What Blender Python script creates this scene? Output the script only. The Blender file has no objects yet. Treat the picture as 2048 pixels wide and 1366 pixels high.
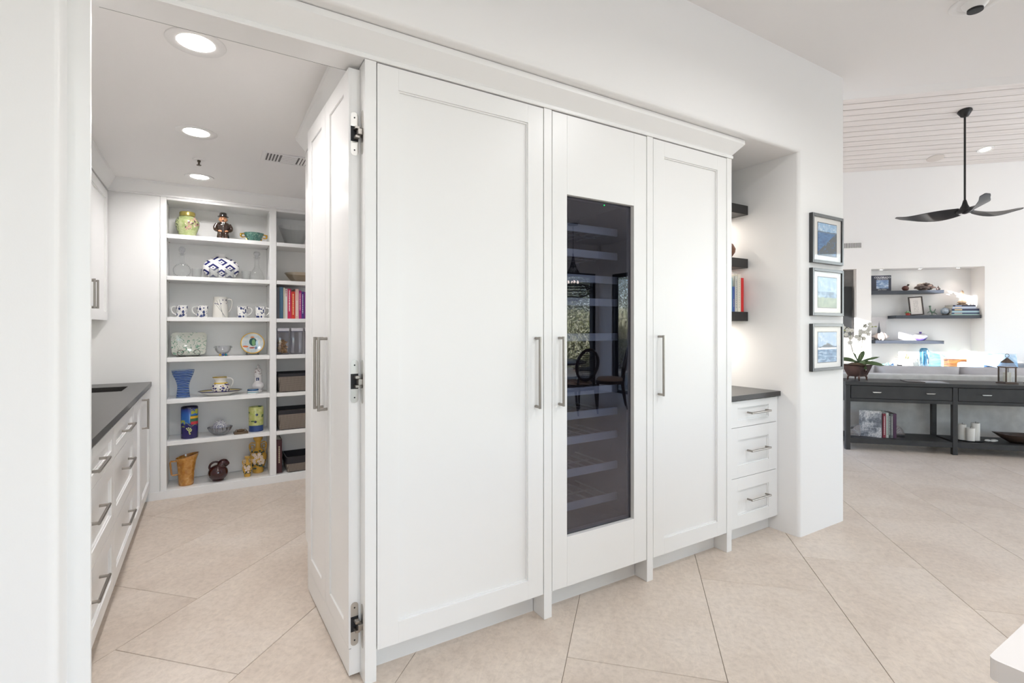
import bpy, bmesh, math, random
from mathutils import Vector, Matrix

random.seed(7)
SC = bpy.context.scene
COL = SC.collection
PI = math.pi
R = math.radians
Q = math.sqrt(0.5)

# ------------------------------------------------------------------ camera
cam = bpy.data.cameras.new('camera')
cam.sensor_width = 36.0
cam.lens = 1003.8 / 2048 * 36
cam.shift_y = -29.5 / 2048
cam.clip_start = 0.05
cam.clip_end = 200
camo = bpy.data.objects.new('camera', cam)
COL.objects.link(camo)
camo.location = (0, 0, 1.342)
camo.rotation_euler = (R(90), 0, -R(90 - 58.843))
SC.camera = camo

# ------------------------------------------------------------------ world, sun, exposure
SC.view_settings.view_transform = 'Standard'
SC.view_settings.look = 'None'
SC.view_settings.gamma = 1.0
SC.view_settings.use_curve_mapping = False
SC.view_settings.exposure = 0.44
try:
    SC.cycles.use_denoising = True
    SC.cycles.use_adaptive_sampling = True
    SC.cycles.adaptive_threshold = 0.045
    SC.cycles.max_bounces = 9
    SC.cycles.diffuse_bounces = 5
    SC.cycles.glossy_bounces = 4
    SC.cycles.transparent_max_bounces = 16
    SC.cycles.sample_clamp_indirect = 8
    SC.cycles.caustics_reflective = False
    SC.cycles.caustics_refractive = False
except Exception:
    pass
W = bpy.data.worlds.new('sky')
SC.world = W
W.use_nodes = True
wn = W.node_tree
bg = wn.nodes['Background']
sky = wn.nodes.new('ShaderNodeTexSky')
sky.sky_type = 'NISHITA'
sky.sun_disc = False
sky.sun_elevation = R(38)
sky.sun_rotation = R(283)
sky.altitude = 400
wn.links.new(sky.outputs[0], bg.inputs[0])
bg.inputs[1].default_value = 0.55

def light(name, kind, loc, energy, color=(1, 1, 1), aim=None, **kw):
    l = bpy.data.lights.new(name, kind)
    l.energy = energy
    l.color = color
    for k, v in kw.items():
        setattr(l, k, v)
    o = bpy.data.objects.new(name, l)
    COL.objects.link(o)
    o.location = loc
    if aim is not None:
        d = Vector(aim)
        o.rotation_euler = d.to_track_quat('-Z', 'Y').to_euler()
    return o

SUN_DIR = Vector((0.976, -0.226, -0.268))
light('sun', 'SUN', (-20, 5, 15), 22.0, (1.0, 0.975, 0.96), SUN_DIR, angle=R(0.6))

def uv(u, v, z=0.0):
    return Vector((Q * (u + v), Q * (v - u), z))

# area lamps standing in for daylight at unseen kitchen and living room openings
DAY = (0.925, 0.965, 1.0)
light('daylight_lamp_kitchen', 'AREA', (0.6, -4.30, 1.50), 33, DAY, (0.05, 1, 0.12), shape='RECTANGLE', size=4.1, size_y=2.6)
light('daylight_lamp_living', 'AREA', uv(8.88, 6.4, 1.6), 118, DAY, uv(-1, 0.1, 0.0), shape='RECTANGLE', size=4.6, size_y=2.4)

# ------------------------------------------------------------------ materials
MATS = {}

def principled(name):
    m = bpy.data.materials.new(name)
    m.use_nodes = True
    nt = m.node_tree
    return m, nt, nt.nodes['Principled BSDF']

def N(nt, t, **kw):
    n = nt.nodes.new(t)
    for k, v in kw.items():
        setattr(n, k, v)
    return n

def L(nt, a, b):
    nt.links.new(a, b)

def texco(nt, kind='Object', scale=None, rand=False):
    tc = N(nt, 'ShaderNodeTexCoord')
    out = tc.outputs[kind]
    if rand:
        oi = N(nt, 'ShaderNodeObjectInfo')
        mul = N(nt, 'ShaderNodeMath', operation='MULTIPLY')
        mul.inputs[1].default_value = 37.0
        L(nt, oi.outputs['Random'], mul.inputs[0])
        ad = N(nt, 'ShaderNodeVectorMath', operation='ADD')
        L(nt, out, ad.inputs[0])
        L(nt, mul.outputs[0], ad.inputs[1])
        out = ad.outputs[0]
    if scale is not None:
        mp = N(nt, 'ShaderNodeMapping')
        mp.inputs['Scale'].default_value = scale
        L(nt, out, mp.inputs['Vector'])
        out = mp.outputs[0]
    return out

def ramp(nt, fac, stops, interp='LINEAR'):
    r = N(nt, 'ShaderNodeValToRGB')
    r.color_ramp.interpolation = interp
    e = r.color_ramp.elements
    while len(e) < len(stops):
        e.new(0.5)
    for i, (p, c) in enumerate(stops):
        e[i].position = p
        e[i].color = (c[0], c[1], c[2], 1)
    L(nt, fac, r.inputs[0])
    return r.outputs[0]

def noise(nt, vec, scale, detail=4, rough=0.5, dist=0.0):
    n = N(nt, 'ShaderNodeTexNoise')
    n.inputs['Scale'].default_value = scale
    n.inputs['Detail'].default_value = detail
    n.inputs['Roughness'].default_value = rough
    n.inputs['Distortion'].default_value = dist
    L(nt, vec, n.inputs['Vector'])
    return n.outputs['Fac']

def bump(nt, b, height, strength=0.2, dist=0.002):
    n = N(nt, 'ShaderNodeBump')
    n.inputs['Strength'].default_value = strength
    n.inputs['Distance'].default_value = dist
    L(nt, height, n.inputs['Height'])
    L(nt, n.outputs[0], b.inputs['Normal'])

def flat(name, col, rough=0.5, metal=0.0, coat=0.0, bumpy=None, var=0.0, trans=0.0, emit=None):
    """plain paint / metal with a little grain so nothing is perfectly uniform"""
    if name in MATS:
        return MATS[name]
    m, nt, b = principled(name)
    b.inputs['Roughness'].default_value = rough
    b.inputs['Metallic'].default_value = metal
    b.inputs['Coat Weight'].default_value = coat
    b.inputs['Transmission Weight'].default_value = trans
    b.inputs['Base Color'].default_value = (*col, 1)
    v = texco(nt)
    if var:
        f = noise(nt, v, 9.0, 3)
        c = ramp(nt, f, [(0.3, [max(0, x * (1 - var)) for x in col]), (0.7, [min(1, x * (1 + var)) for x in col])])
        L(nt, c, b.inputs['Base Color'])
    if bumpy:
        f = noise(nt, v, bumpy[0], 3)
        bump(nt, b, f, bumpy[1])
    if emit:
        b.inputs['Emission Color'].default_value = (*emit[0], 1)
        b.inputs['Emission Strength'].default_value = emit[1]
    MATS[name] = m
    return m

def thin_glass(name, tint=(0.965, 0.97, 0.97), base=0.03, edge=0.5):
    m = bpy.data.materials.new(name)
    m.use_nodes = True
    nt = m.node_tree
    nt.nodes.clear()
    o = N(nt, 'ShaderNodeOutputMaterial')
    t = N(nt, 'ShaderNodeBsdfTransparent')
    t.inputs[0].default_value = (*tint, 1)
    g = N(nt, 'ShaderNodeBsdfGlossy')
    g.inputs['Roughness'].default_value = 0.02
    lw = N(nt, 'ShaderNodeLayerWeight')
    lw.inputs[0].default_value = 0.35
    mr = N(nt, 'ShaderNodeMapRange')
    mr.inputs['To Min'].default_value = base
    mr.inputs['To Max'].default_value = edge
    L(nt, lw.outputs['Facing'], mr.inputs['Value'])
    mx = N(nt, 'ShaderNodeMixShader')
    L(nt, mr.outputs[0], mx.inputs[0])
    L(nt, t.outputs[0], mx.inputs[1])
    L(nt, g.outputs[0], mx.inputs[2])
    L(nt, mx.outputs[0], o.inputs[0])
    return m

CAB = flat('cabinet_white', (0.82, 0.815, 0.805), 0.32, bumpy=(60, 0.02))
WALL = flat('wall_paint', (0.84, 0.832, 0.825), 0.85, bumpy=(220, 0.05))
CEIL = flat('ceiling_paint', (0.845, 0.83, 0.82), 0.9, bumpy=(150, 0.05))
BLACKW = flat('black_stained_wood', (0.022, 0.020, 0.020), 0.45, bumpy=(80, 0.05))
CONSOLEW = flat('charcoal_wood', (0.027, 0.026, 0.026), 0.5, bumpy=(70, 0.08), var=0.2)
NAVYSH = flat('slate_shelf', (0.036, 0.043, 0.058), 0.45)
NICKEL = flat('brushed_nickel', (0.34, 0.315, 0.285), 0.32, 1.0)
STEEL = flat('satin_steel', (0.55, 0.53, 0.5), 0.35, 1.0)
DARK = flat('dark_void', (0.01, 0.01, 0.012), 0.6)
BLACKM = flat('black_metal', (0.015, 0.015, 0.016), 0.4, 0.3)
IRON = flat('bronze_iron', (0.06, 0.045, 0.035), 0.5, 0.6)
GLASS = thin_glass('clear_glass')
PICGLASS = thin_glass('picture_glass', (0.99, 0.99, 0.99), 0.006, 0.05)
CRYSTAL = thin_glass('cut_crystal', (0.90, 0.91, 0.93), 0.10, 0.75)
PAPER = flat('paper_edges', (0.78, 0.74, 0.66), 0.8)
PORC = flat('white_porcelain', (0.80, 0.79, 0.77), 0.12, coat=0.3)
FABRIC = flat('light_grey_linen', (0.50, 0.48, 0.49), 0.95, bumpy=(500, 0.4), var=0.06)
FABRICB = flat('grey_tweed', (0.58, 0.57, 0.55), 0.95, bumpy=(300, 0.6), var=0.12)
GROUT = flat('grout', (0.30, 0.26, 0.22), 0.9)

def stone_tile():
    m, nt, b = principled('beige_stone_tile')
    v = texco(nt, rand=True)
    n1 = noise(nt, v, 1.6, 7, 0.6, 0.8)
    n2 = noise(nt, v, 38, 6, 0.7)
    mp = N(nt, 'ShaderNodeMapping')
    mp.inputs['Scale'].default_value = (3.0, 1.0, 1)
    mp.inputs['Rotation'].default_value = (0, 0, 0.5)
    L(nt, v, mp.inputs[0])
    n3 = noise(nt, mp.outputs[0], 3.0, 6, 0.6, 1.4)
    c1 = ramp(nt, n1, [(0.28, (0.600, 0.505, 0.425)), (0.5, (0.675, 0.585, 0.502)), (0.75, (0.725, 0.645, 0.572))])
    c2 = ramp(nt, n2, [(0.3, (0.85, 0.84, 0.83)), (0.55, (1, 1, 1)), (0.8, (1.04, 1.04, 1.03))])
    c3 = ramp(nt, n3, [(0.47, (1, 1, 1)), (0.495, (1.06, 1.06, 1.05)), (0.52, (1, 1, 1))])
    mx = N(nt, 'ShaderNodeMix', data_type='RGBA', blend_type='MULTIPLY')
    mx.inputs[0].default_value = 1
    L(nt, c1, mx.inputs[6]); L(nt, c2, mx.inputs[7])
    mx2 = N(nt, 'ShaderNodeMix', data_type='RGBA', blend_type='MULTIPLY')
    mx2.inputs[0].default_value = 1
    L(nt, mx.outputs[2], mx2.inputs[6]); L(nt, c3, mx2.inputs[7])
    L(nt, mx2.outputs[2], b.inputs['Base Color'])
    b.inputs['Roughness'].default_value = 0.42
    bump(nt, b, n2, 0.08, 0.001)
    return m
TILE = stone_tile()

def quartz(name, col):
    m, nt, b = principled(name)
    v = texco(nt)
    n = noise(nt, v, 260, 2)
    c = ramp(nt, n, [(0.35, [x * 0.7 for x in col]), (0.65, [x * 1.4 for x in col])])
    L(nt, c, b.inputs['Base Color'])
    b.inputs['Roughness'].default_value = 0.28
    return m
QUARTZ = quartz('black_quartz', (0.035, 0.032, 0.030))
WQUARTZ = flat('white_quartz', (0.68, 0.65, 0.63), 0.25)

def plankmat():
    m, nt, b = principled('whitewashed_plank')
    v = texco(nt, rand=True)
    mp = N(nt, 'ShaderNodeMapping'); mp.inputs['Scale'].default_value = (0.5, 10, 1)
    L(nt, v, mp.inputs[0])
    n = noise(nt, mp.outputs[0], 2.5, 6, 0.65, 0.6)
    c = ramp(nt, n, [(0.25, (0.60, 0.56, 0.53)), (0.5, (0.70, 0.66, 0.635)), (0.75, (0.74, 0.71, 0.69))])
    L(nt, c, b.inputs['Base Color'])
    b.inputs['Roughness'].default_value = 0.7
    return m
PLANK = plankmat()

def patterned(name, fn, rough=0.15, coat=0.3, scale=None, kind='Object'):
    m, nt, b = principled(name)
    v = texco(nt, kind, scale)
    L(nt, fn(nt, v), b.inputs['Base Color'])
    b.inputs['Roughness'].default_value = rough
    b.inputs['Coat Weight'].default_value = coat
    return m

def vor(nt, v, scale, rnd=1.0, out='Distance'):
    n = N(nt, 'ShaderNodeTexVoronoi')
    n.inputs['Scale'].default_value = scale
    n.inputs['Randomness'].default_value = rnd
    L(nt, v, n.inputs['Vector'])
    return n.outputs[out]

def mixc(nt, fac, a, c):
    mx = N(nt, 'ShaderNodeMix', data_type='RGBA')
    L(nt, fac, mx.inputs[0])
    for i, s in ((6, a), (7, c)):
        if isinstance(s, tuple):
            mx.inputs[i].default_value = (*s, 1)
        else:
            L(nt, s, mx.inputs[i])
    return mx.outputs[2]

def sep(nt, v):
    s = N(nt, 'ShaderNodeSeparateXYZ')
    L(nt, v, s.inputs[0])
    return s.outputs

def mth(nt, op, a, b=None, c=None):
    n = N(nt, 'ShaderNodeMath', operation=op)
    for i, s in enumerate((a, b, c)):
        if s is None:
            continue
        if isinstance(s, (int, float)):
            n.inputs[i].default_value = s
        else:
            L(nt, s, n.inputs[i])
    return n.outputs[0]

# ------------------------------------------------------------------ mesh builder
class MB:
    def __init__(s):
        s.v = []; s.f = []; s.mi = []; s.k = 0
    def add(s, vs, fs):
        o = len(s.v)
        s.v += [tuple(x) for x in vs]
        s.f += [tuple(i + o for i in f) for f in fs]
        s.mi += [s.k] * len(fs)
        return s
    def box(s, x0, x1, y0, y1, z0, z1, b=0.0):
        if b <= 0:
            vs = [(x0, y0, z0), (x1, y0, z0), (x1, y1, z0), (x0, y1, z0), (x0, y0, z1), (x1, y0, z1), (x1, y1, z1), (x0, y1, z1)]
            return s.add(vs, [(0, 3, 2, 1), (4, 5, 6, 7), (0, 1, 5, 4), (1, 2, 6, 5), (2, 3, 7, 6), (3, 0, 4, 7)])
        bm = bmesh.new()
        bmesh.ops.create_cube(bm, size=1)
        for v in bm.verts:
            v.co = Vector(((x0 + x1) / 2 + v.co.x * (x1 - x0), (y0 + y1) / 2 + v.co.y * (y1 - y0), (z0 + z1) / 2 + v.co.z * (z1 - z0)))
        b = min(b, 0.45 * min(x1 - x0, y1 - y0, z1 - z0))
        bmesh.ops.bevel(bm, geom=list(bm.edges), offset=b, segments=2, profile=0.5, affect='EDGES')
        return s.bm(bm)
    def bm(s, bm, mtx=None):
        bm.verts.index_update()
        vs = [(mtx @ v.co if mtx else v.co.copy()) for v in bm.verts]
        fs = [[v.index for v in f.verts] for f in bm.faces]
        bm.free()
        return s.add(vs, fs)
    def lathe(s, prof, n=24, c=(0, 0, 0), sx=1.0, sy=1.0, mod=None, cap=True):
        """prof: list of (r, z). mod(angle, z, r) -> radius factor"""
        vs = []; fs = []
        for r, z in prof:
            for i in range(n):
                a = 2 * PI * i / n
                k = mod(a, z, r) if mod else 1.0
                vs.append((c[0] + r * k * math.cos(a) * sx, c[1] + r * k * math.sin(a) * sy, c[2] + z))
        m = len(prof)
        for j in range(m - 1):
            for i in range(n):
                i2 = (i + 1) % n
                fs.append((j * n + i, j * n + i2, (j + 1) * n + i2, (j + 1) * n + i))
        if cap:
            if prof[0][0] > 1e-5:
                fs.append(tuple(range(n - 1, -1, -1)))
            if prof[-1][0] > 1e-5:
                fs.append(tuple((m - 1) * n + i for i in range(n)))
        return s.add(vs, fs)
    def tube(s, pts, r, n=8, closed=False, sm=True):
        pts = [Vector(p) for p in pts]
        rs = list(r) if isinstance(r, (list, tuple)) else [r] * len(pts)
        if sm and not closed and 3 <= len(pts) <= 8:
            np_, nr = [], []
            q_ = len(pts)
            for i in range(q_ - 1):
                p0, p1, p2, p3 = pts[max(i - 1, 0)], pts[i], pts[i + 1], pts[min(i + 2, q_ - 1)]
                for j in range(4):
                    t = j / 4
                    np_.append(0.5 * (2 * p1 + (p2 - p0) * t + (2 * p0 - 5 * p1 + 4 * p2 - p3) * t * t + (3 * p1 - p0 - 3 * p2 + p3) * t ** 3))
                    nr.append(rs[i] + (rs[i + 1] - rs[i]) * t)
            pts, rs = np_ + [pts[-1]], nr + [rs[-1]]
        vs = []; fs = []
        up = None
        m = len(pts)
        for i, p in enumerate(pts):
            if closed:
                t = pts[(i + 1) % m] - pts[i - 1]
            else:
                t = pts[min(i + 1, m - 1)] - pts[max(i - 1, 0)]
            t.normalize()
            if up is None:
                up = Vector((0, 0, 1)) if abs(t.z) < 0.9 else Vector((1, 0, 0))
            a = t.cross(up)
            if a.length < 1e-4:
                a = t.cross(Vector((0.3, 1, 0.2)))
            a.normalize()
            b = a.cross(t).normalized()
            up = b
            for k in range(n):
                an = 2 * PI * k / n
                vs.append(p + (a * math.cos(an) + b * math.sin(an)) * rs[i])
        for i in range(m if closed else m - 1):
            j = (i + 1) % m
            for k in range(n):
                k2 = (k + 1) % n
                fs.append((i * n + k, i * n + k2, j * n + k2, j * n + k))
        if not closed:
            fs.append(tuple(range(n - 1, -1, -1)))
            fs.append(tuple((m - 1) * n + k for k in range(n)))
        return s.add(vs, fs)
    def prism(s, poly, axis, a, b):
        """poly of 2-D points extruded along axis ('x','y','z') from a to b"""
        def P(p, t):
            if axis == 'x': return (t, p[0], p[1])
            if axis == 'y': return (p[0], t, p[1])
            return (p[0], p[1], t)
        n = len(poly)
        vs = [P(p, a) for p in poly] + [P(p, b) for p in poly]
        fs = [tuple(range(n))[::-1], tuple(range(n, 2 * n))]
        for i in range(n):
            j = (i + 1) % n
            fs.append((i, j, n + j, n + i))
        return s.add(vs, fs)
    def ball(s, c, r, sx=1, sy=1, sz=1, n=12, m=8, jit=0.0, rnd=None):
        vs = [(c[0], c[1], c[2] - r * sz)]
        fs = []
        for j in range(1, m):
            th = -PI / 2 + PI * j / m
            for i in range(n):
                a = 2 * PI * i / n
                k = 1 + (rnd.uniform(-jit, jit) if rnd else 0)
                vs.append((c[0] + r * k * sx * math.cos(th) * math.cos(a), c[1] + r * k * sy * math.cos(th) * math.sin(a), c[2] + r * k * sz * math.sin(th)))
        vs.append((c[0], c[1], c[2] + r * sz))
        for i in range(n):
            i2 = (i + 1) % n
            fs.append((0, 1 + i2, 1 + i))
            for j in range(m - 2):
                p = 1 + j * n
                fs.append((p + i, p + i2, p + n + i2, p + n + i))
            fs.append((1 + (m - 2) * n + i, 1 + (m - 2) * n + i2, len(vs) - 1))
        return s.add(vs, fs)
    def obj(s, name, mats, parent=None, loc=(0, 0, 0), rz=0.0, smooth=None):
        me = bpy.data.meshes.new(name)
        me.from_pydata(s.v, [], s.f)
        if not isinstance(mats, (list, tuple)):
            mats = [mats]
        for m in mats:
            me.materials.append(m)
        if len(mats) > 1:
            me.polygons.foreach_set('material_index', s.mi)
        bm = bmesh.new()
        bm.from_mesh(me)
        bmesh.ops.recalc_face_normals(bm, faces=bm.faces)
        bm.to_mesh(me)
        bm.free()
        if smooth:
            me.polygons.foreach_set('use_smooth', [True] * len(me.polygons))
            me.set_sharp_from_angle(angle=R(smooth))
        me.update()
        o = bpy.data.objects.new(name, me)
        COL.objects.link(o)
        o.location = loc
        o.rotation_euler = (0, 0, rz)
        if parent is not None:
            o.parent = parent
        return o

def tag(o, label=None, cat=None, group=None, kind=None):
    if label: o['label'] = label
    if cat: o['category'] = cat
    if group: o['group'] = group
    if kind: o['kind'] = kind
    return o

def thing(name, label, cat, loc=(0, 0, 0), rz=0.0, group=None, kind=None):
    o = bpy.data.objects.new(name, None)
    o.empty_display_size = 0.1
    COL.objects.link(o)
    o.location = loc
    o.rotation_euler = (0, 0, rz)
    return tag(o, label, cat, group, kind)

def struct(name, mb, mat, label, cat, **kw):
    o = mb.obj(name, mat, **kw)
    return tag(o, label, cat, kind='structure')

def BOX(*a, **k):
    return MB().box(*a, **k)

RZL = -PI / 4      # living room frame: local x = U, local y = V

# ================================================================== STRUCTURE
# ---- floor with individual 24 x 48 inch tiles laid on the diagonal
fl = MB()
fl.prism([(-3.2, -4.5), (7.25, -4.5), (7.25, -2.4), (8.75, -3.9), (13.0, 0.2), (5.0, 8.2), (2.6, 5.2), (-3.2, 5.2)], 'z', -0.06, -0.004)
floor = struct('floor', fl, GROUT, 'beige stone tile floor laid on the diagonal through kitchen, pantry and living room', 'floor')
tl = MB()
TL_, TW_ = 1.219, 0.6096
g_ = 0.0013
c_ = 0.0012
x0, x1, y0, y1 = g_, TW_ - g_, g_, TL_ - g_
vs = [(x0, y0, -0.012), (x1, y0, -0.012), (x1, y1, -0.012), (x0, y1, -0.012),
      (x0, y0, -c_), (x1, y0, -c_), (x1, y1, -c_), (x0, y1, -c_),
      (x0 + c_, y0 + c_, 0), (x1 - c_, y0 + c_, 0), (x1 - c_, y1 - c_, 0), (x0 + c_, y1 - c_, 0)]
fs = [(8, 9, 10, 11)]
for a in range(4):
    b = (a + 1) % 4
    fs += [(a, b, 4 + b, 4 + a), (4 + a, 4 + b, 8 + b, 8 + a)]
tl.add(vs, fs)
tile0 = None
offs = {0: 2.84, 1: 2.03, 2: 2.84, 3: 2.05, -1: 2.034, -4: 1.63, -5: 2.034, -6: 2.845}
rt = random.Random(3)
def in_room(x, y):
    if -3.3 < x < 7.2 and -4.5 < y < 2.3: return True
    if -1.0 < x < 1.7 and 2.2 < y < 5.1: return True
    u, v = Q * (x - y), Q * (x + y)
    return 0.8 < u < 6.6 and 3.6 < v < 8.2 and x > 2.6
for k in range(-9, 17):
    v0 = offs.get(k, 2.03 + 0.406 * rt.choice((0, 1, 2)))
    for j in range(-8, 8):
        u = 0.338 + TW_ * k
        v = v0 + TL_ * j
        ok = False
        for du in (0, .5, 1):
            for dv in (0, .5, 1):
                p = uv(u + TW_ * du, v + TL_ * dv)
                if in_room(p.x, p.y): ok = True
        if not ok: continue
        if tile0 is None:
            tile0 = tl.obj('tile', TILE, floor)
            t = tile0
        else:
            t = tile0.copy(); COL.objects.link(t); t.parent = floor
        t.location = uv(u, v)
        t.rotation_euler = (0, 0, RZL)

# ---- main wall (bull-nosed opening for pantry, tall cabinets and desk niche)
YW = 1.785
ZC = 3.062
bm = bmesh.new()
poly = [(-3.2, 0), (-0.347, 0), (-0.347, 2.454), (3.215, 2.454), (3.215, 0), (3.753, 0), (3.753, ZC), (-3.2, ZC)]
fvs = [bm.verts.new((p[0], YW, p[1])) for p in poly]
face = bm.faces.new(fvs)
ret = bmesh.ops.extrude_face_region(bm, geom=[face])
for g in ret['geom']:
    if isinstance(g, bmesh.types.BMVert):
        g.co.y = 2.02
bm.edges.ensure_lookup_table()
sel = []
for e in bm.edges:
    a, b = e.verts[0].co, e.verts[1].co
    if abs(a.y - YW) < 1e-5 and abs(b.y - YW) < 1e-5:
        for s1, s2 in (((-0.347, 0), (-0.347, 2.454)), ((-0.347, 2.454), (3.215, 2.454)), ((3.215, 0), (3.215, 2.454))):
            P1 = {(round(a.x, 3), round(a.z, 3)), (round(b.x, 3), round(b.z, 3))}
            if P1 == {s1, s2}: sel.append(e)
bmesh.ops.bevel(bm, geom=sel, offset=0.024, segments=5, profile=0.5, affect='EDGES')
w = MB(); w.bm(bm)
struct('wall_front', w, WALL, 'white plaster wall with rounded corners framing the pantry opening and tall cabinets', 'wall', smooth=40)
struct('wall_niche_side', BOX(3.215, 3.753, 2.02, 3.2, 0, ZC), WALL, 'white pier wall on the right of the desk niche', 'wall')
struct('wall_niche_back', BOX(2.685, 3.215, 2.46, 2.6, 0, 2.6), WALL, 'white back wall of the desk niche behind the floating shelves', 'wall')
struct('trim_niche_top', BOX(2.685, 3.215, 2.02, 2.46, 2.454, 2.6), WALL, 'flat white soffit above the desk niche', 'trim')
# kitchen ceiling, ends on the diagonal where the living room begins
cl = MB().prism([(-3.2, -4.4), (7.2, -4.4), (7.2, -1.32), (2.13, 3.75), (-3.2, 3.75)][:0] or
                [(-3.2, -4.4), (7.2, -4.4), (7.2, -1.32), (3.753, 2.13), (3.753, 2.02), (-3.2, 2.02)], 'z', ZC, ZC + 0.25)
struct('ceiling', cl, CEIL, 'flat white kitchen ceiling with rounded end towards the living room', 'ceiling')
struct('trim_header', MB().box(1.1, 6.6, 4.16, 4.30, ZC + 0.0, 5.0), WALL, 'white header wall above the kitchen ceiling edge facing the vaulted room', 'trim', rz=RZL)
struct('wall_kitchen_left', MB().box(-3.3, -3.2, -4.4, 2.02, 0, ZC), WALL, 'white kitchen wall to the left of the camera', 'wall')
# dining / kitchen window wall
dw = MB()
dw.box(-3.2, -1.5, -4.5, -4.35, 0, ZC).box(2.7, 4.3, -4.5, -4.35, 0, ZC).box(7.02, 7.25, -4.5, -4.35, 0, ZC)
dw.box(-1.5, 2.7, -4.5, -4.35, 2.86, ZC).box(4.3, 7.02, -4.5, -4.35, 2.46, ZC)
struct('wall_back', dw, WALL, 'white dining wall behind the camera with tall sliding glass doors', 'wall')
dw = MB()
dw.box(7.1, 7.25, -4.35, -3.95, 0, ZC).box(7.1, 7.25, -3.95, -2.35, 2.42, ZC).box(7.1, 7.25, -2.35, -2.2, 0, ZC)
struct('wall_dining_right', dw, WALL, 'white dining side wall with a tall glass door', 'wall')
FRAMEB = flat('dark_bronze_frame', (0.02, 0.02, 0.022), 0.5)
WPANE = thin_glass('window_pane', (0.97, 0.98, 0.98), 0.03, 0.3)
def slider(name, x0, x1, zt, label, loc, rz, n=3):
    o = thing(name, label, 'window', loc, rz, kind='structure')
    fr = MB().box(x0, x1, 0.02, 0.12, zt - 0.07, zt).box(x0, x1, 0.02, 0.12, 0, 0.05)
    for i in range(n + 1):
        x = x0 + (x1 - x0 - 0.07) * i / n
        fr.box(x, x + 0.07, 0.02, 0.12, 0.05, zt - 0.07)
    fr.obj('window_frame', FRAMEB, o)
    for i in range(n):
        w_ = (x1 - x0 - 0.07) / n
        MB().box(x0 + w_ * i + 0.07, x0 + w_ * (i + 1), 0.066, 0.072, 0.05, zt - 0.07).obj('pane', WPANE, o)
    return o
slider('window_1', 0.0, 2.72, 2.46, 'dark framed sliding glass doors in the dining wall behind the camera', (7.02, -4.35, 0), PI, 2)
slider('window_2', 0.0, 1.60, 2.42, 'dark framed glass door in the dining side wall', (7.1, -2.35, 0), -PI / 2, 1)
slider('window_3', 0.0, 4.2, 2.86, 'added unseen dark framed kitchen glass doors behind the island', (2.7, -4.35, 0), PI, 3)  # added opening, made taller so more light reaches the upper wall
# pantry shell
struct('wall_pantry_left', BOX(-1.12, -0.98, 2.02, 5.25, 0, 2.6), WALL, 'white side wall behind the pantry counter', 'wall')
struct('wall_pantry_back', BOX(-0.98, 1.75, 5.08, 5.25, 0, 2.6), WALL, 'white back wall behind the pantry shelves', 'wall')
struct('wall_pantry_right', BOX(1.6, 1.75, 3.17, 5.08, 0, 2.6), WALL, 'white right wall deep inside the pantry', 'wall')
struct('ceiling_pantry', BOX(-1.12, 1.75, 2.025, 5.25, 2.46, 2.6), CEIL, 'lower white pantry ceiling with recessed lights', 'ceiling')
struct('trim_door_header', BOX(-0.349, 0.4995, 1.8985, 2.018, 2.346, 2.452), CAB, 'flat white header board across the top of the pantry opening', 'trim')
struct('trim_shadow_line', BOX(-0.294, 0.499, 2.0182, 2.0195, 2.3457, 2.350), flat('shadow_line_dark', (0.05, 0.05, 0.05), 0.8), 'thin dark strip standing in for the shadow line along the back of the header board', 'trim')  # dark strip added to draw the shadow line behind the header
struct('trim_jamb_left', BOX(-0.349, -0.295, 1.89, 1.909, 0, 2.344, b=0.002), CAB, 'white jamb post at the left side of the pantry opening', 'trim')

# living room shell (U,V frame)
VW = 9.3
lw = MB()
lw.box(0.9, 3.30 - 0.6, VW, VW + 0.4, 0, 3.95)            # left part
lw.box(2.70, 3.50, VW, VW + 0.4, 2.285, 3.95)             # above fireplace recess
lw.box(3.50, 3.71, VW, VW + 0.4, 0, 3.95)
lw.box(3.71, 5.25, VW, VW + 0.4, 2.28, 3.95)
lw.box(3.71, 5.25, VW, VW + 0.4, 0, 0.70)
lw.box(5.25, 9.2, VW, VW + 0.4, 0, 3.95)
lw.box(3.71, 5.25, VW + 0.33, VW + 0.4, 0.70, 2.28)
struct('wall_living_far', lw, WALL, 'white far living room wall with a wide recessed display niche', 'wall', rz=RZL)
SLATE = flat('grey_slate', (0.16, 0.155, 0.15), 0.6, bumpy=(30, 0.2), var=0.2)
struct('wall_fireplace', BOX(2.70, 3.50, VW + 0.12, VW + 0.2, 0, 2.285), SLATE, 'grey stone fireplace surround at the left of the display niche', 'wall', rz=RZL)
lw = MB().box(9.0, 9.15, 3.3, 4.0, 0, 5.4).box(9.0, 9.15, 8.9, VW, 0, 5.4).box(9.0, 9.15, 4.0, 8.9, 2.85, 5.4).box(9.0, 9.15, 4.0, 8.9, 0, 0.25)
struct('wall_living_right', lw, WALL, 'white living room window wall out of frame on the right', 'wall', rz=RZL)
lw = MB().box(6.6, 9.0, 3.30, 3.44, 0, 5.4)
struct('wall_living_near', lw, WALL, 'white living room return wall beside the dining corner', 'wall', rz=RZL)
# side wall with a garden door and an added slot shaped to throw the niche sun patch
lw = MB().box(0.9, 1.0, 4.6, 6.15, 0, 5.4).box(0.9, 1.0, 8.05, VW, 0, 5.4).box(0.9, 1.0, 6.15, 8.05, 2.30, 3.02).box(0.9, 1.0, 6.15, 6.78, 3.02, 3.19).box(0.9, 1.0, 7.20, 8.05, 3.02, 3.19).box(0.9, 1.0, 6.15, 8.05, 3.19, 5.4)
struct('wall_living_left', lw, WALL, 'white living room side wall with a garden door behind the picture wall', 'wall', rz=RZL)
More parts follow.
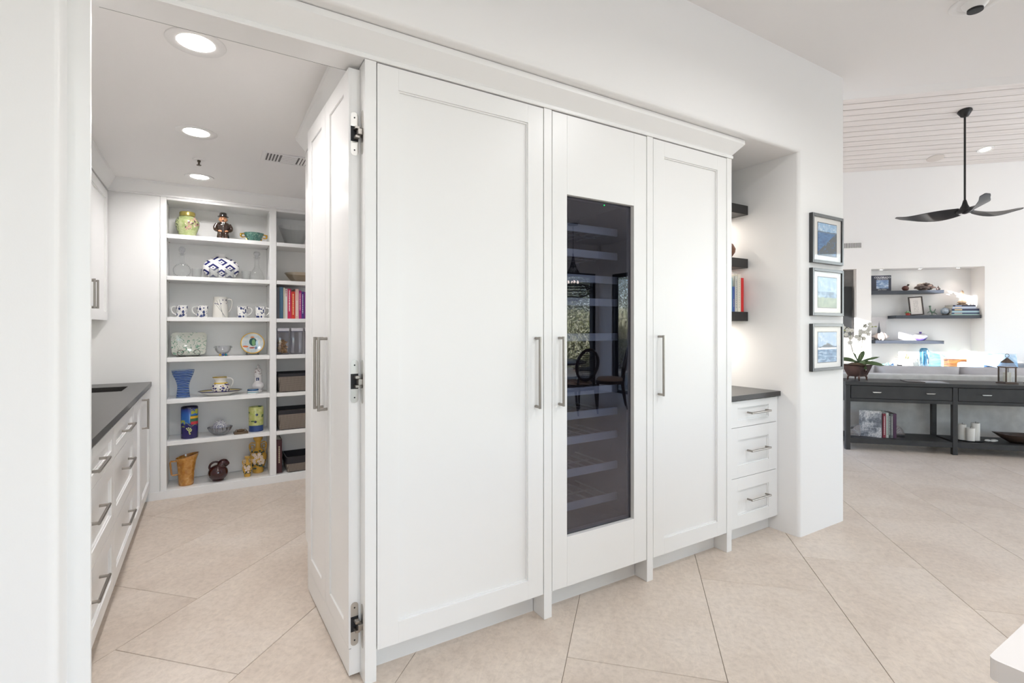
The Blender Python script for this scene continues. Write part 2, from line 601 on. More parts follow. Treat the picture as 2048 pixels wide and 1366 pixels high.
# vaulted plank ceiling: individual planks running along U
slope = 0.2
pl_ang = math.atan(slope)
vc = struct('ceiling_vault', MB().prism([(3.3, 3.87 + slope * (VW - 3.3) + 0.03), (VW + 0.05, 3.87 - slope * 0.05 + 0.03), (VW + 0.05, 4.2), (3.3, 5.6)], 'x', 0.95, 9.15),
            flat('plank_gap', (0.10, 0.08, 0.07), 0.9), 'sloped whitewashed plank ceiling of the living room', 'ceiling', rz=RZL)
PWI = 0.137
pm = MB().box(0, 8.1, 0.005, PWI - 0.005, 0, 0.02, b=0.003)
plank0 = None
nP = int((VW - 3.5) / math.cos(pl_ang) / PWI)
for i in range(nP + 1):
    if plank0 is None:
        plank0 = pm.obj('plank', PLANK, vc); p = plank0
    else:
        p = plank0.copy(); COL.objects.link(p); p.parent = vc
    d = i * PWI * math.cos(pl_ang)
    p.location = (0.98, VW - d, 3.87 + slope * d)
    p.rotation_euler = (PI - pl_ang, 0, 0)
    p.rotation_euler = (0, 0, 0)
    p.matrix_local = Matrix.Translation((0.98, VW - d - PWI * math.cos(pl_ang), 3.87 + slope * (d + PWI * math.cos(pl_ang)))) @ Matrix.Rotation(-pl_ang, 4, 'X')

# ================================================================== TALL CABINET WALL
YF = 1.89
ZT, ZB = 2.341, 0.117
def shaker(mb_f, mb_p, x0, x1, z0, z1, y=0.0, th=0.022, st=0.083, rail=None, rec=0.012, b=0.0005):
    rail = rail or st
    mb_f.box(x0, x0 + st, y, y + th, z0, z1, b)
    mb_f.box(x1 - st, x1, y, y + th, z0, z1, b)
    mb_f.box(x0 + st, x1 - st, y, y + th, z0, z0 + rail, b)
    mb_f.box(x0 + st, x1 - st, y, y + th, z1 - rail, z1, b)
    mb_p.box(x0 + st - 0.004, x1 - st + 0.004, y + rec, y + th - 0.002, z0 + rail - 0.004, z1 - rail + 0.004)
    # small chamfered bead where the panel meets the frame
    bw = 0.006
    for (a, b_, c, d) in ((x0 + st, x0 + st + bw, z0 + rail, z1 - rail), (x1 - st - bw, x1 - st, z0 + rail, z1 - rail)):
        mb_f.box(a, b_, y + rec * 0.45, y + th - 0.003, c, d)
    for (c, d) in ((z0 + rail, z0 + rail + bw), (z1 - rail - bw, z1 - rail)):
        mb_f.box(x0 + st + bw, x1 - st - bw, y + rec * 0.45, y + th - 0.003, c, d)

def bar_handle(parent, p0, p1, off, r=0.0062, out=0.036, name='handle', mat=None):
    """pull between p0 and p1 on the face; off = outward unit vector"""
    p0, p1, off = Vector(p0), Vector(p1), Vector(off)
    d = (p1 - p0).normalized()
    m = MB()
    a, b = p0 + off * out, p1 + off * out
    m.tube([a - d * r * 1.05, b + d * r * 1.05], r, 10)
    m.tube([p0, a], r * 0.98, 10)
    m.tube([p1, b], r * 0.98, 10)
    return m.obj(name, mat or NICKEL, parent, smooth=40)

FR = (0, -1, 0)
def tall_cab(label, X0, X1, left_stile, right_stile, hx):
    t = thing('tall_cabinet', label, 'cabinet', ((X0 + X1) / 2, YF, 0))
    cx = (X0 + X1) / 2
    # carcass
    BOX(X0 - cx + 0.002, X1 - cx - 0.002, 0.026, 0.55, 0.10, 2.345).obj('body', CAB, t)
    BOX(X0 - cx + 0.002, X1 - cx - 0.002, 0.088, 0.104, 0, 0.099).obj('toe_kick', CAB, t)
    for s in (left_stile, right_stile):
        if s:
            BOX(s[0] - cx, s[1] - cx, 0, 0.56, 0, 2.345, b=0.0015).obj('stile', CAB, t)
    f, p = MB(), MB()
    shaker(f, p, X0 - cx + 0.003, X1 - cx - 0.003, ZB, ZT + 0.0005, 0.001)
    d = f.obj('door', CAB, t)
    p.obj('panel', CAB, d)
    bar_handle(d, (hx - cx, 0.001, 0.982), (hx - cx, 0.001, 1.290), FR, 0.0065)
    return t
c1 = tall_cab('wide white shaker tall cabinet nearest the open pantry door', 0.544, 1.3135, (0.500, 0.5435), None, 1.268)
c3 = tall_cab('narrow white shaker tall cabinet between the wine cooler and the desk niche', 2.0165, 2.6335, None, (2.634, 2.679), 2.058)

# wine cooler column
WX0, WX1 = 1.3585, 1.9715
wc = thing('wine_cooler', 'white panelled wine cooler column with a tall dark glass window', 'wine cooler', ((WX0 + WX1) / 2, YF, 0))
wcx = (WX0 + WX1) / 2
for s0, s1 in ((1.314, 1.358), (1.972, 2.016)):
    BOX(s0 - wcx, s1 - wcx, 0, 0.56, 0, 2.345, b=0.0015).obj('stile', CAB, wc)
bd = MB()
INNER = flat('cooler_interior', (0.012, 0.011, 0.016), 0.5)
bd.box(WX0 - wcx + 0.002, WX0 - wcx + 0.05, 0.05, 0.55, 0.1, 2.34).box(WX1 - wcx - 0.05, WX1 - wcx - 0.002, 0.05, 0.55, 0.1, 2.34)
bd.box(WX0 - wcx + 0.05, WX1 - wcx - 0.05, 0.50, 0.55, 0.1, 2.34).box(WX0 - wcx + 0.05, WX1 - wcx - 0.05, 0.05, 0.5, 0.1, 0.33)
bd.box(WX0 - wcx + 0.05, WX1 - wcx - 0.05, 0.05, 0.5, 1.99, 2.34)
bd.obj('body', INNER, wc)
BOX(WX0 - wcx + 0.002, WX1 - wcx - 0.002, 0.088, 0.104, 0, 0.099).obj('toe_kick', CAB, wc)
GX0, GX1, GZ0, GZ1 = 1.447 - wcx, 1.879 - wcx, 0.350, 1.966
df = MB()
dx0, dx1 = WX0 - wcx + 0.003, WX1 - wcx - 0.003
df.box(dx0, GX0, 0.001, 0.026, ZB, ZT + 0.0005, 0.0015).box(GX1, dx1, 0.001, 0.026, ZB, ZT + 0.0005, 0.0015)
df.box(GX0, GX1, 0.001, 0.026, ZB, GZ0, 0.0015).box(GX0, GX1, 0.001, 0.026, GZ1, ZT + 0.0005, 0.0015)
wd = df.obj('door', CAB, wc)
# dark inner frame round the pane and slim white reveal bead
ib = MB()
for a, b_, c, d_ in ((GX0, GX0 + 0.004, GZ0, GZ1), (GX1 - 0.024, GX1, GZ0, GZ1)):
    ib.box(a, b_, 0.030, 0.046, c, d_)
ib.box(GX0, GX1, 0.030, 0.046, GZ0, GZ0 + 0.020).box(GX0, GX1, 0.030, 0.046, GZ1 - 0.012, GZ1)
ib.obj('window_border', DARK, wd)
def cooler_glass():
    m = bpy.data.materials.new('tinted_cooler_glass')
    m.use_nodes = True
    nt = m.node_tree; nt.nodes.clear()
    o = N(nt, 'ShaderNodeOutputMaterial')
    t = N(nt, 'ShaderNodeBsdfTransparent'); t.inputs[0].default_value = (0.76, 0.78, 0.86, 1)
    g = N(nt, 'ShaderNodeBsdfGlossy'); g.inputs['Roughness'].default_value = 0.0
    g.inputs['Color'].default_value = (0.88, 0.87, 1.0, 1)
    ge = N(nt, 'ShaderNodeNewGeometry')
    dp = N(nt, 'ShaderNodeVectorMath', operation='DOT_PRODUCT')
    L(nt, ge.outputs['Incoming'], dp.inputs[0]); L(nt, ge.outputs['Normal'], dp.inputs[1])
    cs = mth(nt, 'SUBTRACT', 1.0, mth(nt, 'ABSOLUTE', dp.outputs['Value']))
    mr = mth(nt, 'MULTIPLY', mth(nt, 'MULTIPLY_ADD', mth(nt, 'POWER', cs, 5.0), 0.92, 0.13), mth(nt, 'SUBTRACT', 1.0, ge.outputs['Backfacing']))
    mx = N(nt, 'ShaderNodeMixShader')
    L(nt, mr, mx.inputs[0]); L(nt, t.outputs[0], mx.inputs[1]); L(nt, g.outputs[0], mx.inputs[2])
    L(nt, mx.outputs[0], o.inputs[0])
    return m
BOX(GX0 + 0.002, GX1 - 0.002, 0.024, 0.029, GZ0 + 0.002, GZ1 - 0.002).obj('glass_pane', cooler_glass(), wd)
tag(MB().ball((0.03, 0.021, GZ1 - 0.016), 0.003).obj('indicator_light', flat('green_led', (0.0, 0.3, 0.05), 0.3, emit=((0.0, 0.8, 0.15), 1.2)), wd), 'tiny green indicator light')
bar_handle(wd, (1.400 - wcx, 0.001, 0.982), (1.400 - wcx, 0.001, 1.290), FR, 0.0065)
RACKF = flat('rack_front_maple', (0.22, 0.235, 0.25), 0.4)
RACKW = flat('rack_wire', (0.10, 0.10, 0.11), 0.4, 0.5)
for z in (1.855, 1.724, 1.594, 1.472, 1.287, 1.006, 0.883, 0.756, 0.589, 0.418):
    fo = MB().box(-0.25, 0.25, 0.160, 0.172, z - 0.020, z + 0.020, b=0.003).obj('rack_front', RACKF, wc)
    m = MB()
    for i in range(7):
        x = -0.22 + i * 0.073
        m.tube([(x, 0.172, z), (x, 0.49, z)], 0.004, 6)
    m.tube([(-0.24, 0.33, z - 0.004), (0.24, 0.33, z - 0.004)], 0.004, 6)
    m.obj('rack_wires', RACKW, fo)

# crown moulding over the cabinets, mitred return at the right end
def crown_run(pts, prof, name, mat, label):
    """pts: list of 2-D path points with outward normals; prof: list of (out, z)"""
    m = MB()
    n = len(prof)
    vs = []
    for (px, py, nx, ny) in pts:
        for o, z in prof:
            vs.append((px + nx * o, py + ny * o, z))
    fs = []
    for i in range(len(pts) - 1):
        for k in range(n):
            k2 = (k + 1) % n
            fs.append((i * n + k, i * n + k2, (i + 1) * n + k2, (i + 1) * n + k))
    fs.append(tuple(range(n))); fs.append(tuple((len(pts) - 1) * n + k for k in range(n)))
    m.add(vs, fs)
    return struct(name, m, mat, label, 'trim')
prof = [(-0.06, 2.346), (0.004, 2.346), (0.006, 2.350), (0.006, 2.361), (0.001, 2.365), (0.006, 2.372), (0.052, 2.426), (0.052, 2.4505), (-0.06, 2.4505)]
crown_run([(-0.345, YF, 0, -1), (2.6795, YF, 1, -1), (2.6795, 2.44, 1, 0)], [(max(o, -0.0082), z) for o, z in prof], 'trim_crown', CAB,
          'white crown moulding running across the top of the pantry opening and tall cabinets')

# ================================================================== PANTRY DOOR (open inwards)
dr = thing('door_1', 'white panelled pantry door standing open with two long bar handles', 'door', (0.5, 1.957, 0), kind='structure')
ang = R(91.9)
dr.rotation_euler = (0, 0, ang)
# local: x along the leaf from the hinge, y>0 faces the pantry opening (outer face, seen), thickness 0..0.044 in y
DL, DT = 0.762, 0.044
f, p = MB(), MB()
# outer face at y = DT (local +y after rotation points to -X)
def leafbox(m, x0, x1, z0, z1, y0, y1, b=0.0015):
    m.box(x0, x1, y0, y1, z0, z1, b)
leafbox(f, 0, DL, 0.012, 2.330, 0.0, DT - 0.009)
st = 0.075
HALF = DL / 2
for a, b_ in ((0.0, HALF - 0.0015), (HALF + 0.0015, DL)):
    f.box(a, a + st, DT - 0.010, DT, 0.115, 2.330, 0.0012)
    f.box(b_ - st, b_, DT - 0.010, DT, 0.115, 2.330, 0.0012)
    f.box(a + st, b_ - st, DT - 0.010, DT, 0.115, 0.115 + st, 0.0012)
    f.box(a + st, b_ - st, DT - 0.010, DT, 2.330 - st, 2.330, 0.0012)
leaf = f.obj('door_leaf', CAB, dr)
for a, b_ in ((0.0, HALF), (HALF, DL)):
    BOX(a + st + 0.001, b_ - st - 0.001, DT - 0.0088, DT - 0.0070, 0.115 + st + 0.001, 2.33 - st - 0.001).obj('panel', CAB, dr)
BOX(0, DL, DT - 0.010, DT - 0.001, 0.012, 0.1125, b=0.0012).obj('kick_board', CAB, dr)
for hx in (HALF - 0.038, HALF + 0.038):
    bar_handle(dr, (hx, DT, 0.982), (hx, DT, 1.290), (0, 1, 0), 0.0065)
# concealed hinges on the hinge edge (local x = 0 plane, facing the room)
for zc in (2.080, 1.133, 0.205):
    m = MB()
    pts = []
    w2, h2 = 0.0145, 0.083
    for i in range(13):
        a = PI * i / 12
        pts.append((0.022 + w2 * math.cos(a), zc + h2 - w2 + w2 * math.sin(a)))
    lo = []
    for i in range(13):
        a = PI + PI * i / 12
        lo.append((0.022 + w2 * math.cos(a), zc - h2 + w2 + w2 * math.sin(a)))
    gap = 0.029
    m.prism(pts + [(0.022 - w2, zc + gap), (0.022 + w2, zc + gap)], 'x', -0.0012, 0.001)
    m.prism(lo + [(0.022 + w2, zc - gap), (0.022 - w2, zc - gap)], 'x', -0.0012, 0.001)
    h = m.obj('hinge', STEEL, dr)
    BOX(-0.0008, 0.0008, 0.022 - w2, 0.022 + w2, zc - gap, zc + gap).obj('hinge_pocket', DARK, h)
    ar = MB()
    # knuckle arms reach across to the jamb plate on the stile
    ar.box(-0.030, 0.0, 0.010, 0.026, zc + 0.012, zc + 0.022, 0.001)
    ar.box(-0.030, 0.0, 0.010, 0.026, zc - 0.022, zc - 0.012, 0.001)
    ar.box(-0.040, -0.010, 0.002, 0.018, zc - 0.011, zc + 0.011, 0.001)
    ar.obj('hinge_arm', NICKEL, h)
    sc_ = MB()
    for dz in (0.062, -0.062):
        sc_.lathe([(0.0035, 0), (0.0035, 0.0012), (0.001, 0.0014)], 10, (0, 0, 0))
    s2 = MB()
    for dz in (0.062, -0.062):
        s2.tube([(-0.0010, 0.022, zc + dz), (-0.0018, 0.022, zc + dz)], 0.0032, 8)
    s2.obj('screw', DARK, h)
# matching plates let into the edge of the first stile
for zc in (2.080, 1.133, 0.205):
    m = MB()
    pts = []
    w2, h2, yc = 0.0145, 0.083, 0.036
    for i in range(26):
        a = PI * (i % 13) / 12 + (PI if i >= 13 else 0)
        pts.append((yc + w2 * math.cos(a), zc + (h2 - w2 if i < 13 else -h2 + w2) + w2 * math.sin(a)))
    m.prism(pts, 'x', -0.001, 0.0005)
    o = m.obj('hinge_plate', STEEL, c1)
    o.location = (0.500 - (0.544 + 1.3135) / 2, 0, 0)

# ================================================================== PANTRY LEFT RUN
XB = -0.385
def base_unit(name, label, y0, y1, rows, door_handle=None, extra=None, group=None):
    """cabinet facing +X; local x = world Y, local y = -world X"""
    t = thing(name, label, 'cabinet', (XB, y0, 0), PI / 2, group)
    w_ = y1 - y0
    BOX(0.001, w_ - 0.001, 0.024, 0.575, 0.10, 0.69 if door_handle else 0.885).obj('body', CAB, t)
    if door_handle:
        BOX(0.001, w_ - 0.001, 0.024, 0.04, 0.69, 0.885).obj('front_rail', CAB, t)
    BOX(0.001, w_ - 0.001, 0.075, 0.09, 0, 0.099).obj('toe_kick', CAB, t)
    for (z0, z1, hz) in rows:
        f, p = MB(), MB()
        shaker(f, p, 0.002, w_ - 0.002, z0 + 0.0015, z1 - 0.0015, 0.0, st=0.065 if w_ > 0.4 else 0.05, rail=0.052 if z1 - z0 < 0.2 else 0.065)
        d = f.obj('drawer' if hz else 'door', CAB, t)
        p.obj('panel', CAB, d)
        if hz:
            c = w_ / 2
            bar_handle(d, (c - 0.115, 0, hz), (c + 0.115, 0, hz), FR, 0.0062, 0.034)
        elif door_handle:
            bar_handle(d, (door_handle, 0, 0.655), (door_handle, 0, 0.845), FR, 0.0062, 0.034)
    return t
ROWS = [(0.712, 0.872, 0.800), (0.400, 0.712, 0.605), (0.100, 0.400, 0.312)]
base_unit('base_cabinet', 'white three-drawer base cabinet nearest the pantry opening', 2.04, 3.02, ROWS)
base_unit('base_cabinet', 'white three-drawer base cabinet in the middle of the pantry run', 3.025, 3.76, ROWS)
base_unit('base_cabinet', 'narrow white pantry base cabinet without a visible handle', 3.765, 4.12, [(0.10, 0.872, None)])
base_unit('base_cabinet', 'white sink base cabinet with a vertical handle at the pantry corner', 4.125, 4.738, [(0.10, 0.872, None)], door_handle=0.07)
# worktop with undermount sink cut-out
ct = thing('countertop', 'dark grey stone worktop on the pantry base cabinets', 'countertop', (-0.68, 2.04, 0.887))
def slab_hole(x0, x1, y0, y1, hx0, hx1, hy0, hy1, z0, z1):
    m = MB()
    m.box(x0, x1, y0, hy0, z0, z1).box(x0, x1, hy1, y1, z0, z1).box(x0, hx0, hy0, hy1, z0, z1).box(hx1, x1, hy0, hy1, z0, z1)
    return m
slab_hole(-0.29, 0.305, -0.015, 2.705, -0.18, 0.19, 2.11, 2.43, 0, 0.031).obj('slab', QUARTZ, ct)
BOX(-0.297, -0.2905, 0, 2.70, 0.0, 0.05).obj('upstand', QUARTZ, ct)
sk = thing('sink', 'black undermount sink set into the pantry worktop', 'sink', (-0.68, 4.15, 0.70))
SINKM = flat('black_composite', (0.012, 0.012, 0.013), 0.5)
m = MB()
m.box(-0.19, -0.18, -0.01, 0.33, 0.0, 0.186).box(0.19, 0.20, -0.01, 0.33, 0, 0.186).box(-0.18, 0.19, -0.01, 0.0, 0, 0.186).box(-0.18, 0.19, 0.32, 0.33, 0, 0.186).box(-0.18, 0.19, 0.0, 0.32, 0, 0.01)
m.obj('basin', SINKM, sk)
MB().lathe([(0.04, 0.010), (0.04, 0.013), (0.028, 0.013), (0.026, 0.011)], 16, (0, 0.16, 0)).obj('drain', STEEL, sk, smooth=40)

# upper cabinets
XU = -0.64
def upper_unit(label, y0, y1, hloc, group=None):
    t = thing('wall_cabinet', label, 'cabinet', (XU, y0, 1.39), PI / 2, group)
    w_ = y1 - y0
    BOX(0.001, w_ - 0.001, 0.024, 0.335, 0.0, 0.965).obj('body', CAB, t)
    f, p = MB(), MB()
    shaker(f, p, 0.002, w_ - 0.002, 0.0, 0.955, 0.0, st=0.06)
    d = f.obj('door', CAB, t)
    p.obj('panel', CAB, d)
    bar_handle(d, (hloc, 0, 0.075), (hloc, 0, 0.245), FR, 0.0062, 0.034)
    return t
upper_unit('white wall cabinet above the pantry counter next to the opening', 2.06, 2.725, 0.61)
upper_unit('second white wall cabinet above the pantry counter', 2.73, 3.395, 0.055)
upper_unit('third white wall cabinet above the pantry counter', 3.40, 4.065, 0.61)
upper_unit('white wall cabinet in the pantry corner beside the blank panel', 4.07, 4.735, 0.05)
# under-cabinet LED strip
ulm = flat('warm_led', (1, 0.95, 0.85), 0.5, emit=((1.0, 0.93, 0.82), 6.0))
ul = BOX(-0.006, 0.006, 0, 2.5, 0, 0.006).obj('led_strip', ulm, loc=(-0.90, 2.15, 1.3835))
ull = light('under_cabinet_light', 'AREA', (0, 1.25, -0.004), 1.6, (1.0, 0.95, 0.88), None, shape='RECTANGLE', size=0.012, size_y=2.4)
ull.parent = ul
tag(ul, 'slim warm led strip under the pantry wall cabinets', 'lamp')

# pantry crown mouldings
pprof = [(-0.012, 2.356), (0.004, 2.356), (0.004, 2.366), (0.001, 2.370), (0.045, 2.440), (0.05, 2.4595), (-0.012, 2.4595)]
crown_run([(XU, 2.06, 1, 0), (XU, 4.75, 1, -1), (1.10, 4.75, 0, -1)], pprof, 'trim_crown_pantry', CAB, 'white crown moulding around the pantry wall cabinets and display shelves')
crown_run([(0.487, 2.03, -1, 0), (0.487, 3.15, -1, 1), (1.20, 3.15, 0, 1)], pprof, 'trim_crown_pantry_side', CAB, 'white crown moulding above the pantry cabinet behind the open door')
pc = thing('pantry_cabinet', 'tall white cabinet standing behind the open pantry door', 'cabinet', (0.80, 2.85, 0))
BOX(-0.313, 0.313, -0.225, 0.30, 0.10, 2.356).obj('body', CAB, pc)
BOX(-0.25, 0.313, -0.225, 0.30, 0, 0.10).obj('toe_kick', CAB, pc)

# ---- display shelf unit at the back of the pantry
YS = 4.75
su = thing('display_shelves', 'built-in white shelf unit full of ceramics at the back of the pantry', 'shelves', (0.4, 4.9, 0))
sx, sy = 0.4, 4.9
def sbox(name, x0, x1, y0, y1, z0, z1, b=0.002, mat=CAB):
    return BOX(x0 - sx, x1 - sx, y0 - sy, y1 - sy, z0, z1, b=b).obj(name, mat, su)
sbox('side_panel', -0.979, -0.3235, YS + 0.004, 5.075, 0, 2.356)
sbox('stile', -0.322, -0.281, YS, 5.06, 0.0, 2.356)
sbox('divider', 0.449, 0.500, YS, 5.06, 0.066, 2.356)
sbox('stile', 1.20, 1.24, YS, 5.06, 0.0, 2.356)
sbox('back_panel', -0.281, 1.20, 5.045, 5.06, 0.066, 2.356)
sbox('top_panel', -0.281, 1.20, YS + 0.004, 5.045, 2.336, 2.356)
sbox('plinth', -0.64, 1.20, YS - 0.014, YS - 0.001, 0.0, 0.062)
sbox('bottom_board', -0.281, 1.20, YS, 5.045, 0.030, 0.065)
SZ = [2.071, 1.742, 1.419, 1.098, 0.770, 0.441]
SZ2 = [2.071, 1.742, 1.413, 1.098, 0.770, 0.441]
PEG = flat('shelf_peg', (0.45, 0.40, 0.33), 0.4, 0.8)
for z in SZ:
    s_ = sbox('shelf', -0.280, 0.448, YS + 0.003, 5.044, z - 0.033, z)
    m = MB()
    for xx, d_ in ((-0.280, 1), (0.448, -1)):
        for yy in (YS + 0.04, 4.99):
            m.tube([(xx - sx, yy - sy, z - 0.037), (xx - sx + 0.008 * d_, yy - sy, z - 0.037)], 0.003, 6)
    m.obj('shelf_pegs', PEG, s_)
for z in SZ2:
    sbox('shelf', 0.501, 1.199, YS + 0.003, 5.044, z - 0.033, z)

# ---- pantry ceiling fittings
EMIT = flat('lamp_lens', (1, 1, 1), 0.4, emit=((1.0, 0.96, 0.90), 14.0))
TRIMW = flat('white_trim', (0.82, 0.81, 0.80), 0.5)
def can_light(label, loc, watts, r=0.082, emit=True, group=None, color=(1.0, 0.97, 0.965)):
    t = thing('recessed_light', label, 'ceiling light', loc, 0, group)
    MB().lathe([(r * 0.60, 0.001), (r * 0.66, -0.002), (r * 0.97, -0.005), (r, -0.001), (r, 0.0)], 32, cap=False).obj('trim_ring', TRIMW, t, smooth=60)
    MB().lathe([(0.0005, -0.0015), (r * 0.61, -0.0015), (r * 0.61, 0.0), (0.0005, 0.0)], 32, cap=False).obj('lens', EMIT if emit else DARK, t)
    if watts:
        o = light('downlight', 'AREA', (0, 0, -0.012), watts, color, None, shape='DISK', size=r * 1.15, spread=R(160))
        o.parent = t
        o.name = 'downlight'
    return t
can_light('recessed ceiling light in the pantry nearest the opening', (-0.042, 2.335, 2.4595), 5.2, 0.105)
can_light('recessed ceiling light in the middle of the pantry', (-0.06, 3.41, 2.4595), 5.2, 0.105)
can_light('recessed ceiling light nearest the pantry shelves', (-0.058, 4.41, 2.4595), 5.2, 0.095)
sp = thing('sprinkler_head', 'small fire sprinkler head in the pantry ceiling', 'sprinkler', (-0.055, 3.955, 2.4595))
MB().lathe([(0.038, 0.0), (0.037, -0.003), (0.012, -0.006), (0.012, -0.004)], 20, cap=False).obj('escutcheon', TRIMW, sp, smooth=60)
MB().lathe([(0.010, -0.004), (0.010, -0.016), (0.006, -0.018), (0.006, -0.034), (0.014, -0.036), (0.014, -0.039), (0.002, -0.040)], 14).obj('sprinkler_body', flat('aged_brass', (0.10, 0.08, 0.06), 0.4, 0.8), sp, smooth=40)
av = thing('air_vent', 'white square air register in the pantry ceiling', 'vent', (0.46, 3.64, 2.4595))
VR = 0.165
m = MB().box(-VR, VR, -0.10, -0.082, -0.006, 0).box(-VR, VR, 0.082, 0.10, -0.006, 0).box(-VR, -VR + 0.018, -0.082, 0.082, -0.006, 0).box(VR - 0.018, VR, -0.082, 0.082, -0.006, 0)
m.obj('frame', TRIMW, av)
BOX(-VR + 0.018, VR - 0.018, -0.082, 0.082, -0.0012, 0).obj('duct', flat('duct_grey', (0.16, 0.15, 0.15), 0.7), av)
for i in range(5):
    for sgn in (-1, 1):
        x = sgn * (0.06 + i * 0.019)
        mm = MB().prism([(x, -0.0012), (x + sgn * 0.008, -0.0055), (x + sgn * 0.011, -0.0055), (x + sgn * 0.003, -0.0012)], 'y', -0.08, 0.08)
        mm.obj('louver', TRIMW, av)
for i in range(5):
    y = -0.075 + i * 0.033
    MB().prism([(y, -0.0012), (y + 0.012, -0.0055), (y + 0.016, -0.0055), (y + 0.006, -0.0012)], 'x', -0.048, 0.048).obj('louver', TRIMW, av)
# unseen lit cans added to brighten the floor; the visible one is off
for cx_, cy_, lb_ in ((-1.0, -1.2, 'unseen fill light added in the kitchen ceiling on the left side behind the camera'), (0.9, -0.4, 'unseen fill light added in the kitchen ceiling above the island'), (2.5, 0.35, 'unseen fill light added in the kitchen ceiling right of the island'), (1.2, -2.9, 'unseen fill light added in the kitchen ceiling near the back doors')):
    can_light(lb_, (cx_, cy_, ZC - 0.0005), 15, 0.10, color=(0.975, 0.985, 1.0))
kc = thing('recessed_light', 'unlit eyeball ceiling light with a black opening in the kitchen ceiling', 'ceiling light', (3.49, 1.01, ZC - 0.0005))
MB().lathe([(0.075, 0.0), (0.080, -0.004), (0.105, -0.006), (0.11, -0.001), (0.11, 0)], 32, cap=False).obj('trim_ring', TRIMW, kc, smooth=60)
MB().ball((0, 0, 0.022), 0.062, n=24, m=12).obj('eyeball', TRIMW, kc, smooth=60)
MB().lathe([(0.0005, -0.0412), (0.034, -0.0412), (0.034, -0.030)], 24, cap=False).obj('aperture', DARK, kc)

# ================================================================== DESK NICHE
dk = thing('desk_cabinet', 'white three-drawer cabinet under the dark desk counter in the niche', 'cabinet', (2.95, 1.925, 0))
ox = 2.95
BOX(2.684 - ox, 3.212 - ox, 0.024, 0.53, 0.10, 0.887).obj('body', CAB, dk)
BOX(2.684 - ox, 3.212 - ox, 0.065, 0.08, 0, 0.099).obj('toe_kick', CAB, dk)
BOX(3.196 - ox, 3.213 - ox, 0.004, 0.024, 0.10, 0.887).obj('filler_strip', CAB, dk)
for (z0, z1, hz) in ((0.720, 0.884, 0.806), (0.409, 0.720, 0.570), (0.10, 0.409, 0.265)):
    f, p = MB(), MB()
    shaker(f, p, 2.704 - ox, 3.194 - ox, z0 + 0.0015, z1 - 0.0015, 0.0, st=0.085, rail=0.042 if z1 - z0 < 0.2 else 0.075)
    d = f.obj('drawer', CAB, dk)
    p.obj('panel', CAB, d)
    bar_handle(d, (2.885 - ox, 0, hz), (3.075 - ox, 0, hz), FR, 0.006, 0.034)
BOX(2.684 - ox, 2.703 - ox, 0.004, 0.024, 0.10, 0.887).obj('filler_strip', CAB, dk)
dct = BOX(-0.264, 0.264, 0, 0.548, 0, 0.032, b=0.002).obj('countertop', QUARTZ, loc=(2.9495, 1.906, 0.889))
tag(dct, 'black stone desk counter in the niche beside the tall cabinets', 'countertop')
LEDM = flat('shelf_led', (1, 0.95, 0.88), 0.5, emit=((1.0, 0.90, 0.76), 5.0))
for zt, lb, pw in ((2.182, 'topmost black floating shelf in the desk niche', 1.9), (1.813, 'middle black floating shelf with a brown pot in the desk niche', 1.9), (1.445, 'lowest black floating shelf holding books in the desk niche', 2.5)):
    fs_ = thing('floating_shelf', lb, 'shelf', (2.948, 2.137, zt - 0.064))
    BOX(-0.262, 0.262, 0, 0.322, 0, 0.064, b=0.002).obj('board', BLACKW, fs_)
    BOX(-0.24, 0.24, 0.25, 0.265, -0.004, -0.0003).obj('led_strip', LEDM, fs_)
    o = light('shelf_light', 'AREA', (0, 0.24, -0.008), pw, (1.0, 0.92, 0.82), None, shape='RECTANGLE', size=0.46, size_y=0.012)
    o.parent = fs_

def solid(c, name, rough=0.55):
    return flat(name, c, rough)
# ---- generic book: local x = thickness, y = depth (spine at y=0 facing -Y), z = height
def book(label, loc, th, h, d, col, rz=0.0, group=None, title=None, tilt=0.0, name='book'):
    t = thing(name, label, 'book', loc, rz, group)
    cm = flat('cover_%d_%d_%d' % tuple(int(x * 255) for x in col), col, 0.45)
    e = 0.0022
    m = MB()
    m.box(0, e, 0, d, 0, h).box(th - e, th, 0, d, 0, h)
    m.prism([(0, 0.002), (th * 0.2, -0.0008), (th * 0.8, -0.0008), (th, 0.002), (th, 0.0035), (0, 0.0035)], 'z', 0, h)
    m.obj('cover', cm, t)
    BOX(e, th - e, 0.0036, d - 0.004, 0.003, h - 0.003).obj('pages', PAPER, t)
    if title:
        tc, z0, z1 = title
        m = MB()
        z = z0 * h
        rr = random.Random(int(loc[0] * 1000) + int(h * 1000))
        while z < z1 * h:
            ln = rr.uniform(0.006, 0.016)
            m.box(th * 0.35, th * 0.62, -0.0014, -0.0007, z, min(z + ln, z1 * h))
            z += ln + 0.004
        m.obj('spine_title', flat('title_%d' % int(sum(tc) * 100), tc, 0.5), t)
    if tilt:
        t.rotation_euler = (0, tilt, rz)
    return t
gb = 'books on the lowest niche shelf'
bx = 3.176
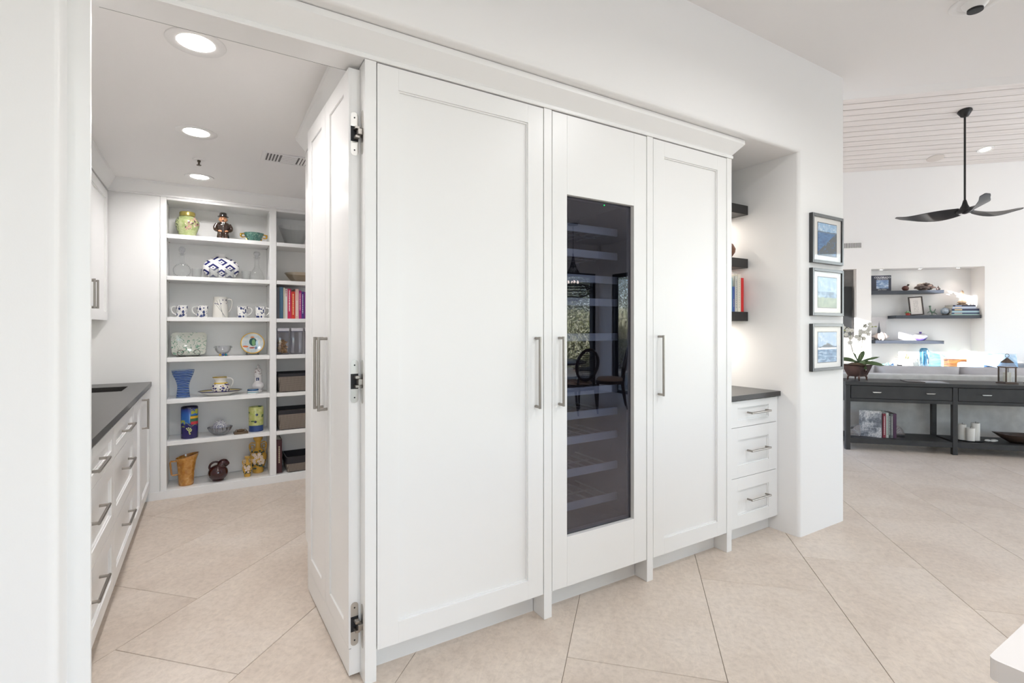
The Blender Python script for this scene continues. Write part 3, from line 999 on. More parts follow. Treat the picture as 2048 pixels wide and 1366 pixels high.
for th, h, col, lb, ti in ((0.030, 0.234, (0.62, 0.02, 0.02), 'bright red book at the right end of the lowest niche shelf', None),
                       (0.034, 0.258, (0.74, 0.70, 0.60), 'tall cream book beside the red one on the lowest niche shelf', ((0.55, 0.5, 0.42), 0.1, 0.9)),
                       (0.028, 0.244, (0.62, 0.61, 0.55), 'pale grey patterned book second from the tall cream one in the niche', ((0.3, 0.3, 0.3), 0.1, 0.9)),
                       (0.026, 0.170, (0.05, 0.10, 0.32), 'short navy book on the lowest niche shelf', ((0.6, 0.1, 0.2), 0.2, 0.5)),
                       (0.032, 0.230, (0.16, 0.40, 0.50), 'teal book hidden at the left of the lowest niche shelf', None)):
    bx -= th
    book(lb, (bx, 2.147, 1.4453), th - 0.001, h, 0.19, col, 0, gb, ti)
    bx -= 0.002
tag(MB().box(-0.055, 0.055, 0, 0.02, 0, 0.016, b=0.002).obj('book_pad', flat('royal_blue', (0.03, 0.06, 0.40), 0.5), loc=(2.98, 2.15, 1.4453)), 'small blue notebook lying in front of the niche books', 'notebook')
CLAY = patterned('brown_clay', lambda nt, v: ramp(nt, noise(nt, v, 40, 5), [(0.3, (0.09, 0.035, 0.018)), (0.6, (0.22, 0.09, 0.05)), (0.8, (0.30, 0.14, 0.08))]), 0.5, 0.1)
pt = thing('clay_pot', 'round brown pottery jar with a knobbed lid on the middle niche shelf', 'pot', (3.062, 2.222, 1.8135))
MB().lathe([(0.03, 0), (0.05, 0.008), (0.072, 0.04), (0.076, 0.065), (0.06, 0.098), (0.034, 0.112), (0.034, 0.118)], 28).obj('body', CLAY, pt, smooth=50)
MB().lathe([(0.038, 0.118), (0.040, 0.122), (0.02, 0.130), (0.007, 0.132), (0.006, 0.138), (0.012, 0.145), (0.008, 0.152), (0.001, 0.154)], 20).obj('lid', CLAY, pt, smooth=50)

# ---- three framed seascapes on the pier
def sea(name, kind):
    def fn(nt, v):
        X, Y_, Zz = sep(nt, v)
        mp = N(nt, 'ShaderNodeMapping'); mp.inputs['Scale'].default_value = (14, 1, 60 if kind != 1 else 34)
        L(nt, v, mp.inputs[0])
        n = noise(nt, mp.outputs[0], 1.0, 6, 0.65, 0.6)
        mp2 = N(nt, 'ShaderNodeMapping'); mp2.inputs['Scale'].default_value = (26, 1, 30)
        L(nt, v, mp2.inputs[0])
        n2 = noise(nt, mp2.outputs[0], 1.0, 5, 0.7, 1.0)
        seac = ramp(nt, n, [(0.32, (0.02, 0.07, 0.17)), (0.48, (0.09, 0.22, 0.40)), (0.58, (0.30, 0.45, 0.60)), (0.68, (0.75, 0.80, 0.82))])
        skyc = ramp(nt, n2, [(0.3, (0.16, 0.33, 0.58)), (0.52, (0.36, 0.52, 0.70)), (0.7, (0.78, 0.82, 0.84))])
        if kind == 0:
            seac = ramp(nt, n, [(0.30, (0.02, 0.07, 0.20)), (0.55, (0.05, 0.16, 0.36)), (0.75, (0.14, 0.27, 0.46))])
        hz = mth(nt, 'GREATER_THAN', Zz, 0.205 if kind == 0 else 0.16)
        c = mixc(nt, hz, seac, skyc)
        if kind == 0:
            rk = mth(nt, 'MULTIPLY', mth(nt, 'LESS_THAN', Zz, mth(nt, 'MULTIPLY_ADD', X, 0.6, 0.145)), mth(nt, 'GREATER_THAN', n2, 0.42))
            c = mixc(nt, rk, c, (0.07, 0.08, 0.09))
            isl = mth(nt, 'MULTIPLY', mth(nt, 'GREATER_THAN', Zz, 0.204), mth(nt, 'LESS_THAN', Zz, mth(nt, 'MULTIPLY_ADD', n, 0.03, 0.196)))
            c = mixc(nt, isl, c, (0.10, 0.15, 0.22))
        elif kind == 1:
            gr = mth(nt, 'LESS_THAN', Zz, mth(nt, 'MULTIPLY_ADD', n2, 0.03, 0.105))
            c = mixc(nt, gr, c, ramp(nt, n2, [(0.35, (0.10, 0.17, 0.12)), (0.7, (0.38, 0.45, 0.30))]))
        else:
            isl = mth(nt, 'MULTIPLY', mth(nt, 'GREATER_THAN', Zz, 0.150), mth(nt, 'LESS_THAN', mth(nt, 'ADD', Zz, mth(nt, 'MULTIPLY', mth(nt, 'ABSOLUTE', X), 0.25)), mth(nt, 'MULTIPLY_ADD', n, 0.05, 0.155)))
            c = mixc(nt, isl, c, (0.06, 0.08, 0.10))
            foam = mth(nt, 'MULTIPLY', mth(nt, 'GREATER_THAN', Zz, 0.140), mth(nt, 'LESS_THAN', Zz, mth(nt, 'MULTIPLY_ADD', n2, 0.02, 0.143)))
            c = mixc(nt, foam, c, (0.85, 0.88, 0.9))
        return c
    return patterned(name, fn, 0.6, 0.0)
FRAMEK = flat('black_frame', (0.030, 0.032, 0.034), 0.35)
MATB = flat('picture_mat', (0.78, 0.76, 0.73), 0.9)
for i, (zb, zt, lb) in enumerate(((1.758, 2.080, 'black framed seascape with dark rocks, topmost of the three pictures'),
                                  (1.414, 1.724, 'black framed coastal picture with strong glass reflection, middle of the three'),
                                  (1.052, 1.362, 'black framed picture of a blue rocky sea, lowest of the three'))):
    x0, x1 = 3.325, 3.712
    H = zt - zb
    t = thing('framed_picture', lb, 'picture', ((x0 + x1) / 2, YW - 0.0005, zb), 0, 'three framed pictures on the pier wall')
    hw = (x1 - x0) / 2
    fw = 0.020
    m = MB()
    m.box(-hw, -hw + fw, -0.024, 0, 0, H, 0.0015).box(hw - fw, hw, -0.024, 0, 0, H, 0.0015)
    m.box(-hw + fw, hw - fw, -0.024, 0, 0, fw, 0.0015).box(-hw + fw, hw - fw, -0.024, 0, H - fw, H, 0.0015)
    m.obj('frame', FRAMEK, t)
    BOX(-hw + fw, hw - fw, -0.014, -0.004, fw, H - fw).obj('mat_board', MATB, t)
    BOX(-hw + 0.073, hw - 0.073, -0.0148, -0.0141, 0.052, H - 0.052).obj('print_border', DARK, t)
    BOX(-hw + 0.077, hw - 0.077, -0.0156, -0.0149, 0.056, H - 0.056).obj('print', sea('seascape_%d' % i, i), t)
    BOX(-hw + fw, hw - fw, -0.0185, -0.0175, fw, H - fw).obj('glass', PICGLASS, t)

# ---- island corner at the lower right
isl = thing('kitchen_island', 'white topped kitchen island, one rounded corner in view', 'island', (0.862, 0.237, 0))
m = MB()
cr = 0.006
poly = [(0, -2.1), (1.42, -2.1), (1.42, 0.0), (cr * 1.6, 0.0)] + [(cr * 1.6 - cr * 1.6 * math.sin(a * PI / 16), -cr * 1.6 + cr * 1.6 * math.cos(a * PI / 16)) for a in range(1, 9)]
m.prism(poly, 'z', 0.888, 0.915)
m.obj('top', WQUARTZ, isl)
BOX(0.05, 1.37, -2.05, -0.05, 0.10, 0.888).obj('body', flat('island_dark', (0.05, 0.05, 0.055), 0.5), isl)
BOX(0.11, 1.31, -1.99, -0.11, 0.0, 0.10).obj('toe_kick', DARK, isl)
# unseen block added above the tall cabinets and pantry header to keep daylight out
struct('light_block_over_cabinets', BOX(-0.349, 2.69, 2.021, 2.62, 2.47, 2.62), WALL, 'added unseen block closing the void above the tall cabinets against stray daylight', 'wall')
struct('wall_behind_cabinets', BOX(0.49, 2.69, 2.462, 2.62, 0, 2.46), WALL, 'plain wall behind the tall cabinets', 'wall')

# ================================================================== PANTRY CERAMICS
def item(name, label, cat, x, y, z, rz=0.0, group=None):
    return thing(name, label, cat, (x, y, z + 0.0004), rz, group)

def smooth_prof(pts, k=4):
    """Catmull-Rom through (r, z) points"""
    out = []
    n = len(pts)
    for i in range(n - 1):
        p0 = pts[max(i - 1, 0)]; p1 = pts[i]; p2 = pts[i + 1]; p3 = pts[min(i + 2, n - 1)]
        for j in range(k):
            t = j / k
            out.append(tuple(max(0.0004, 0.5 * ((2 * p1[d]) + (-p0[d] + p2[d]) * t + (2 * p0[d] - 5 * p1[d] + 4 * p2[d] - p3[d]) * t * t + (-p0[d] + 3 * p1[d] - 3 * p2[d] + p3[d]) * t ** 3)) if d == 0 else
                             0.5 * ((2 * p1[d]) + (-p0[d] + p2[d]) * t + (2 * p0[d] - 5 * p1[d] + 4 * p2[d] - p3[d]) * t * t + (-p0[d] + 3 * p1[d] - 3 * p2[d] + p3[d]) * t ** 3) for d in (0, 1)))
    out.append(pts[-1])
    return out

def arc(c, r0, r1, a0, a1, n, plane='xz'):
    o = []
    for i in range(n + 1):
        a = a0 + (a1 - a0) * i / n
        u, v = r0 * math.cos(a), r1 * math.sin(a)
        o.append((c[0] + u, c[1], c[2] + v) if plane == 'xz' else (c[0] + u, c[1] + v, c[2]))
    return o

# --- shelf 1
z1 = SZ[0]
def jar_pat(nt, v):
    n = noise(nt, v, 26, 4, 0.6)
    base = ramp(nt, n, [(0.35, (0.24, 0.30, 0.11)), (0.55, (0.36, 0.40, 0.19)), (0.75, (0.48, 0.50, 0.30))])
    X, Y_, Zz = sep(nt, v)
    n2 = noise(nt, v, 55, 4, 0.7)
    band = mth(nt, 'LESS_THAN', mth(nt, 'ABSOLUTE', mth(nt, 'SUBTRACT', mth(nt, 'ADD', Zz, mth(nt, 'MULTIPLY', X, -0.7)), 0.085)), 0.042)
    side = mth(nt, 'GREATER_THAN', X, -0.015)
    flo = mth(nt, 'MULTIPLY', mth(nt, 'MULTIPLY', band, side), mth(nt, 'GREATER_THAN', n2, 0.50))
    leaf = ramp(nt, vor(nt, v, 60, 1, 'Color'), [(0.2, (0.10, 0.07, 0.06)), (0.5, (0.50, 0.25, 0.22)), (0.8, (0.75, 0.55, 0.48))])
    c = mixc(nt, flo, base, leaf)
    l2 = mth(nt, 'MULTIPLY', mth(nt, 'LESS_THAN', X, -0.055), mth(nt, 'GREATER_THAN', n2, 0.5))
    return mixc(nt, l2, c, (0.10, 0.12, 0.07))
JARM = patterned('green_floral_glaze', jar_pat, 0.15)
t = item('ginger_jar', 'lime green ginger jar with a floral spray and brass lid on the top shelf', 'jar', -0.148, 4.875, z1)
MB().lathe(smooth_prof([(0.052, 0), (0.056, 0.004), (0.064, 0.03), (0.083, 0.09), (0.083, 0.125), (0.062, 0.158), (0.050, 0.166), (0.049, 0.17)]), 32).obj('body', JARM, t, smooth=60)
MB().lathe([(0.055, 0.168), (0.056, 0.196), (0.052, 0.203), (0.001, 0.206)], 32).obj('lid', flat('olive_brass', (0.36, 0.30, 0.08), 0.25, 0.5), t, smooth=40)

# character jug: a seated figure with hat, face, jacket and hands (glazed pottery)
t = item('figurine_jug', 'glazed pottery man in dark suit and bowler hat on the top shelf', 'figurine', 0.105, 4.875, z1)
SUIT = flat('brown_black_glaze', (0.035, 0.018, 0.012), 0.12, coat=0.5)
SKIN = flat('painted_skin', (0.66, 0.32, 0.17), 0.25, coat=0.3)
HAT = flat('black_hat_glaze', (0.022, 0.018, 0.015), 0.12, coat=0.5)
m = MB().lathe(smooth_prof([(0.044, 0.0), (0.047, 0.02), (0.042, 0.06), (0.044, 0.075), (0.050, 0.10), (0.052, 0.125), (0.040, 0.142), (0.020, 0.150)]), 24, sy=0.72)
for s in (-1, 1):
    m.tube([(0.044 * s, -0.002, 0.132), (0.058 * s, -0.004, 0.105), (0.055 * s, -0.012, 0.082), (0.036 * s, -0.034, 0.070)], [0.014, 0.015, 0.014, 0.011], 10)
    m.tube([(0.018 * s, -0.020, 0.065), (0.020 * s, -0.036, 0.045), (0.020 * s, -0.034, 0.012)], [0.017, 0.016, 0.013], 10)
m.obj('suit', SUIT, t, smooth=60)
m = MB()
for s in (-1, 1):
    m.ball((0.020 * s, -0.041, 0.008), 0.012, 1, 1.5, 0.65)
m.obj('shoes', flat('copper_shoe', (0.30, 0.09, 0.03), 0.2, coat=0.4), t, smooth=60)
m = MB().ball((0, -0.004, 0.171), 0.030, 1.0, 0.95, 1.02, 16, 12)
m.ball((0, -0.034, 0.168), 0.006, 1, 1.1, 1)
for s in (-1, 1):
    m.ball((0.031 * s, 0.0, 0.170), 0.007, 0.5, 1, 1.2, 8, 6)
    m.ball((0.014 * s, -0.027, 0.161), 0.009, 1, 0.7, 0.8, 8, 6)
m.obj('head', SKIN, t, smooth=60)
m = MB()
for s in (-1, 1):
    m.ball((0.011 * s, -0.0305, 0.176), 0.003, 1.2, 0.5, 0.9, 8, 6)
    m.box(0.006 * s - 0.004 + 0.004 * s, 0.006 * s + 0.004 + 0.004 * s, -0.0325, -0.029, 0.181, 0.183)
m.ball((0.0, -0.031, 0.157), 0.0055, 1.3, 0.5, 0.8, 8, 6)
m.obj('face_paint', HAT, t, smooth=60)
m = MB()
for s in (-1, 1):
    m.ball((0.026 * s, -0.041, 0.070), 0.010, 1.15, 0.8, 0.8, 10, 8)
    for k in range(3):
        m.tube([(0.022 * s - 0.002 * s * k, -0.046, 0.073 - 0.005 * k), (0.012 * s, -0.049, 0.071 - 0.005 * k)], 0.0026, 6)
m.obj('hands', SKIN, t, smooth=60)
MB().prism([(-0.012, 0.146), (0.012, 0.146), (0.0, 0.108)], 'y', -0.0385, -0.030).obj('shirt_front', PORC, t)
MB().prism([(-0.003, 0.140), (0.003, 0.140), (0.004, 0.118), (0.0, 0.112), (-0.004, 0.118)], 'y', -0.0400, -0.0384).obj('tie', HAT, t)
MB().lathe([(0.001, 0.190), (0.036, 0.189), (0.042, 0.193), (0.040, 0.198), (0.030, 0.198), (0.029, 0.206), (0.028, 0.222), (0.020, 0.230), (0.001, 0.231)], 24, sy=0.95).obj('hat', HAT, t, smooth=50)

t = item('footed_bowl', 'green marbled bowl with gilded side handles on the top shelf', 'bowl', 0.336, 4.875, z1)
def gm(nt, v):
    n = noise(nt, v, 48, 6, 0.7, 1.5)
    return ramp(nt, n, [(0.32, (0.015, 0.06, 0.05)), (0.5, (0.05, 0.16, 0.13)), (0.66, (0.24, 0.38, 0.30)), (0.8, (0.5, 0.56, 0.44))])
MB().lathe([(0.034, 0.0), (0.040, 0.006), (0.058, 0.030), (0.076, 0.066), (0.080, 0.078), (0.077, 0.078), (0.072, 0.066), (0.054, 0.032), (0.03, 0.012), (0.001, 0.010)], 36, mod=lambda a, z, r: 1 + 0.02 * math.sin(a * 9) * (z / 0.078)).obj('bowl', patterned('green_marble_glaze', gm, 0.2), t, smooth=50)
GOLD = flat('gilding', (0.62, 0.36, 0.06), 0.2, 0.9)
for s in (-1, 1):
    m = MB().tube([(0.072 * s, 0, 0.066), (0.088 * s, 0, 0.070), (0.099 * s, 0, 0.060), (0.098 * s, 0, 0.046), (0.086 * s, 0, 0.040), (0.068 * s, 0, 0.046)], [0.004, 0.006, 0.008, 0.007, 0.005, 0.004], 8)
    m.ball((0.100 * s, 0, 0.066), 0.008, n=8, m=6)
    m.tube([(0.060 * s, -0.012, 0.030), (0.052 * s, -0.02, 0.012)], 0.004, 6)
    m.obj('gilt_handle', GOLD, t, smooth=60)

# --- shelf 2: decanters, geometric vase, tumblers
z2 = SZ[1]
t = item('decanter', 'flat round clear glass decanter with a ball stopper', 'decanter', -0.185, 4.895, z2)
MB().lathe(smooth_prof([(0.040, 0.0), (0.050, 0.008), (0.062, 0.045), (0.060, 0.075), (0.040, 0.108), (0.020, 0.124), (0.017, 0.145), (0.019, 0.188), (0.026, 0.196)]), 28, sy=0.55).obj('body', GLASS, t, smooth=60)
MB().lathe([(0.010, 0.180), (0.012, 0.200), (0.016, 0.206), (0.024, 0.222), (0.022, 0.240), (0.012, 0.252), (0.001, 0.254)], 16).obj('stopper', CRYSTAL, t, smooth=30)
m = MB()
for i in range(26):
    a = 2 * PI * i / 26
    m.ball((0.060 * math.cos(a), -0.004, 0.058 + 0.052 * math.sin(a)), 0.0045, n=6, m=4)
m.lathe([(0.020, -0.002), (0.024, 0.0), (0.020, 0.002)], 16)
m.obj('cut_pattern', CRYSTAL, t, smooth=60)
t = item('decanter', 'bell shaped clear glass decanter with a round stopper', 'decanter', 0.360, 4.895, z2)
MB().lathe(smooth_prof([(0.046, 0.0), (0.056, 0.006), (0.060, 0.030), (0.048, 0.072), (0.028, 0.104), (0.019, 0.135), (0.018, 0.180), (0.026, 0.202), (0.028, 0.206)]), 28).obj('body', GLASS, t, smooth=60)
MB().lathe([(0.010, 0.190), (0.013, 0.207), (0.012, 0.212), (0.026, 0.226), (0.028, 0.238), (0.020, 0.252), (0.001, 0.256)], 12).obj('stopper', CRYSTAL, t, smooth=30)
def diamonds(nt, v):
    X, Y_, Zz = sep(nt, v)
    a = mth(nt, 'ADD', mth(nt, 'MULTIPLY', X, 8.2), mth(nt, 'MULTIPLY', Zz, 11.0))
    b = mth(nt, 'SUBTRACT', mth(nt, 'MULTIPLY', X, 8.2), mth(nt, 'MULTIPLY', Zz, 11.0))
    pa = mth(nt, 'PINGPONG', a, 0.5)
    pb = mth(nt, 'PINGPONG', b, 0.5)
    mn = mth(nt, 'MINIMUM', pa, pb)
    ring = mth(nt, 'MULTIPLY', mth(nt, 'GREATER_THAN', mn, 0.13), mth(nt, 'LESS_THAN', mn, 0.31))
    dot = mth(nt, 'GREATER_THAN', mn, 0.435)
    fa = mth(nt, 'FRACT', mth(nt, 'MULTIPLY', mth(nt, 'FLOOR', a), 0.5))
    half = mth(nt, 'GREATER_THAN', mth(nt, 'FRACT', mth(nt, 'ADD', a, 0.02)), 0.28)
    f = mth(nt, 'MAXIMUM', mth(nt, 'MULTIPLY', ring, half), dot)
    return mixc(nt, f, (0.78, 0.77, 0.76), (0.012, 0.014, 0.11))
t = item('flat_vase', 'wide oval white vase with navy diamond pattern and small neck', 'vase', 0.093, 4.90, z2)
MB().lathe(smooth_prof([(0.050, 0.0), (0.072, 0.004), (0.122, 0.045), (0.135, 0.092), (0.118, 0.140), (0.070, 0.176), (0.032, 0.190)]), 40, sy=0.5).obj('body', patterned('navy_diamond_glaze', diamonds, 0.12), t, smooth=60)
MB().lathe([(0.032, 0.188), (0.024, 0.196), (0.026, 0.205), (0.037, 0.213), (0.034, 0.214), (0.02, 0.205)], 28, sy=0.7, cap=False).obj('neck', PORC, t, smooth=60)
g0 = 'cut glass tumblers around the navy vase'
tw = None
for i, (x, y, lb) in enumerate(((-0.082, 4.865, 'short cut glass tumbler beside the round decanter'), (0.038, 4.795, 'short glass tumbler in front of the navy vase, nearer the round decanter'),
                                (0.150, 4.795, 'short glass tumbler in front of the navy vase, nearer the bell decanter'), (0.275, 4.865, 'short cut glass tumbler beside the bell shaped decanter'))):
    t = item('tumbler', lb, 'glass', x, y, z2, 0, g0)
    if tw is None:
        tw = MB().lathe([(0.030, 0.0), (0.034, 0.004), (0.0365, 0.078), (0.0345, 0.078), (0.031, 0.012), (0.001, 0.010)], 24, mod=lambda a, z, r: 1 + (0.02 if int(a / (2 * PI) * 24) % 2 else 0) * (1 if z < 0.05 else 0)).obj('vessel', GLASS, t, smooth=30)
        tb = MB().lathe([(0.029, 0.004), (0.031, 0.006), (0.031, 0.0095), (0.001, 0.0095)], 20).obj('thick_base', CRYSTAL, t)
    else:
        for s in (tw, tb):
            o = s.copy(); COL.objects.link(o); o.parent = t

# --- shelf 3: spotted mugs and pitcher
z3 = SZ[2]
def spots(nt, v):
    X, Y_, Zz = sep(nt, v)
    mp = N(nt, 'ShaderNodeMapping'); mp.inputs['Scale'].default_value = (1, 1, 0.8)
    L(nt, v, mp.inputs[0])
    d = vor(nt, mp.outputs[0], 40, 0.7)
    n = noise(nt, v, 260, 2)
    f = mth(nt, 'LESS_THAN', mth(nt, 'MULTIPLY_ADD', n, 0.10, d), 0.43)
    d2 = vor(nt, mp.outputs[0], 62, 0.8)
    f2 = mth(nt, 'LESS_THAN', d2, 0.24)
    blue = ramp(nt, n, [(0.3, (0.01, 0.015, 0.06)), (0.7, (0.05, 0.08, 0.25))])
    return mixc(nt, mth(nt, 'MAXIMUM', f, f2), (0.80, 0.79, 0.77), blue)
SPOT = patterned('navy_spot_glaze', spots, 0.15)
gm_ = 'white mugs with navy spots'
mg = None
for x, hs, lb in ((-0.184, -1, 'navy spotted white mug at the left end of its shelf, handle to the left'), (-0.043, -1, 'navy spotted white mug left of the tall pitcher'),
                  (0.247, 1, 'navy spotted white mug right of the tall pitcher'), (0.383, 1, 'navy spotted white mug at the right end of its shelf, handle to the right')):
    t = item('mug', lb, 'mug', x, 4.845, z3, 0 if hs > 0 else PI, gm_)
    if mg is None:
        mg = (MB().lathe([(0.034, 0.0), (0.037, 0.003), (0.040, 0.095), (0.0375, 0.095), (0.035, 0.008), (0.001, 0.006)], 28).obj('body', SPOT, t, smooth=50),
              MB().tube([(0.036, 0, 0.080), (0.056, 0, 0.084), (0.070, 0, 0.072), (0.070, 0, 0.050), (0.056, 0, 0.030), (0.037, 0, 0.018)], 0.0045, 8).obj('mug_handle', PORC, t, smooth=60))
    else:
        for s in mg:
            o = s.copy(); COL.objects.link(o); o.parent = t
def stems(nt, v):
    X, Y_, Zz = sep(nt, v)
    c = (0.74, 0.72, 0.67)
    out = None
    for (x0, k, b, zt, zc) in ((0.040, -0.9, 0.02, 0.10, 0.15), (0.020, -0.25, 0.05, 0.13, 0.15), (0.03, -0.55, 0.03, 0.12, 0.14)):
        line = mth(nt, 'LESS_THAN', mth(nt, 'ABSOLUTE', mth(nt, 'SUBTRACT', X, mth(nt, 'MULTIPLY_ADD', Zz, k * 0.75, x0))), 0.0013)
        f = mth(nt, 'MULTIPLY', line, mth(nt, 'LESS_THAN', Zz, zt + 0.02))
        out = f if out is None else mth(nt, 'MAXIMUM', out, f)
    c1 = mixc(nt, out, c, (0.12, 0.13, 0.13))
    n = vor(nt, v, 40, 1)
    fl_ = mth(nt, 'MULTIPLY', mth(nt, 'LESS_THAN', n, 0.26), mth(nt, 'MULTIPLY', mth(nt, 'GREATER_THAN', Zz, 0.105), mth(nt, 'LESS_THAN', Zz, 0.155)))
    return mixc(nt, fl_, c1, (0.03, 0.03, 0.10))
t = item('pitcher', 'tall cream pitcher painted with thin stems and navy flowers', 'pitcher', 0.085, 4.87, z3)
MB().lathe([(0.056, 0.0), (0.059, 0.003), (0.057, 0.08), (0.050, 0.15), (0.051, 0.172), (0.048, 0.172), (0.047, 0.15), (0.053, 0.08), (0.054, 0.008), (0.001, 0.006)], 32).obj('body', patterned('stem_painted_glaze', stems, 0.2), t, smooth=50)
MB().tube([(0.048, 0, 0.150), (0.070, 0, 0.158), (0.084, 0, 0.140), (0.082, 0, 0.100), (0.070, 0, 0.066), (0.054, 0, 0.046)], [0.006, 0.006, 0.006, 0.006, 0.005, 0.005], 8).obj('pitcher_handle', flat('cream_glaze', (0.74, 0.72, 0.67), 0.2, coat=0.3), t, smooth=60)

# --- shelf 4: leaf tray on stand, footed glass bowl, balloon plate
z4 = SZ[3]
def leaves(nt, v):
    n = noise(nt, v, 28, 3, 0.6, 2.2)
    n2 = noise(nt, v, 60, 3, 0.6, 2.0)
    f = mth(nt, 'GREATER_THAN', mth(nt, 'MULTIPLY_ADD', n2, 0.35, n), 0.745)
    grn = ramp(nt, n2, [(0.35, (0.05, 0.20, 0.13)), (0.65, (0.22, 0.40, 0.28))])
    return mixc(nt, f, (0.66, 0.67, 0.60), grn)
def rrect(w, h, r, n=6, bow=0.0):
    pts = []
    for cx_, cy_, a0 in ((w - r, h - r, 0), (-w + r, h - r, PI / 2), (-w + r, -h + r, PI), (w - r, -h + r, 1.5 * PI)):
        for i in range(n + 1):
            a = a0 + PI / 2 * i / n
            pts.append((cx_ + r * math.cos(a), cy_ + r * math.sin(a)))
    return pts
t = item('serving_tray', 'rectangular green leaf patterned tray propped on a scrolled wire stand', 'tray', -0.138, 4.905, z4)
m = MB()
outer = rrect(0.122, 0.094, 0.03)
inner = rrect(0.098, 0.071, 0.022)
vs = [(x * (1 + 0.05 * (zz / 0.1)), 0.0, zz) for x, zz in outer] + [(x, 0.014, zz) for x, zz in inner] + [(x, 0.022, zz) for x, zz in inner] + [(x * (1 + 0.05 * (zz / 0.1)), 0.006, zz) for x, zz in outer]
n_ = len(outer)
fs = [tuple(range(n_, 2 * n_)), tuple(range(3 * n_ - 1, 2 * n_ - 1, -1))]
for k in (0, 2):
    for i in range(n_):
        j = (i + 1) % n_
        fs.append((k * n_ + i, k * n_ + j, (k + 1) * n_ + j, (k + 1) * n_ + i))
for i in range(n_):
    j = (i + 1) % n_
    fs.append((3 * n_ + i, 3 * n_ + j, j, i))
m.add(vs, fs)
o = m.obj('tray', patterned('green_leaf_glaze', leaves, 0.15), t, smooth=40)
o.location = (0, 0.02, 0.104); o.rotation_euler = (R(-14), 0, 0)
m = MB()
def scroll(m, sgn):
    pts = [(0.02 * sgn, -0.030, 0.004)]
    for i in range(22):
        a = -PI / 2 + sgn * 0 + i * 0.30
        rr = 0.030 - 0.0009 * i
        pts.append((sgn * (0.052 + rr * math.cos(a) * 1.05), -0.030, 0.034 + rr * math.sin(a)))
    m.tube(pts, 0.0019, 6)
scroll(m, 1); scroll(m, -1)
m.tube([(-0.085, -0.030, 0.002), (0.085, -0.030, 0.002)], 0.0019, 6)
for s in (-1, 1):
    m.tube([(0.07 * s, -0.030, 0.002), (0.07 * s, 0.075, 0.002), (0.05 * s, 0.066, 0.10)], 0.0019, 6, sm=False)
m.obj('wire_stand', IRON, t, smooth=60)
t = item('footed_glass_bowl', 'small clear glass bowl on coloured bead feet', 'bowl', 0.104, 4.87, z4)
MB().lathe([(0.018, 0.014), (0.040, 0.022), (0.058, 0.048), (0.062, 0.082), (0.059, 0.083), (0.054, 0.050), (0.036, 0.027), (0.001, 0.020)], 28, mod=lambda a, z, r: 1 + 0.03 * math.sin(a * 8)).obj('bowl', CRYSTAL, t, smooth=50)
for i, c in enumerate(((0.70, 0.42, 0.05), (0.02, 0.08, 0.32), (0.02, 0.22, 0.30), (0.6, 0.55, 0.5))):
    a = -PI / 2 + (i - 1) * 0.75
    MB().ball((0.030 * math.cos(a), 0.030 * math.sin(a), 0.009), 0.0095, n=10, m=8).obj('bead_foot', flat('bead_%d' % i, c, 0.1, coat=0.4), t, smooth=60)
for s in (-1, 1):
    MB().ball((0.063 * s, 0, 0.072), 0.007, n=8, m=6).obj('rim_bead', CRYSTAL, t, smooth=60)
def balloon(nt, v):
    X, Y_, Zz = sep(nt, v)
    n = noise(nt, v, 30, 4, 0.6)
    base = ramp(nt, n, [(0.35, (0.50, 0.62, 0.70)), (0.55, (0.72, 0.74, 0.72)), (0.75, (0.80, 0.76, 0.66))])
    r2 = mth(nt, 'SQRT', mth(nt, 'ADD', mth(nt, 'MULTIPLY', X, X), mth(nt, 'MULTIPLY', Zz, Zz)))
    def ell(cx_, cz, rx, rz_):
        a = mth(nt, 'DIVIDE', mth(nt, 'SUBTRACT', X, cx_), rx)
        b = mth(nt, 'DIVIDE', mth(nt, 'SUBTRACT', Zz, cz), rz_)
        return mth(nt, 'LESS_THAN', mth(nt, 'ADD', mth(nt, 'MULTIPLY', a, a), mth(nt, 'MULTIPLY', b, b)), 1.0)
    c = mixc(nt, ell(0.004, 0.012, 0.030, 0.036), base, (0.02, 0.11, 0.10))
    c = mixc(nt, ell(0.008, 0.006, 0.013, 0.030), c, (0.20, 0.42, 0.18))
    c = mixc(nt, ell(0.034, -0.008, 0.010, 0.034), c, (0.42, 0.66, 0.78))
    c = mixc(nt, ell(0.0, 0.054, 0.016, 0.007), c, (0.75, 0.22, 0.04))
    c = mixc(nt, ell(-0.055, -0.028, 0.022, 0.008), c, (0.75, 0.17, 0.05))
    c = mixc(nt, ell(-0.005, -0.040, 0.022, 0.006), c, (0.45, 0.08, 0.06))
    c = mixc(nt, ell(0.026, -0.042, 0.010, 0.012), c, (0.08, 0.20, 0.38))
    rim = mth(nt, 'GREATER_THAN', r2, 0.086)
    return mixc(nt, rim, c, (0.78, 0.46, 0.06))
t = item('display_plate', 'round plate with a hot air balloon and yellow rim on a wire stand', 'plate', 0.329, 4.90, z4)
m = MB()
bm = bmesh.new()
mb2 = MB().lathe([(0.001, 0.0), (0.055, 0.0), (0.094, 0.014), (0.093, 0.017), (0.055, 0.005), (0.001, 0.005)], 40)
mb2.v = [(x, 0.0 - z, y) for x, y, z in mb2.v]
bm.free()
o = mb2.obj('plate', patterned('balloon_painting', balloon, 0.2), t, smooth=50)
o.location = (0, 0.03, 0.098); o.rotation_euler = (R(-14), 0, 0)
m = MB()
for s in (-1, 1):
    m.tube([(0.045 * s, -0.018, 0.022), (0.045 * s, -0.018, 0.002), (0.045 * s, 0.085, 0.002), (0.03 * s, 0.075, 0.085)], 0.0022, 6, sm=False)
m.tube([(-0.045, -0.018, 0.003), (0.045, -0.018, 0.003)], 0.0022, 6)
m.obj('wire_stand', BLACKM, t, smooth=60)

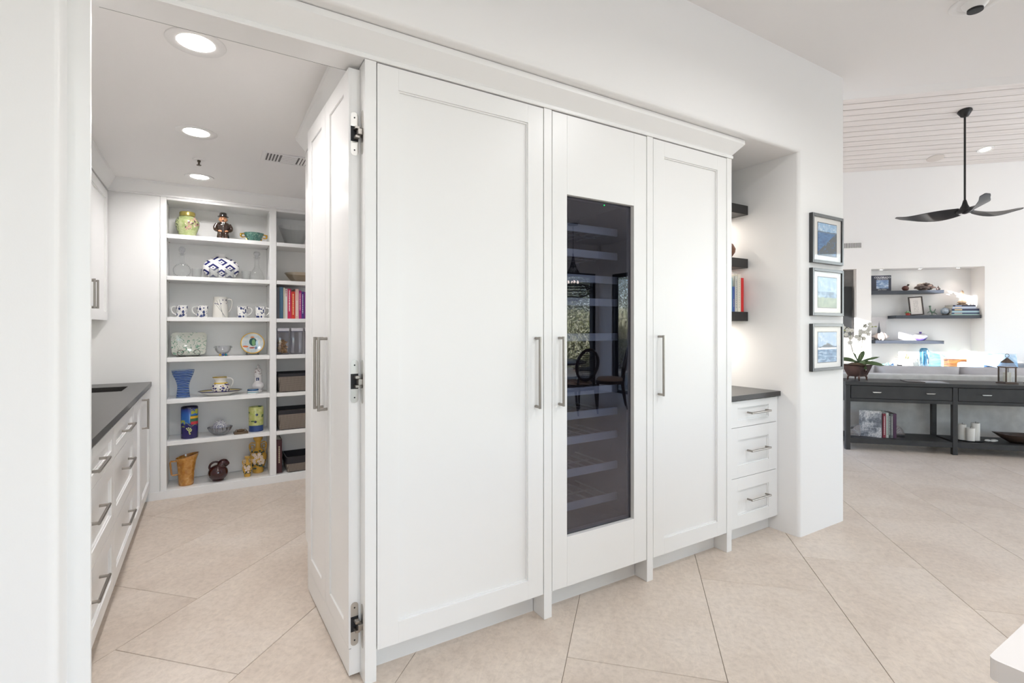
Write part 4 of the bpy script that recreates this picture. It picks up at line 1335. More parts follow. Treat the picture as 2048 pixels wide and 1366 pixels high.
# --- shelf 5
z5 = SZ[4]
def swirl(nt, v):
    X, Y_, Zz = sep(nt, v)
    n = noise(nt, v, 14, 2)
    f = mth(nt, 'FRACT', mth(nt, 'ADD', mth(nt, 'MULTIPLY', mth(nt, 'ADD', Zz, mth(nt, 'MULTIPLY', X, 0.05)), 52), mth(nt, 'MULTIPLY', n, 0.9)))
    return mth(nt, 'LESS_THAN', f, 0.33)
def swirl_mat():
    m, nt, b = principled('blue_swirl_glass')
    v = texco(nt)
    f = swirl(nt, v)
    b.inputs['Base Color'].default_value = (0.03, 0.10, 0.42, 1)
    b.inputs['Roughness'].default_value = 0.1
    tr = N(nt, 'ShaderNodeBsdfTransparent'); tr.inputs[0].default_value = (0.72, 0.80, 0.90, 1)
    mx = N(nt, 'ShaderNodeMixShader')
    f2 = mth(nt, 'MULTIPLY_ADD', f, 0.72, 0.04)
    L(nt, f2, mx.inputs[0]); L(nt, tr.outputs[0], mx.inputs[1]); L(nt, b.outputs[0], mx.inputs[2])
    L(nt, mx.outputs[0], nt.nodes['Material Output'].inputs[0])
    return m
t = item('flared_vase', 'flared clear glass vase with blue spiral stripes', 'vase', -0.176, 4.85, z5)
MB().lathe(smooth_prof([(0.046, 0.0), (0.048, 0.004), (0.043, 0.05), (0.041, 0.095), (0.052, 0.14), (0.070, 0.185), (0.076, 0.222)]), 36, cap=False,
           mod=lambda a, z, r: 1 + (0.06 * math.sin(a * 6) * max(0, (z - 0.16)) / 0.06)).obj('vessel', swirl_mat(), t, smooth=60)
def maj(nt, v):
    X, Y_, Zz = sep(nt, v)
    n = noise(nt, v, 44, 3, 0.6, 1.2)
    d = vor(nt, v, 52, 1)
    f = mth(nt, 'LESS_THAN', mth(nt, 'MULTIPLY_ADD', n, 0.3, d), 0.60)
    low = mth(nt, 'LESS_THAN', Zz, 0.088)
    c = mixc(nt, mth(nt, 'MULTIPLY', f, low), (0.78, 0.75, 0.69), ramp(nt, n, [(0.40, (0.03, 0.03, 0.15)), (0.55, (0.06, 0.05, 0.2)), (0.62, (0.55, 0.28, 0.04)), (0.75, (0.60, 0.45, 0.06))]))
    yb = mth(nt, 'MULTIPLY', mth(nt, 'GREATER_THAN', Zz, 0.088), mth(nt, 'LESS_THAN', Zz, 0.097))
    c = mixc(nt, yb, c, (0.74, 0.50, 0.03))
    top = mth(nt, 'GREATER_THAN', Zz, 0.136)
    return mixc(nt, top, c, (0.42, 0.29, 0.04))
t = item('oval_platter', 'shallow white platter with a navy and yellow rim', 'platter', 0.085, 4.865, z5)
def plat(nt, v):
    X, Y_, Zz = sep(nt, v)
    e = mth(nt, 'SQRT', mth(nt, 'ADD', mth(nt, 'POWER', mth(nt, 'DIVIDE', X, 0.163), 2), mth(nt, 'POWER', mth(nt, 'DIVIDE', Y_, 0.106), 2)))
    c = ramp(nt, e, [(0.0, (0.76, 0.74, 0.68)), (0.62, (0.76, 0.74, 0.68)), (0.66, (0.45, 0.38, 0.10)), (0.80, (0.60, 0.52, 0.30)), (0.88, (0.62, 0.50, 0.12)), (0.93, (0.02, 0.02, 0.10))], 'CONSTANT')
    under = mth(nt, 'LESS_THAN', Zz, mth(nt, 'MULTIPLY_ADD', e, 0.034, -0.0005))
    return mixc(nt, mth(nt, 'MULTIPLY', under, mth(nt, 'LESS_THAN', e, 0.96)), c, (0.76, 0.74, 0.70))
MB().lathe([(0.085, 0.0), (0.092, 0.003), (0.120, 0.016), (0.163, 0.037), (0.161, 0.040), (0.118, 0.021), (0.090, 0.010), (0.001, 0.009)], 48, sy=0.65).obj('platter', patterned('platter_glaze', plat, 0.15), t, smooth=50)
t = item('creamer_jug', 'small majolica jug with yellow band standing in the platter', 'jug', 0.088, 4.865, z5 + 0.0095)
MB().lathe(smooth_prof([(0.036, 0.0), (0.052, 0.010), (0.070, 0.042), (0.064, 0.076), (0.044, 0.098), (0.040, 0.114), (0.050, 0.142)]) + [(0.047, 0.142), (0.037, 0.114), (0.03, 0.09), (0.001, 0.088)], 32,
           mod=lambda a, z, r: 1 + (0.28 * max(0, math.cos(a - PI)) ** 6 * max(0, z - 0.10) / 0.04)).obj('body', patterned('majolica_glaze', maj, 0.15), t, smooth=60)
MB().tube([(0.040, 0, 0.128), (0.068, 0, 0.130), (0.088, 0, 0.108), (0.084, 0, 0.074), (0.066, 0, 0.042)], [0.006, 0.006, 0.006, 0.0055, 0.005], 8).obj('jug_handle', PORC, t, smooth=60)
def shk(nt, v):
    X, Y_, Zz = sep(nt, v)
    n = noise(nt, v, 120, 2)
    d = vor(nt, v, 70, 0.8)
    hi = mth(nt, 'GREATER_THAN', Zz, 0.155)
    f = mth(nt, 'MULTIPLY', hi, mth(nt, 'LESS_THAN', d, 0.30))
    c = mixc(nt, f, (0.78, 0.76, 0.77), (0.18, 0.12, 0.12))
    em = mth(nt, 'MULTIPLY', mth(nt, 'LESS_THAN', mth(nt, 'ABSOLUTE', mth(nt, 'SUBTRACT', Zz, 0.115)), 0.013), mth(nt, 'LESS_THAN', mth(nt, 'ABSOLUTE', mth(nt, 'ADD', X, 0.006)), 0.012))
    return mixc(nt, mth(nt, 'MULTIPLY', em, mth(nt, 'GREATER_THAN', n, 0.42)), c, (0.05, 0.07, 0.17))
t = item('sugar_shaker', 'tall white porcelain sugar shaker with pierced cap and blue emblem', 'shaker', 0.372, 4.92, z5)
SHK = patterned('shaker_glaze', shk, 0.15)
MB().lathe(smooth_prof([(0.028, 0.0), (0.034, 0.006), (0.024, 0.016), (0.030, 0.026), (0.047, 0.050), (0.044, 0.072), (0.030, 0.090), (0.030, 0.135), (0.033, 0.142)]), 32, mod=lambda a, z, r: 1 + (0.03 * abs(math.sin(a * 8)) if 0.025 < z < 0.08 else 0)).obj('body', SHK, t, smooth=50)
MB().lathe(smooth_prof([(0.033, 0.143), (0.029, 0.15), (0.028, 0.185), (0.029, 0.194), (0.018, 0.206), (0.008, 0.212), (0.007, 0.218), (0.011, 0.227), (0.002, 0.238)]), 28).obj('cap', SHK, t, smooth=50)
t = item('trinket_box', 'small round white box with a deep blue lid', 'box', 0.325, 4.815, z5)
MB().lathe([(0.040, 0), (0.043, 0.003), (0.043, 0.026), (0.001, 0.026)], 32).obj('base', PORC, t, smooth=40)
MB().lathe([(0.044, 0.0262), (0.044, 0.036), (0.040, 0.042), (0.001, 0.043)], 32).obj('lid', flat('deep_blue_glaze', (0.03, 0.09, 0.20), 0.15, coat=0.4), t, smooth=40)
MB().lathe([(0.0433, 0.012), (0.0436, 0.012), (0.0436, 0.018), (0.0433, 0.018)], 32, cap=False).obj('stripe', flat('teal_glaze', (0.08, 0.28, 0.34), 0.2), t)

# --- shelf 6
z6 = SZ[5]
t = item('wine_chiller', 'tall blue hand painted ceramic cylinder with grapes and a vine', 'wine chiller', -0.132, 4.845, z6)
def chill(nt, v):
    X, Y_, Zz = sep(nt, v)
    n = noise(nt, v, 40, 3)
    sky_ = ramp(nt, mth(nt, 'MULTIPLY_ADD', n, 0.02, Zz), [(0.0, (0.012, 0.006, 0.09)), (0.11, (0.016, 0.010, 0.12)), (0.130, (0.02, 0.03, 0.17)), (0.135, (0.015, 0.14, 0.46)), (0.21, (0.015, 0.10, 0.40)), (0.245, (0.01, 0.03, 0.20)), (0.255, (0.006, 0.006, 0.03))])
    def rect(x0, x1, zz0, zz1):
        a = mth(nt, 'MULTIPLY', mth(nt, 'GREATER_THAN', X, x0), mth(nt, 'LESS_THAN', X, x1))
        b = mth(nt, 'MULTIPLY', mth(nt, 'GREATER_THAN', Zz, zz0), mth(nt, 'LESS_THAN', Zz, zz1))
        return mth(nt, 'MULTIPLY', a, b)
    fr = mth(nt, 'LESS_THAN', Y_, 0.0)
    c = mixc(nt, mth(nt, 'MULTIPLY', rect(0.004, 0.07, 0.128, 0.185), fr), sky_, (0.03, 0.12, 0.06))
    c = mixc(nt, mth(nt, 'MULTIPLY', rect(0.008, 0.07, 0.160, 0.178), fr), c, (0.72, 0.42, 0.02))
    c = mixc(nt, mth(nt, 'MULTIPLY', rect(0.010, 0.07, 0.112, 0.136), fr), c, (0.50, 0.03, 0.04))
    lv = mth(nt, 'MULTIPLY', mth(nt, 'GREATER_THAN', n, 0.47), mth(nt, 'MULTIPLY', rect(0.012, 0.07, 0.195, 0.235), fr))
    c = mixc(nt, lv, c, (0.36, 0.38, 0.03))
    lv = mth(nt, 'MULTIPLY', mth(nt, 'GREATER_THAN', n, 0.47), mth(nt, 'MULTIPLY', rect(-0.07, -0.030, 0.095, 0.150), fr))
    return mixc(nt, lv, c, (0.30, 0.36, 0.06))
MB().lathe([(0.058, 0.0), (0.060, 0.003), (0.060, 0.250), (0.057, 0.254), (0.052, 0.250), (0.052, 0.02), (0.001, 0.018)], 36, sy=0.9).obj('cylinder', patterned('vineyard_glaze', chill, 0.12), t, smooth=50)
GRAPE = flat('pale_grape_glaze', (0.62, 0.66, 0.28), 0.15, coat=0.3)
for gx, gz in ((-0.018, 0.083), (-0.005, 0.087), (0.008, 0.083), (-0.010, 0.072), (0.002, 0.074), (0.013, 0.070), (-0.002, 0.062), (0.009, 0.060), (0.000, 0.050), (0.004, 0.039)):
    yy = -0.054 * math.sqrt(max(0, 1 - (gx / 0.060) ** 2))
    MB().ball((gx, yy, gz), 0.0058, n=8, m=6).obj('grape', GRAPE, t, smooth=60)
m = MB()
pts = []
for i in range(16):
    f_ = i / 15
    gx = -0.036 + 0.088 * f_
    gz = 0.125 - 0.028 * f_ + 0.010 * math.sin(f_ * 9)
    pts.append((gx, -0.0545 * math.sqrt(max(0, 1 - (gx / 0.0605) ** 2)), gz))
m.tube(pts, 0.0016, 6)
m.obj('vine', flat('vine_green', (0.28, 0.33, 0.06), 0.3), t, smooth=60)
t = item('crystal_bowl', 'cut crystal bowl with a fluted rim', 'bowl', 0.082, 4.855, z6)
CRYS2 = thin_glass('smoky_crystal', (0.72, 0.73, 0.78), 0.16, 0.85)
MB().lathe([(0.036, 0.0), (0.050, 0.006), (0.076, 0.036), (0.088, 0.066), (0.085, 0.067), (0.070, 0.036), (0.045, 0.012), (0.001, 0.010)], 48, mod=lambda a, z, r: 1 + 0.06 * (1 if int(a / (2 * PI) * 48) % 2 else -1) * min(1, z / 0.03)).obj('bowl', CRYS2, t)
t = item('lattice_ball', 'blue and white lattice ball lying in the crystal bowl', 'ornament', 0.082, 4.855, z6 + 0.0105)
def latt(nt, v):
    d = vor(nt, v, 95, 0.25)
    return ramp(nt, d, [(0.25, (0.05, 0.06, 0.17)), (0.42, (0.16, 0.17, 0.25)), (0.5, (0.72, 0.71, 0.72))])
LAT = patterned('lattice_glaze', latt, 0.2)
MB().ball((0, 0, 0.056), 0.0545, n=28, m=18).obj('ball', LAT, t, smooth=60)
t = item('brass_box', 'small engraved bronze box with a scrolled lid', 'box', 0.232, 4.805, z6, R(6))
BRZ = flat('dark_bronze', (0.16, 0.11, 0.07), 0.4, 0.7, bumpy=(150, 0.5))
BOX(-0.052, 0.052, -0.028, 0.028, 0, 0.020, b=0.002).obj('base', BRZ, t)
m = MB()
for i in range(5):
    m.tube(arc((-0.030 + i * 0.015, 0, 0.022), 0.012, 0.012, 0, 2 * PI, 12, 'xz'), 0.003, 6)
m.ball((0, 0, 0.026), 0.02, 1.6, 1, 0.6, 12, 8)
m.obj('lid_ornament', BRZ, t, smooth=60)
t = item('olive_vase', 'pale green cylinder vase painted with olives above a blue base', 'vase', 0.352, 4.865, z6)
def olive(nt, v):
    X, Y_, Zz = sep(nt, v)
    n = noise(nt, v, 30, 3)
    base = ramp(nt, n, [(0.35, (0.38, 0.42, 0.10)), (0.65, (0.56, 0.57, 0.24))])
    mp = N(nt, 'ShaderNodeMapping'); mp.inputs['Scale'].default_value = (14, 14, 30); mp.inputs['Rotation'].default_value = (0, 0.7, 0)
    L(nt, v, mp.inputs[0])
    d = vor(nt, mp.outputs[0], 1.3, 1)
    f = mth(nt, 'MULTIPLY', mth(nt, 'LESS_THAN', d, 0.30), mth(nt, 'GREATER_THAN', Zz, 0.085))
    c = mixc(nt, f, base, (0.06, 0.12, 0.05))
    for (cx_, cz, r_) in ((0.002, 0.145, 0.011), (-0.008, 0.085, 0.010)):
        e = mth(nt, 'ADD', mth(nt, 'POWER', mth(nt, 'SUBTRACT', X, cx_), 2), mth(nt, 'POWER', mth(nt, 'SUBTRACT', Zz, cz), 2))
        c = mixc(nt, mth(nt, 'MULTIPLY', mth(nt, 'LESS_THAN', e, r_ * r_), mth(nt, 'LESS_THAN', Y_, 0)), c, (0.03, 0.04, 0.10))
    return mixc(nt, mth(nt, 'LESS_THAN', Zz, 0.052), c, (0.02, 0.06, 0.22))
MB().lathe([(0.055, 0.0), (0.057, 0.003), (0.058, 0.205), (0.055, 0.210), (0.051, 0.205), (0.050, 0.02), (0.001, 0.018)], 36, sy=0.85).obj('cylinder', patterned('olive_glaze', olive, 0.2), t, smooth=50)

# --- bottom shelf
z7 = 0.065
AMB = patterned('amber_lustre_glass', lambda nt, v: ramp(nt, noise(nt, v, 26, 3, 0.5, 0.6), [(0.3, (0.36, 0.13, 0.015)), (0.55, (0.52, 0.24, 0.04)), (0.75, (0.66, 0.40, 0.14))]), 0.1, 1.0)
t = item('carnival_pitcher', 'tall amber lustre glass pitcher with an angular handle', 'pitcher', -0.155, 4.845, z7)
MB().lathe([(0.050, 0.0), (0.053, 0.004), (0.054, 0.010), (0.058, 0.10), (0.066, 0.19), (0.074, 0.232), (0.070, 0.232), (0.062, 0.19), (0.054, 0.10), (0.048, 0.014), (0.001, 0.012)], 36,
           mod=lambda a, z, r: 1 + (0.22 * max(0, math.cos(a)) ** 4 * max(0, z - 0.17) / 0.06)).obj('body', AMB, t, smooth=40)
o = t.children[0]
for v_ in o.data.vertices:
    if v_.co.z > 0.2: v_.co.z += 0.22 * (v_.co.x)
MB().tube([(-0.062, 0, 0.196), (-0.104, 0, 0.198), (-0.108, 0, 0.190), (-0.098, 0, 0.092), (-0.090, 0, 0.085), (-0.056, 0, 0.088)], 0.007, 8, sm=False).obj('pitcher_handle', AMB, t, smooth=40)
t = item('ball_jug', 'round dark red glazed ball jug with a loop handle', 'jug', 0.068, 4.835, z7)
RUBY = flat('oxblood_glaze', (0.030, 0.002, 0.003), 0.08, coat=0.6)
m = MB().ball((0, 0, 0.066), 0.070, 1.05, 0.95, 0.95, 28, 18)
m.lathe([(0.04, 0), (0.045, 0.012), (0.03, 0.02)], 24)
m.tube([(0.022, 0, 0.108), (0.030, 0, 0.135), (0.048, 0, 0.142), (0.072, 0, 0.120)], [0.036, 0.036, 0.030, 0.017], 16)
m.obj('body', RUBY, t, smooth=70)
MB().tube(arc((-0.020, 0, 0.116), 0.042, 0.040, R(20), R(205), 14), 0.0085, 10).obj('jug_handle', RUBY, t, smooth=60)
YEL = flat('mustard_glaze', (0.62, 0.36, 0.06), 0.2, coat=0.3, var=0.12)
PETAL = flat('applied_petal', (0.74, 0.62, 0.52), 0.35)
LEAFC = flat('applied_leaf', (0.03, 0.055, 0.035), 0.4)
def flower_vase(label, x, y, k):
    t = item('flower_vase', label, 'vase', x, y, z7, 0, 'mustard vases with applied blossoms')
    MB().lathe(smooth_prof([(0.040 * k, 0), (0.044 * k, 0.006 * k), (0.046 * k, 0.03 * k), (0.066 * k, 0.11 * k), (0.066 * k, 0.155 * k), (0.040 * k, 0.195 * k), (0.022 * k, 0.22 * k), (0.022 * k, 0.265 * k), (0.036 * k, 0.29 * k), (0.037 * k, 0.312 * k)]), 28).obj('body', YEL, t, smooth=60)
    for s in (-1, 1):
        m = MB()
        m.tube([(0.024 * s * k, 0, 0.255 * k), (0.050 * s * k, 0, 0.262 * k), (0.066 * s * k, 0, 0.245 * k), (0.064 * s * k, 0, 0.21 * k), (0.054 * s * k, 0, 0.175 * k)], 0.005 * k, 8)
        m.tube(arc((0.046 * s * k, 0, 0.225 * k), 0.014 * k, 0.018 * k, 0, 2 * PI, 12), 0.004 * k, 6)
        m.obj('scroll_handle', YEL, t, smooth=60)
    rr = random.Random(int(k * 100))
    fm, lm = MB(), MB()
    for i in range(26 if k > 0.8 else 12):
        a = rr.uniform(-0.8, 0.7) - PI / 2
        zz = rr.uniform(0.075, 0.175) * k
        R_ = 0.066 * k
        c = (R_ * math.cos(a), R_ * math.sin(a), zz)
        for j in range(5):
            b_ = j * 2 * PI / 5
            tx, ty = -math.sin(a), math.cos(a)
            rr2 = 0.0075 * max(k, 0.7)
            fm.ball((c[0] + tx * rr2 * math.cos(b_), c[1] + ty * rr2 * math.cos(b_), c[2] + rr2 * math.sin(b_)), 0.006 * max(k, 0.7), n=6, m=4)
    for i in range(44 if k > 0.8 else 24):
        a = rr.uniform(-1.1, 1.0) - PI / 2
        zz = rr.uniform(0.045, 0.20) * k
        R_ = 0.060 * k
        lm.ball((R_ * math.cos(a), R_ * math.sin(a), zz), 0.009 * max(k, 0.7), 1.0, 0.7, 0.8, 6, 4)
    tag(fm.obj('blossoms', PETAL, t, smooth=60), kind='stuff')
    tag(lm.obj('leaves', LEAFC, t, smooth=60), kind='stuff')
flower_vase('tall mustard vase with pale blossoms and scroll handles at the shelf corner', 0.372, 4.93, 1.0)
flower_vase('small mustard vase with pale blossoms in front of the tall one', 0.283, 4.835, 0.55)

# --- right bay
t = item('mixing_bowl', 'large clear glass mixing bowl on the top right shelf', 'bowl', 0.66, 4.89, z1)
MB().lathe([(0.068, 0.0), (0.075, 0.004), (0.10, 0.08), (0.128, 0.158), (0.131, 0.166), (0.127, 0.166), (0.096, 0.08), (0.07, 0.012), (0.001, 0.010)], 36, mod=lambda a, z, r: 1 + 0.012 * math.sin(a * 12)).obj('bowl', GLASS, t, smooth=40)
t = item('glass_dish', 'shallow flared clear glass dish with a cream base', 'dish', 0.72, 4.88, z2)
MB().lathe([(0.078, 0.0), (0.082, 0.003), (0.12, 0.05), (0.142, 0.080), (0.138, 0.080), (0.115, 0.050), (0.078, 0.010), (0.001, 0.008)], 36).obj('dish', thin_glass('cream_glass', (0.86, 0.80, 0.70), 0.06, 0.5), t, smooth=40)
bx = 0.504
gb2 = 'cookbooks on the right pantry shelf'
for th, h, col, lb, ti in ((0.026, 0.270, (0.10, 0.10, 0.11), 'dark grey cookbook against the shelf divider', None),
                           (0.030, 0.276, (0.06, 0.15, 0.24), 'steel blue cookbook next to the dark grey one', None),
                           (0.012, 0.272, (0.60, 0.55, 0.40), 'thin tan cookbook between blue and white ones', None),
                           (0.022, 0.262, (0.72, 0.69, 0.66), 'white cookbook with a dark red top', ((0.4, 0.05, 0.08), 0.75, 0.97)),
                           (0.030, 0.262, (0.55, 0.02, 0.10), 'crimson cookbook with white lettering', ((0.85, 0.8, 0.75), 0.25, 0.95)),
                           (0.032, 0.240, (0.62, 0.04, 0.02), 'red cookbook with yellowish lettering', ((0.80, 0.6, 0.3), 0.15, 0.92)),
                           (0.030, 0.264, (0.72, 0.45, 0.40), 'pink cookbook with a white panel', ((0.8, 0.76, 0.72), 0.1, 0.6)),
                           (0.022, 0.250, (0.42, 0.02, 0.20), 'magenta cookbook', ((0.7, 0.6, 0.5), 0.3, 0.9)),
                           (0.022, 0.242, (0.06, 0.03, 0.20), 'dark violet cookbook with white lettering', ((0.75, 0.7, 0.75), 0.2, 0.9)),
                           (0.024, 0.240, (0.20, 0.03, 0.20), 'plum cookbook beside the violet one', None)):
    book(lb + ' on the right pantry shelf', (bx, 4.79, SZ2[2] + 0.0003), th - 0.001, h, 0.20, col, 0, gb2, ti)
    bx += th
# canisters
CANP = thin_glass('clear_plastic', (0.80, 0.79, 0.82), 0.08, 0.4)
LIDP = flat('pale_lid', (0.66, 0.65, 0.70), 0.4)
SEALP = flat('blue_grey_seal', (0.16, 0.16, 0.26), 0.5)
CRK = patterned('crackers', lambda nt, v: ramp(nt, vor(nt, v, 55, 1), [(0.1, (0.18, 0.08, 0.02)), (0.4, (0.50, 0.26, 0.08)), (0.8, (0.66, 0.42, 0.18))]), 0.8, 0)
for x, fillz, lb in ((0.5615, 0.145, 'clear storage canister half full of brown snacks'), (0.675, 0.0, 'empty clear storage canister beside the one with snacks'), (0.79, 0.0, 'third clear storage canister mostly hidden by the open door')):
    t = item('storage_canister', lb, 'canister', x, 4.86, SZ2[3], 0, 'storage canisters on the right pantry shelf')
    MB().box(-0.046, 0.046, -0.050, 0.050, 0, 0.200, b=0.006).obj('container', CANP, t, smooth=40)
    MB().box(-0.049, 0.049, -0.053, 0.053, 0.204, 0.232, b=0.006).obj('lid', LIDP, t, smooth=40)
    MB().box(-0.047, 0.047, -0.051, 0.051, 0.2005, 0.2038).obj('seal', SEALP, t)
    if fillz:
        rr = random.Random(5)
        m = MB()
        for i in range(90):
            m.ball((rr.uniform(-0.031, 0.031), rr.uniform(-0.035, 0.035), rr.uniform(0.014, fillz - 0.02)), 0.012, 1, 1, 0.7, 6, 4, 0.2, rr)
        sn = m.obj('snacks', CRK)
        sn.location = (x, 4.86, SZ2[3] + 0.0008)
        tag(sn, 'brown snack pieces inside the left storage canister', 'snacks', kind='stuff')
# woven baskets
def weave(nt, v):
    X, Y_, Zz = sep(nt, v)
    a = mth(nt, 'PINGPONG', mth(nt, 'MULTIPLY', mth(nt, 'ADD', X, Y_), 90), 0.5)
    b = mth(nt, 'PINGPONG', mth(nt, 'MULTIPLY', Zz, 110), 0.5)
    f = mth(nt, 'MULTIPLY', mth(nt, 'GREATER_THAN', a, 0.26), mth(nt, 'GREATER_THAN', b, 0.22))
    return mixc(nt, f, (0.13, 0.105, 0.085), (0.33, 0.28, 0.235))
WEAVE = patterned('taupe_weave', weave, 0.7, 0.0)
DKR = flat('dark_basket_rim', (0.012, 0.010, 0.014), 0.5)
def basket(label, x, y, z, w, d, h, liner):
    t = item('storage_basket', label, 'basket', x, y, z, 0, 'taupe woven baskets')
    m = MB()
    hw, hd = w / 2, d / 2
    o_ = [(px * (1 - 0.0), py) for px, py in rrect(hw, hd, 0.02)]
    n_ = len(o_)
    def ring(k, zz): return [(px * k, py * k, zz) for px, py in o_]
    vs = ring(0.95, 0.004) + ring(1.0, h) + ring(0.97, h) + ring(0.92, 0.01)
    fs = [tuple(range(n_ - 1, -1, -1)), tuple(range(3 * n_, 4 * n_))]
    for k in range(3):
        for i in range(n_):
            j = (i + 1) % n_
            fs.append((k * n_ + i, k * n_ + j, (k + 1) * n_ + j, (k + 1) * n_ + i))
    m.add(vs, fs)
    m.obj('body', WEAVE, t, smooth=40)
    m = MB()
    vs = ring(1.005, h + 0.0005) + ring(1.012, h + liner) + ring(0.975, h + liner) + ring(0.965, h + 0.0005)
    fs = []
    for k in range(4):
        for i in range(n_):
            j = (i + 1) % n_
            k2 = (k + 1) % 4
            fs.append((k * n_ + i, k * n_ + j, k2 * n_ + j, k2 * n_ + i))
    m.add(vs, fs)
    m.obj('rim', DKR, t, smooth=40)
    MB().tube([(px * 0.93, py * 0.93, 0.004) for px, py in o_], 0.004, 6, closed=True).obj('base_band', DKR, t)
    return t
basket('taupe woven basket with a dark rim, topmost of the three on the right shelves', 0.735, 4.90, SZ2[4], 0.44, 0.27, 0.135, 0.028)
basket('taupe woven basket with papers inside, middle of the three on the right shelves', 0.735, 4.90, SZ2[5], 0.44, 0.27, 0.135, 0.036)
basket('shallow taupe woven basket beside the dark red book on the bottom shelf', 0.80, 4.90, z7, 0.44, 0.27, 0.075, 0.060)
tag(MB().prism([(0.0, 0.0), (0.10, 0.0), (0.12, 0.09), (0.03, 0.03)], 'y', -0.002, 0.002).obj('paper_sheet', PAPER, loc=(0.68, 4.86, SZ2[5] + 0.10)), 'white folded paper sticking out of the middle basket', 'paper')
book('thick dark burgundy book beside the bottom basket in the pantry', (0.506, 4.80, z7 + 0.0003), 0.044, 0.292, 0.20, (0.055, 0.012, 0.016), 0, None, ((0.45, 0.36, 0.25), 0.3, 0.8))

# ================================================================== LIVING ROOM
def lthing(name, label, cat, u, v, z=0.0, rz=0.0, group=None):
    return thing(name, label, cat, uv(u, v, z + 0.0004), RZL + rz, group)

# wall vent on far wall
t = lthing('wall_vent', 'white wall air grille with vertical slats near the ceiling of the living room', 'vent', 3.42, VW, 2.60)
BOX(-0.18, 0.18, -0.012, 0, 0, 0.135).obj('frame', TRIMW, t)
BOX(-0.145, 0.145, -0.0135, -0.0122, 0.028, 0.108).obj('duct', flat('vent_dark', (0.12, 0.12, 0.12), 0.8), t)
for i in range(18):
    BOX(-0.143 + i * 0.0166, -0.143 + i * 0.0166 + 0.006, -0.017, -0.0136, 0.028, 0.108).obj('slat', TRIMW, t)
# television / firebox screen
t = lthing('television', 'black flat television in front of the grey stone surround', 'television', 3.08, VW + 0.115, 1.19)
BOX(-0.38, 0.38, -0.05, 0, 0, 0.81, b=0.004).obj('bezel', BLACKM, t)
BOX(-0.37, 0.37, -0.0515, -0.0502, 0.012, 0.80).obj('screen', flat('screen_black', (0.010, 0.011, 0.012), 0.5), t)
# niche shelves
SV0, SV1 = VW + 0.05, VW + 0.329
for (u0, u1, zt, lb) in ((3.711, 4.74, 1.925, 'topmost dark slate floating shelf in the living room niche'), (4.08, 5.235, 1.525, 'middle dark slate floating shelf in the living room niche'), (3.711, 4.74, 1.120, 'lowest slate floating shelf in the living room niche')):
    o = BOX(-(u1 - u0) / 2, (u1 - u0) / 2, 0, SV1 - SV0, -0.05, 0, b=0.003).obj('floating_shelf', NAVYSH, loc=uv((u0 + u1) / 2, SV0, zt), rz=RZL)
    tag(o, lb, 'shelf')
for i, u in enumerate((3.92, 4.47, 4.99)):
    t = lthing('niche_spotlight', ('small spotlight above the cover book in the living niche', 'small spotlight in the middle of the living niche top', 'small spotlight at the right of the living niche top')[i], 'ceiling light', u, VW + 0.17, 2.2795)
    MB().lathe([(0.022, 0.0), (0.035, -0.004), (0.036, 0.0)], 20, cap=False).obj('trim_ring', TRIMW, t, smooth=50)
    MB().lathe([(0.0005, -0.001), (0.022, -0.001)], 20, cap=False).obj('lens', EMIT, t)
    o = light('niche_light', 'SPOT', (0, 0, -0.01), 3.0, (1, 0.93, 0.84), None, spot_size=R(95), spot_blend=0.8, shadow_soft_size=0.02)
    o.parent = t
VI = VW + 0.17
# cover book COLORADO
t = lthing('picture_book', 'large navy picture book with white title standing on the top niche shelf', 'book', 3.93, VI + 0.02, 1.925)
NAVY = flat('navy_cover', (0.022, 0.026, 0.045), 0.4)
bw, bh = 0.285, 0.262
m = MB().box(-bw / 2, bw / 2, 0, 0.003, 0, bh).box(-bw / 2, bw / 2, 0.025, 0.028, 0, bh).box(-bw / 2, -bw / 2 + 0.003, 0.003, 0.025, 0, bh)
m.obj('cover', NAVY, t)
BOX(-bw / 2 + 0.003, bw / 2 - 0.004, 0.003, 0.025, 0.003, bh - 0.003).obj('pages', PAPER, t)
def photo_pat(nt, v):
    mp = N(nt, 'ShaderNodeMapping'); mp.inputs['Scale'].default_value = (12, 1, 30)
    L(nt, v, mp.inputs[0])
    return ramp(nt, noise(nt, mp.outputs[0], 1.0, 5, 0.6, 0.5), [(0.35, (0.10, 0.16, 0.30)), (0.5, (0.20, 0.29, 0.45)), (0.68, (0.62, 0.68, 0.76))])
BOX(-0.070, 0.105, -0.0012, 0.0, 0.045, 0.185).obj('cover_photo', patterned('mountain_photo', photo_pat, 0.4, 0), t)
WHT = flat('white_ink', (0.85, 0.85, 0.85), 0.6)
def text(body, size, loc, parent, mat, name='lettering', extrude=0.0004, align='CENTER', rot=(PI / 2, 0, 0), sx=1.0):
    cu = bpy.data.curves.new(name, 'FONT')
    cu.body = body; cu.size = size; cu.extrude = extrude; cu.align_x = align; cu.resolution_u = 3
    cu.space_character = 1.08
    tmp = bpy.data.objects.new('tmp_text', cu)
    COL.objects.link(tmp)
    dg = bpy.context.evaluated_depsgraph_get()
    me = bpy.data.meshes.new_from_object(tmp.evaluated_get(dg))
    bpy.data.objects.remove(tmp)
    me.materials.clear(); me.materials.append(mat)
    o = bpy.data.objects.new(name, me)
    COL.objects.link(o)
    o.parent = parent; o.location = loc; o.rotation_euler = rot; o.scale = (sx, 1, 1)
    return o
text('COLORADO', 0.036, (0.018, -0.001, 0.216), t, WHT, sx=1.12)
text('BLACK ON WHITE', 0.016, (0.018, -0.001, 0.196), t, WHT, sx=1.15)
text('John Fielder', 0.021, (0.018, -0.001, 0.020), t, WHT, sx=1.15)
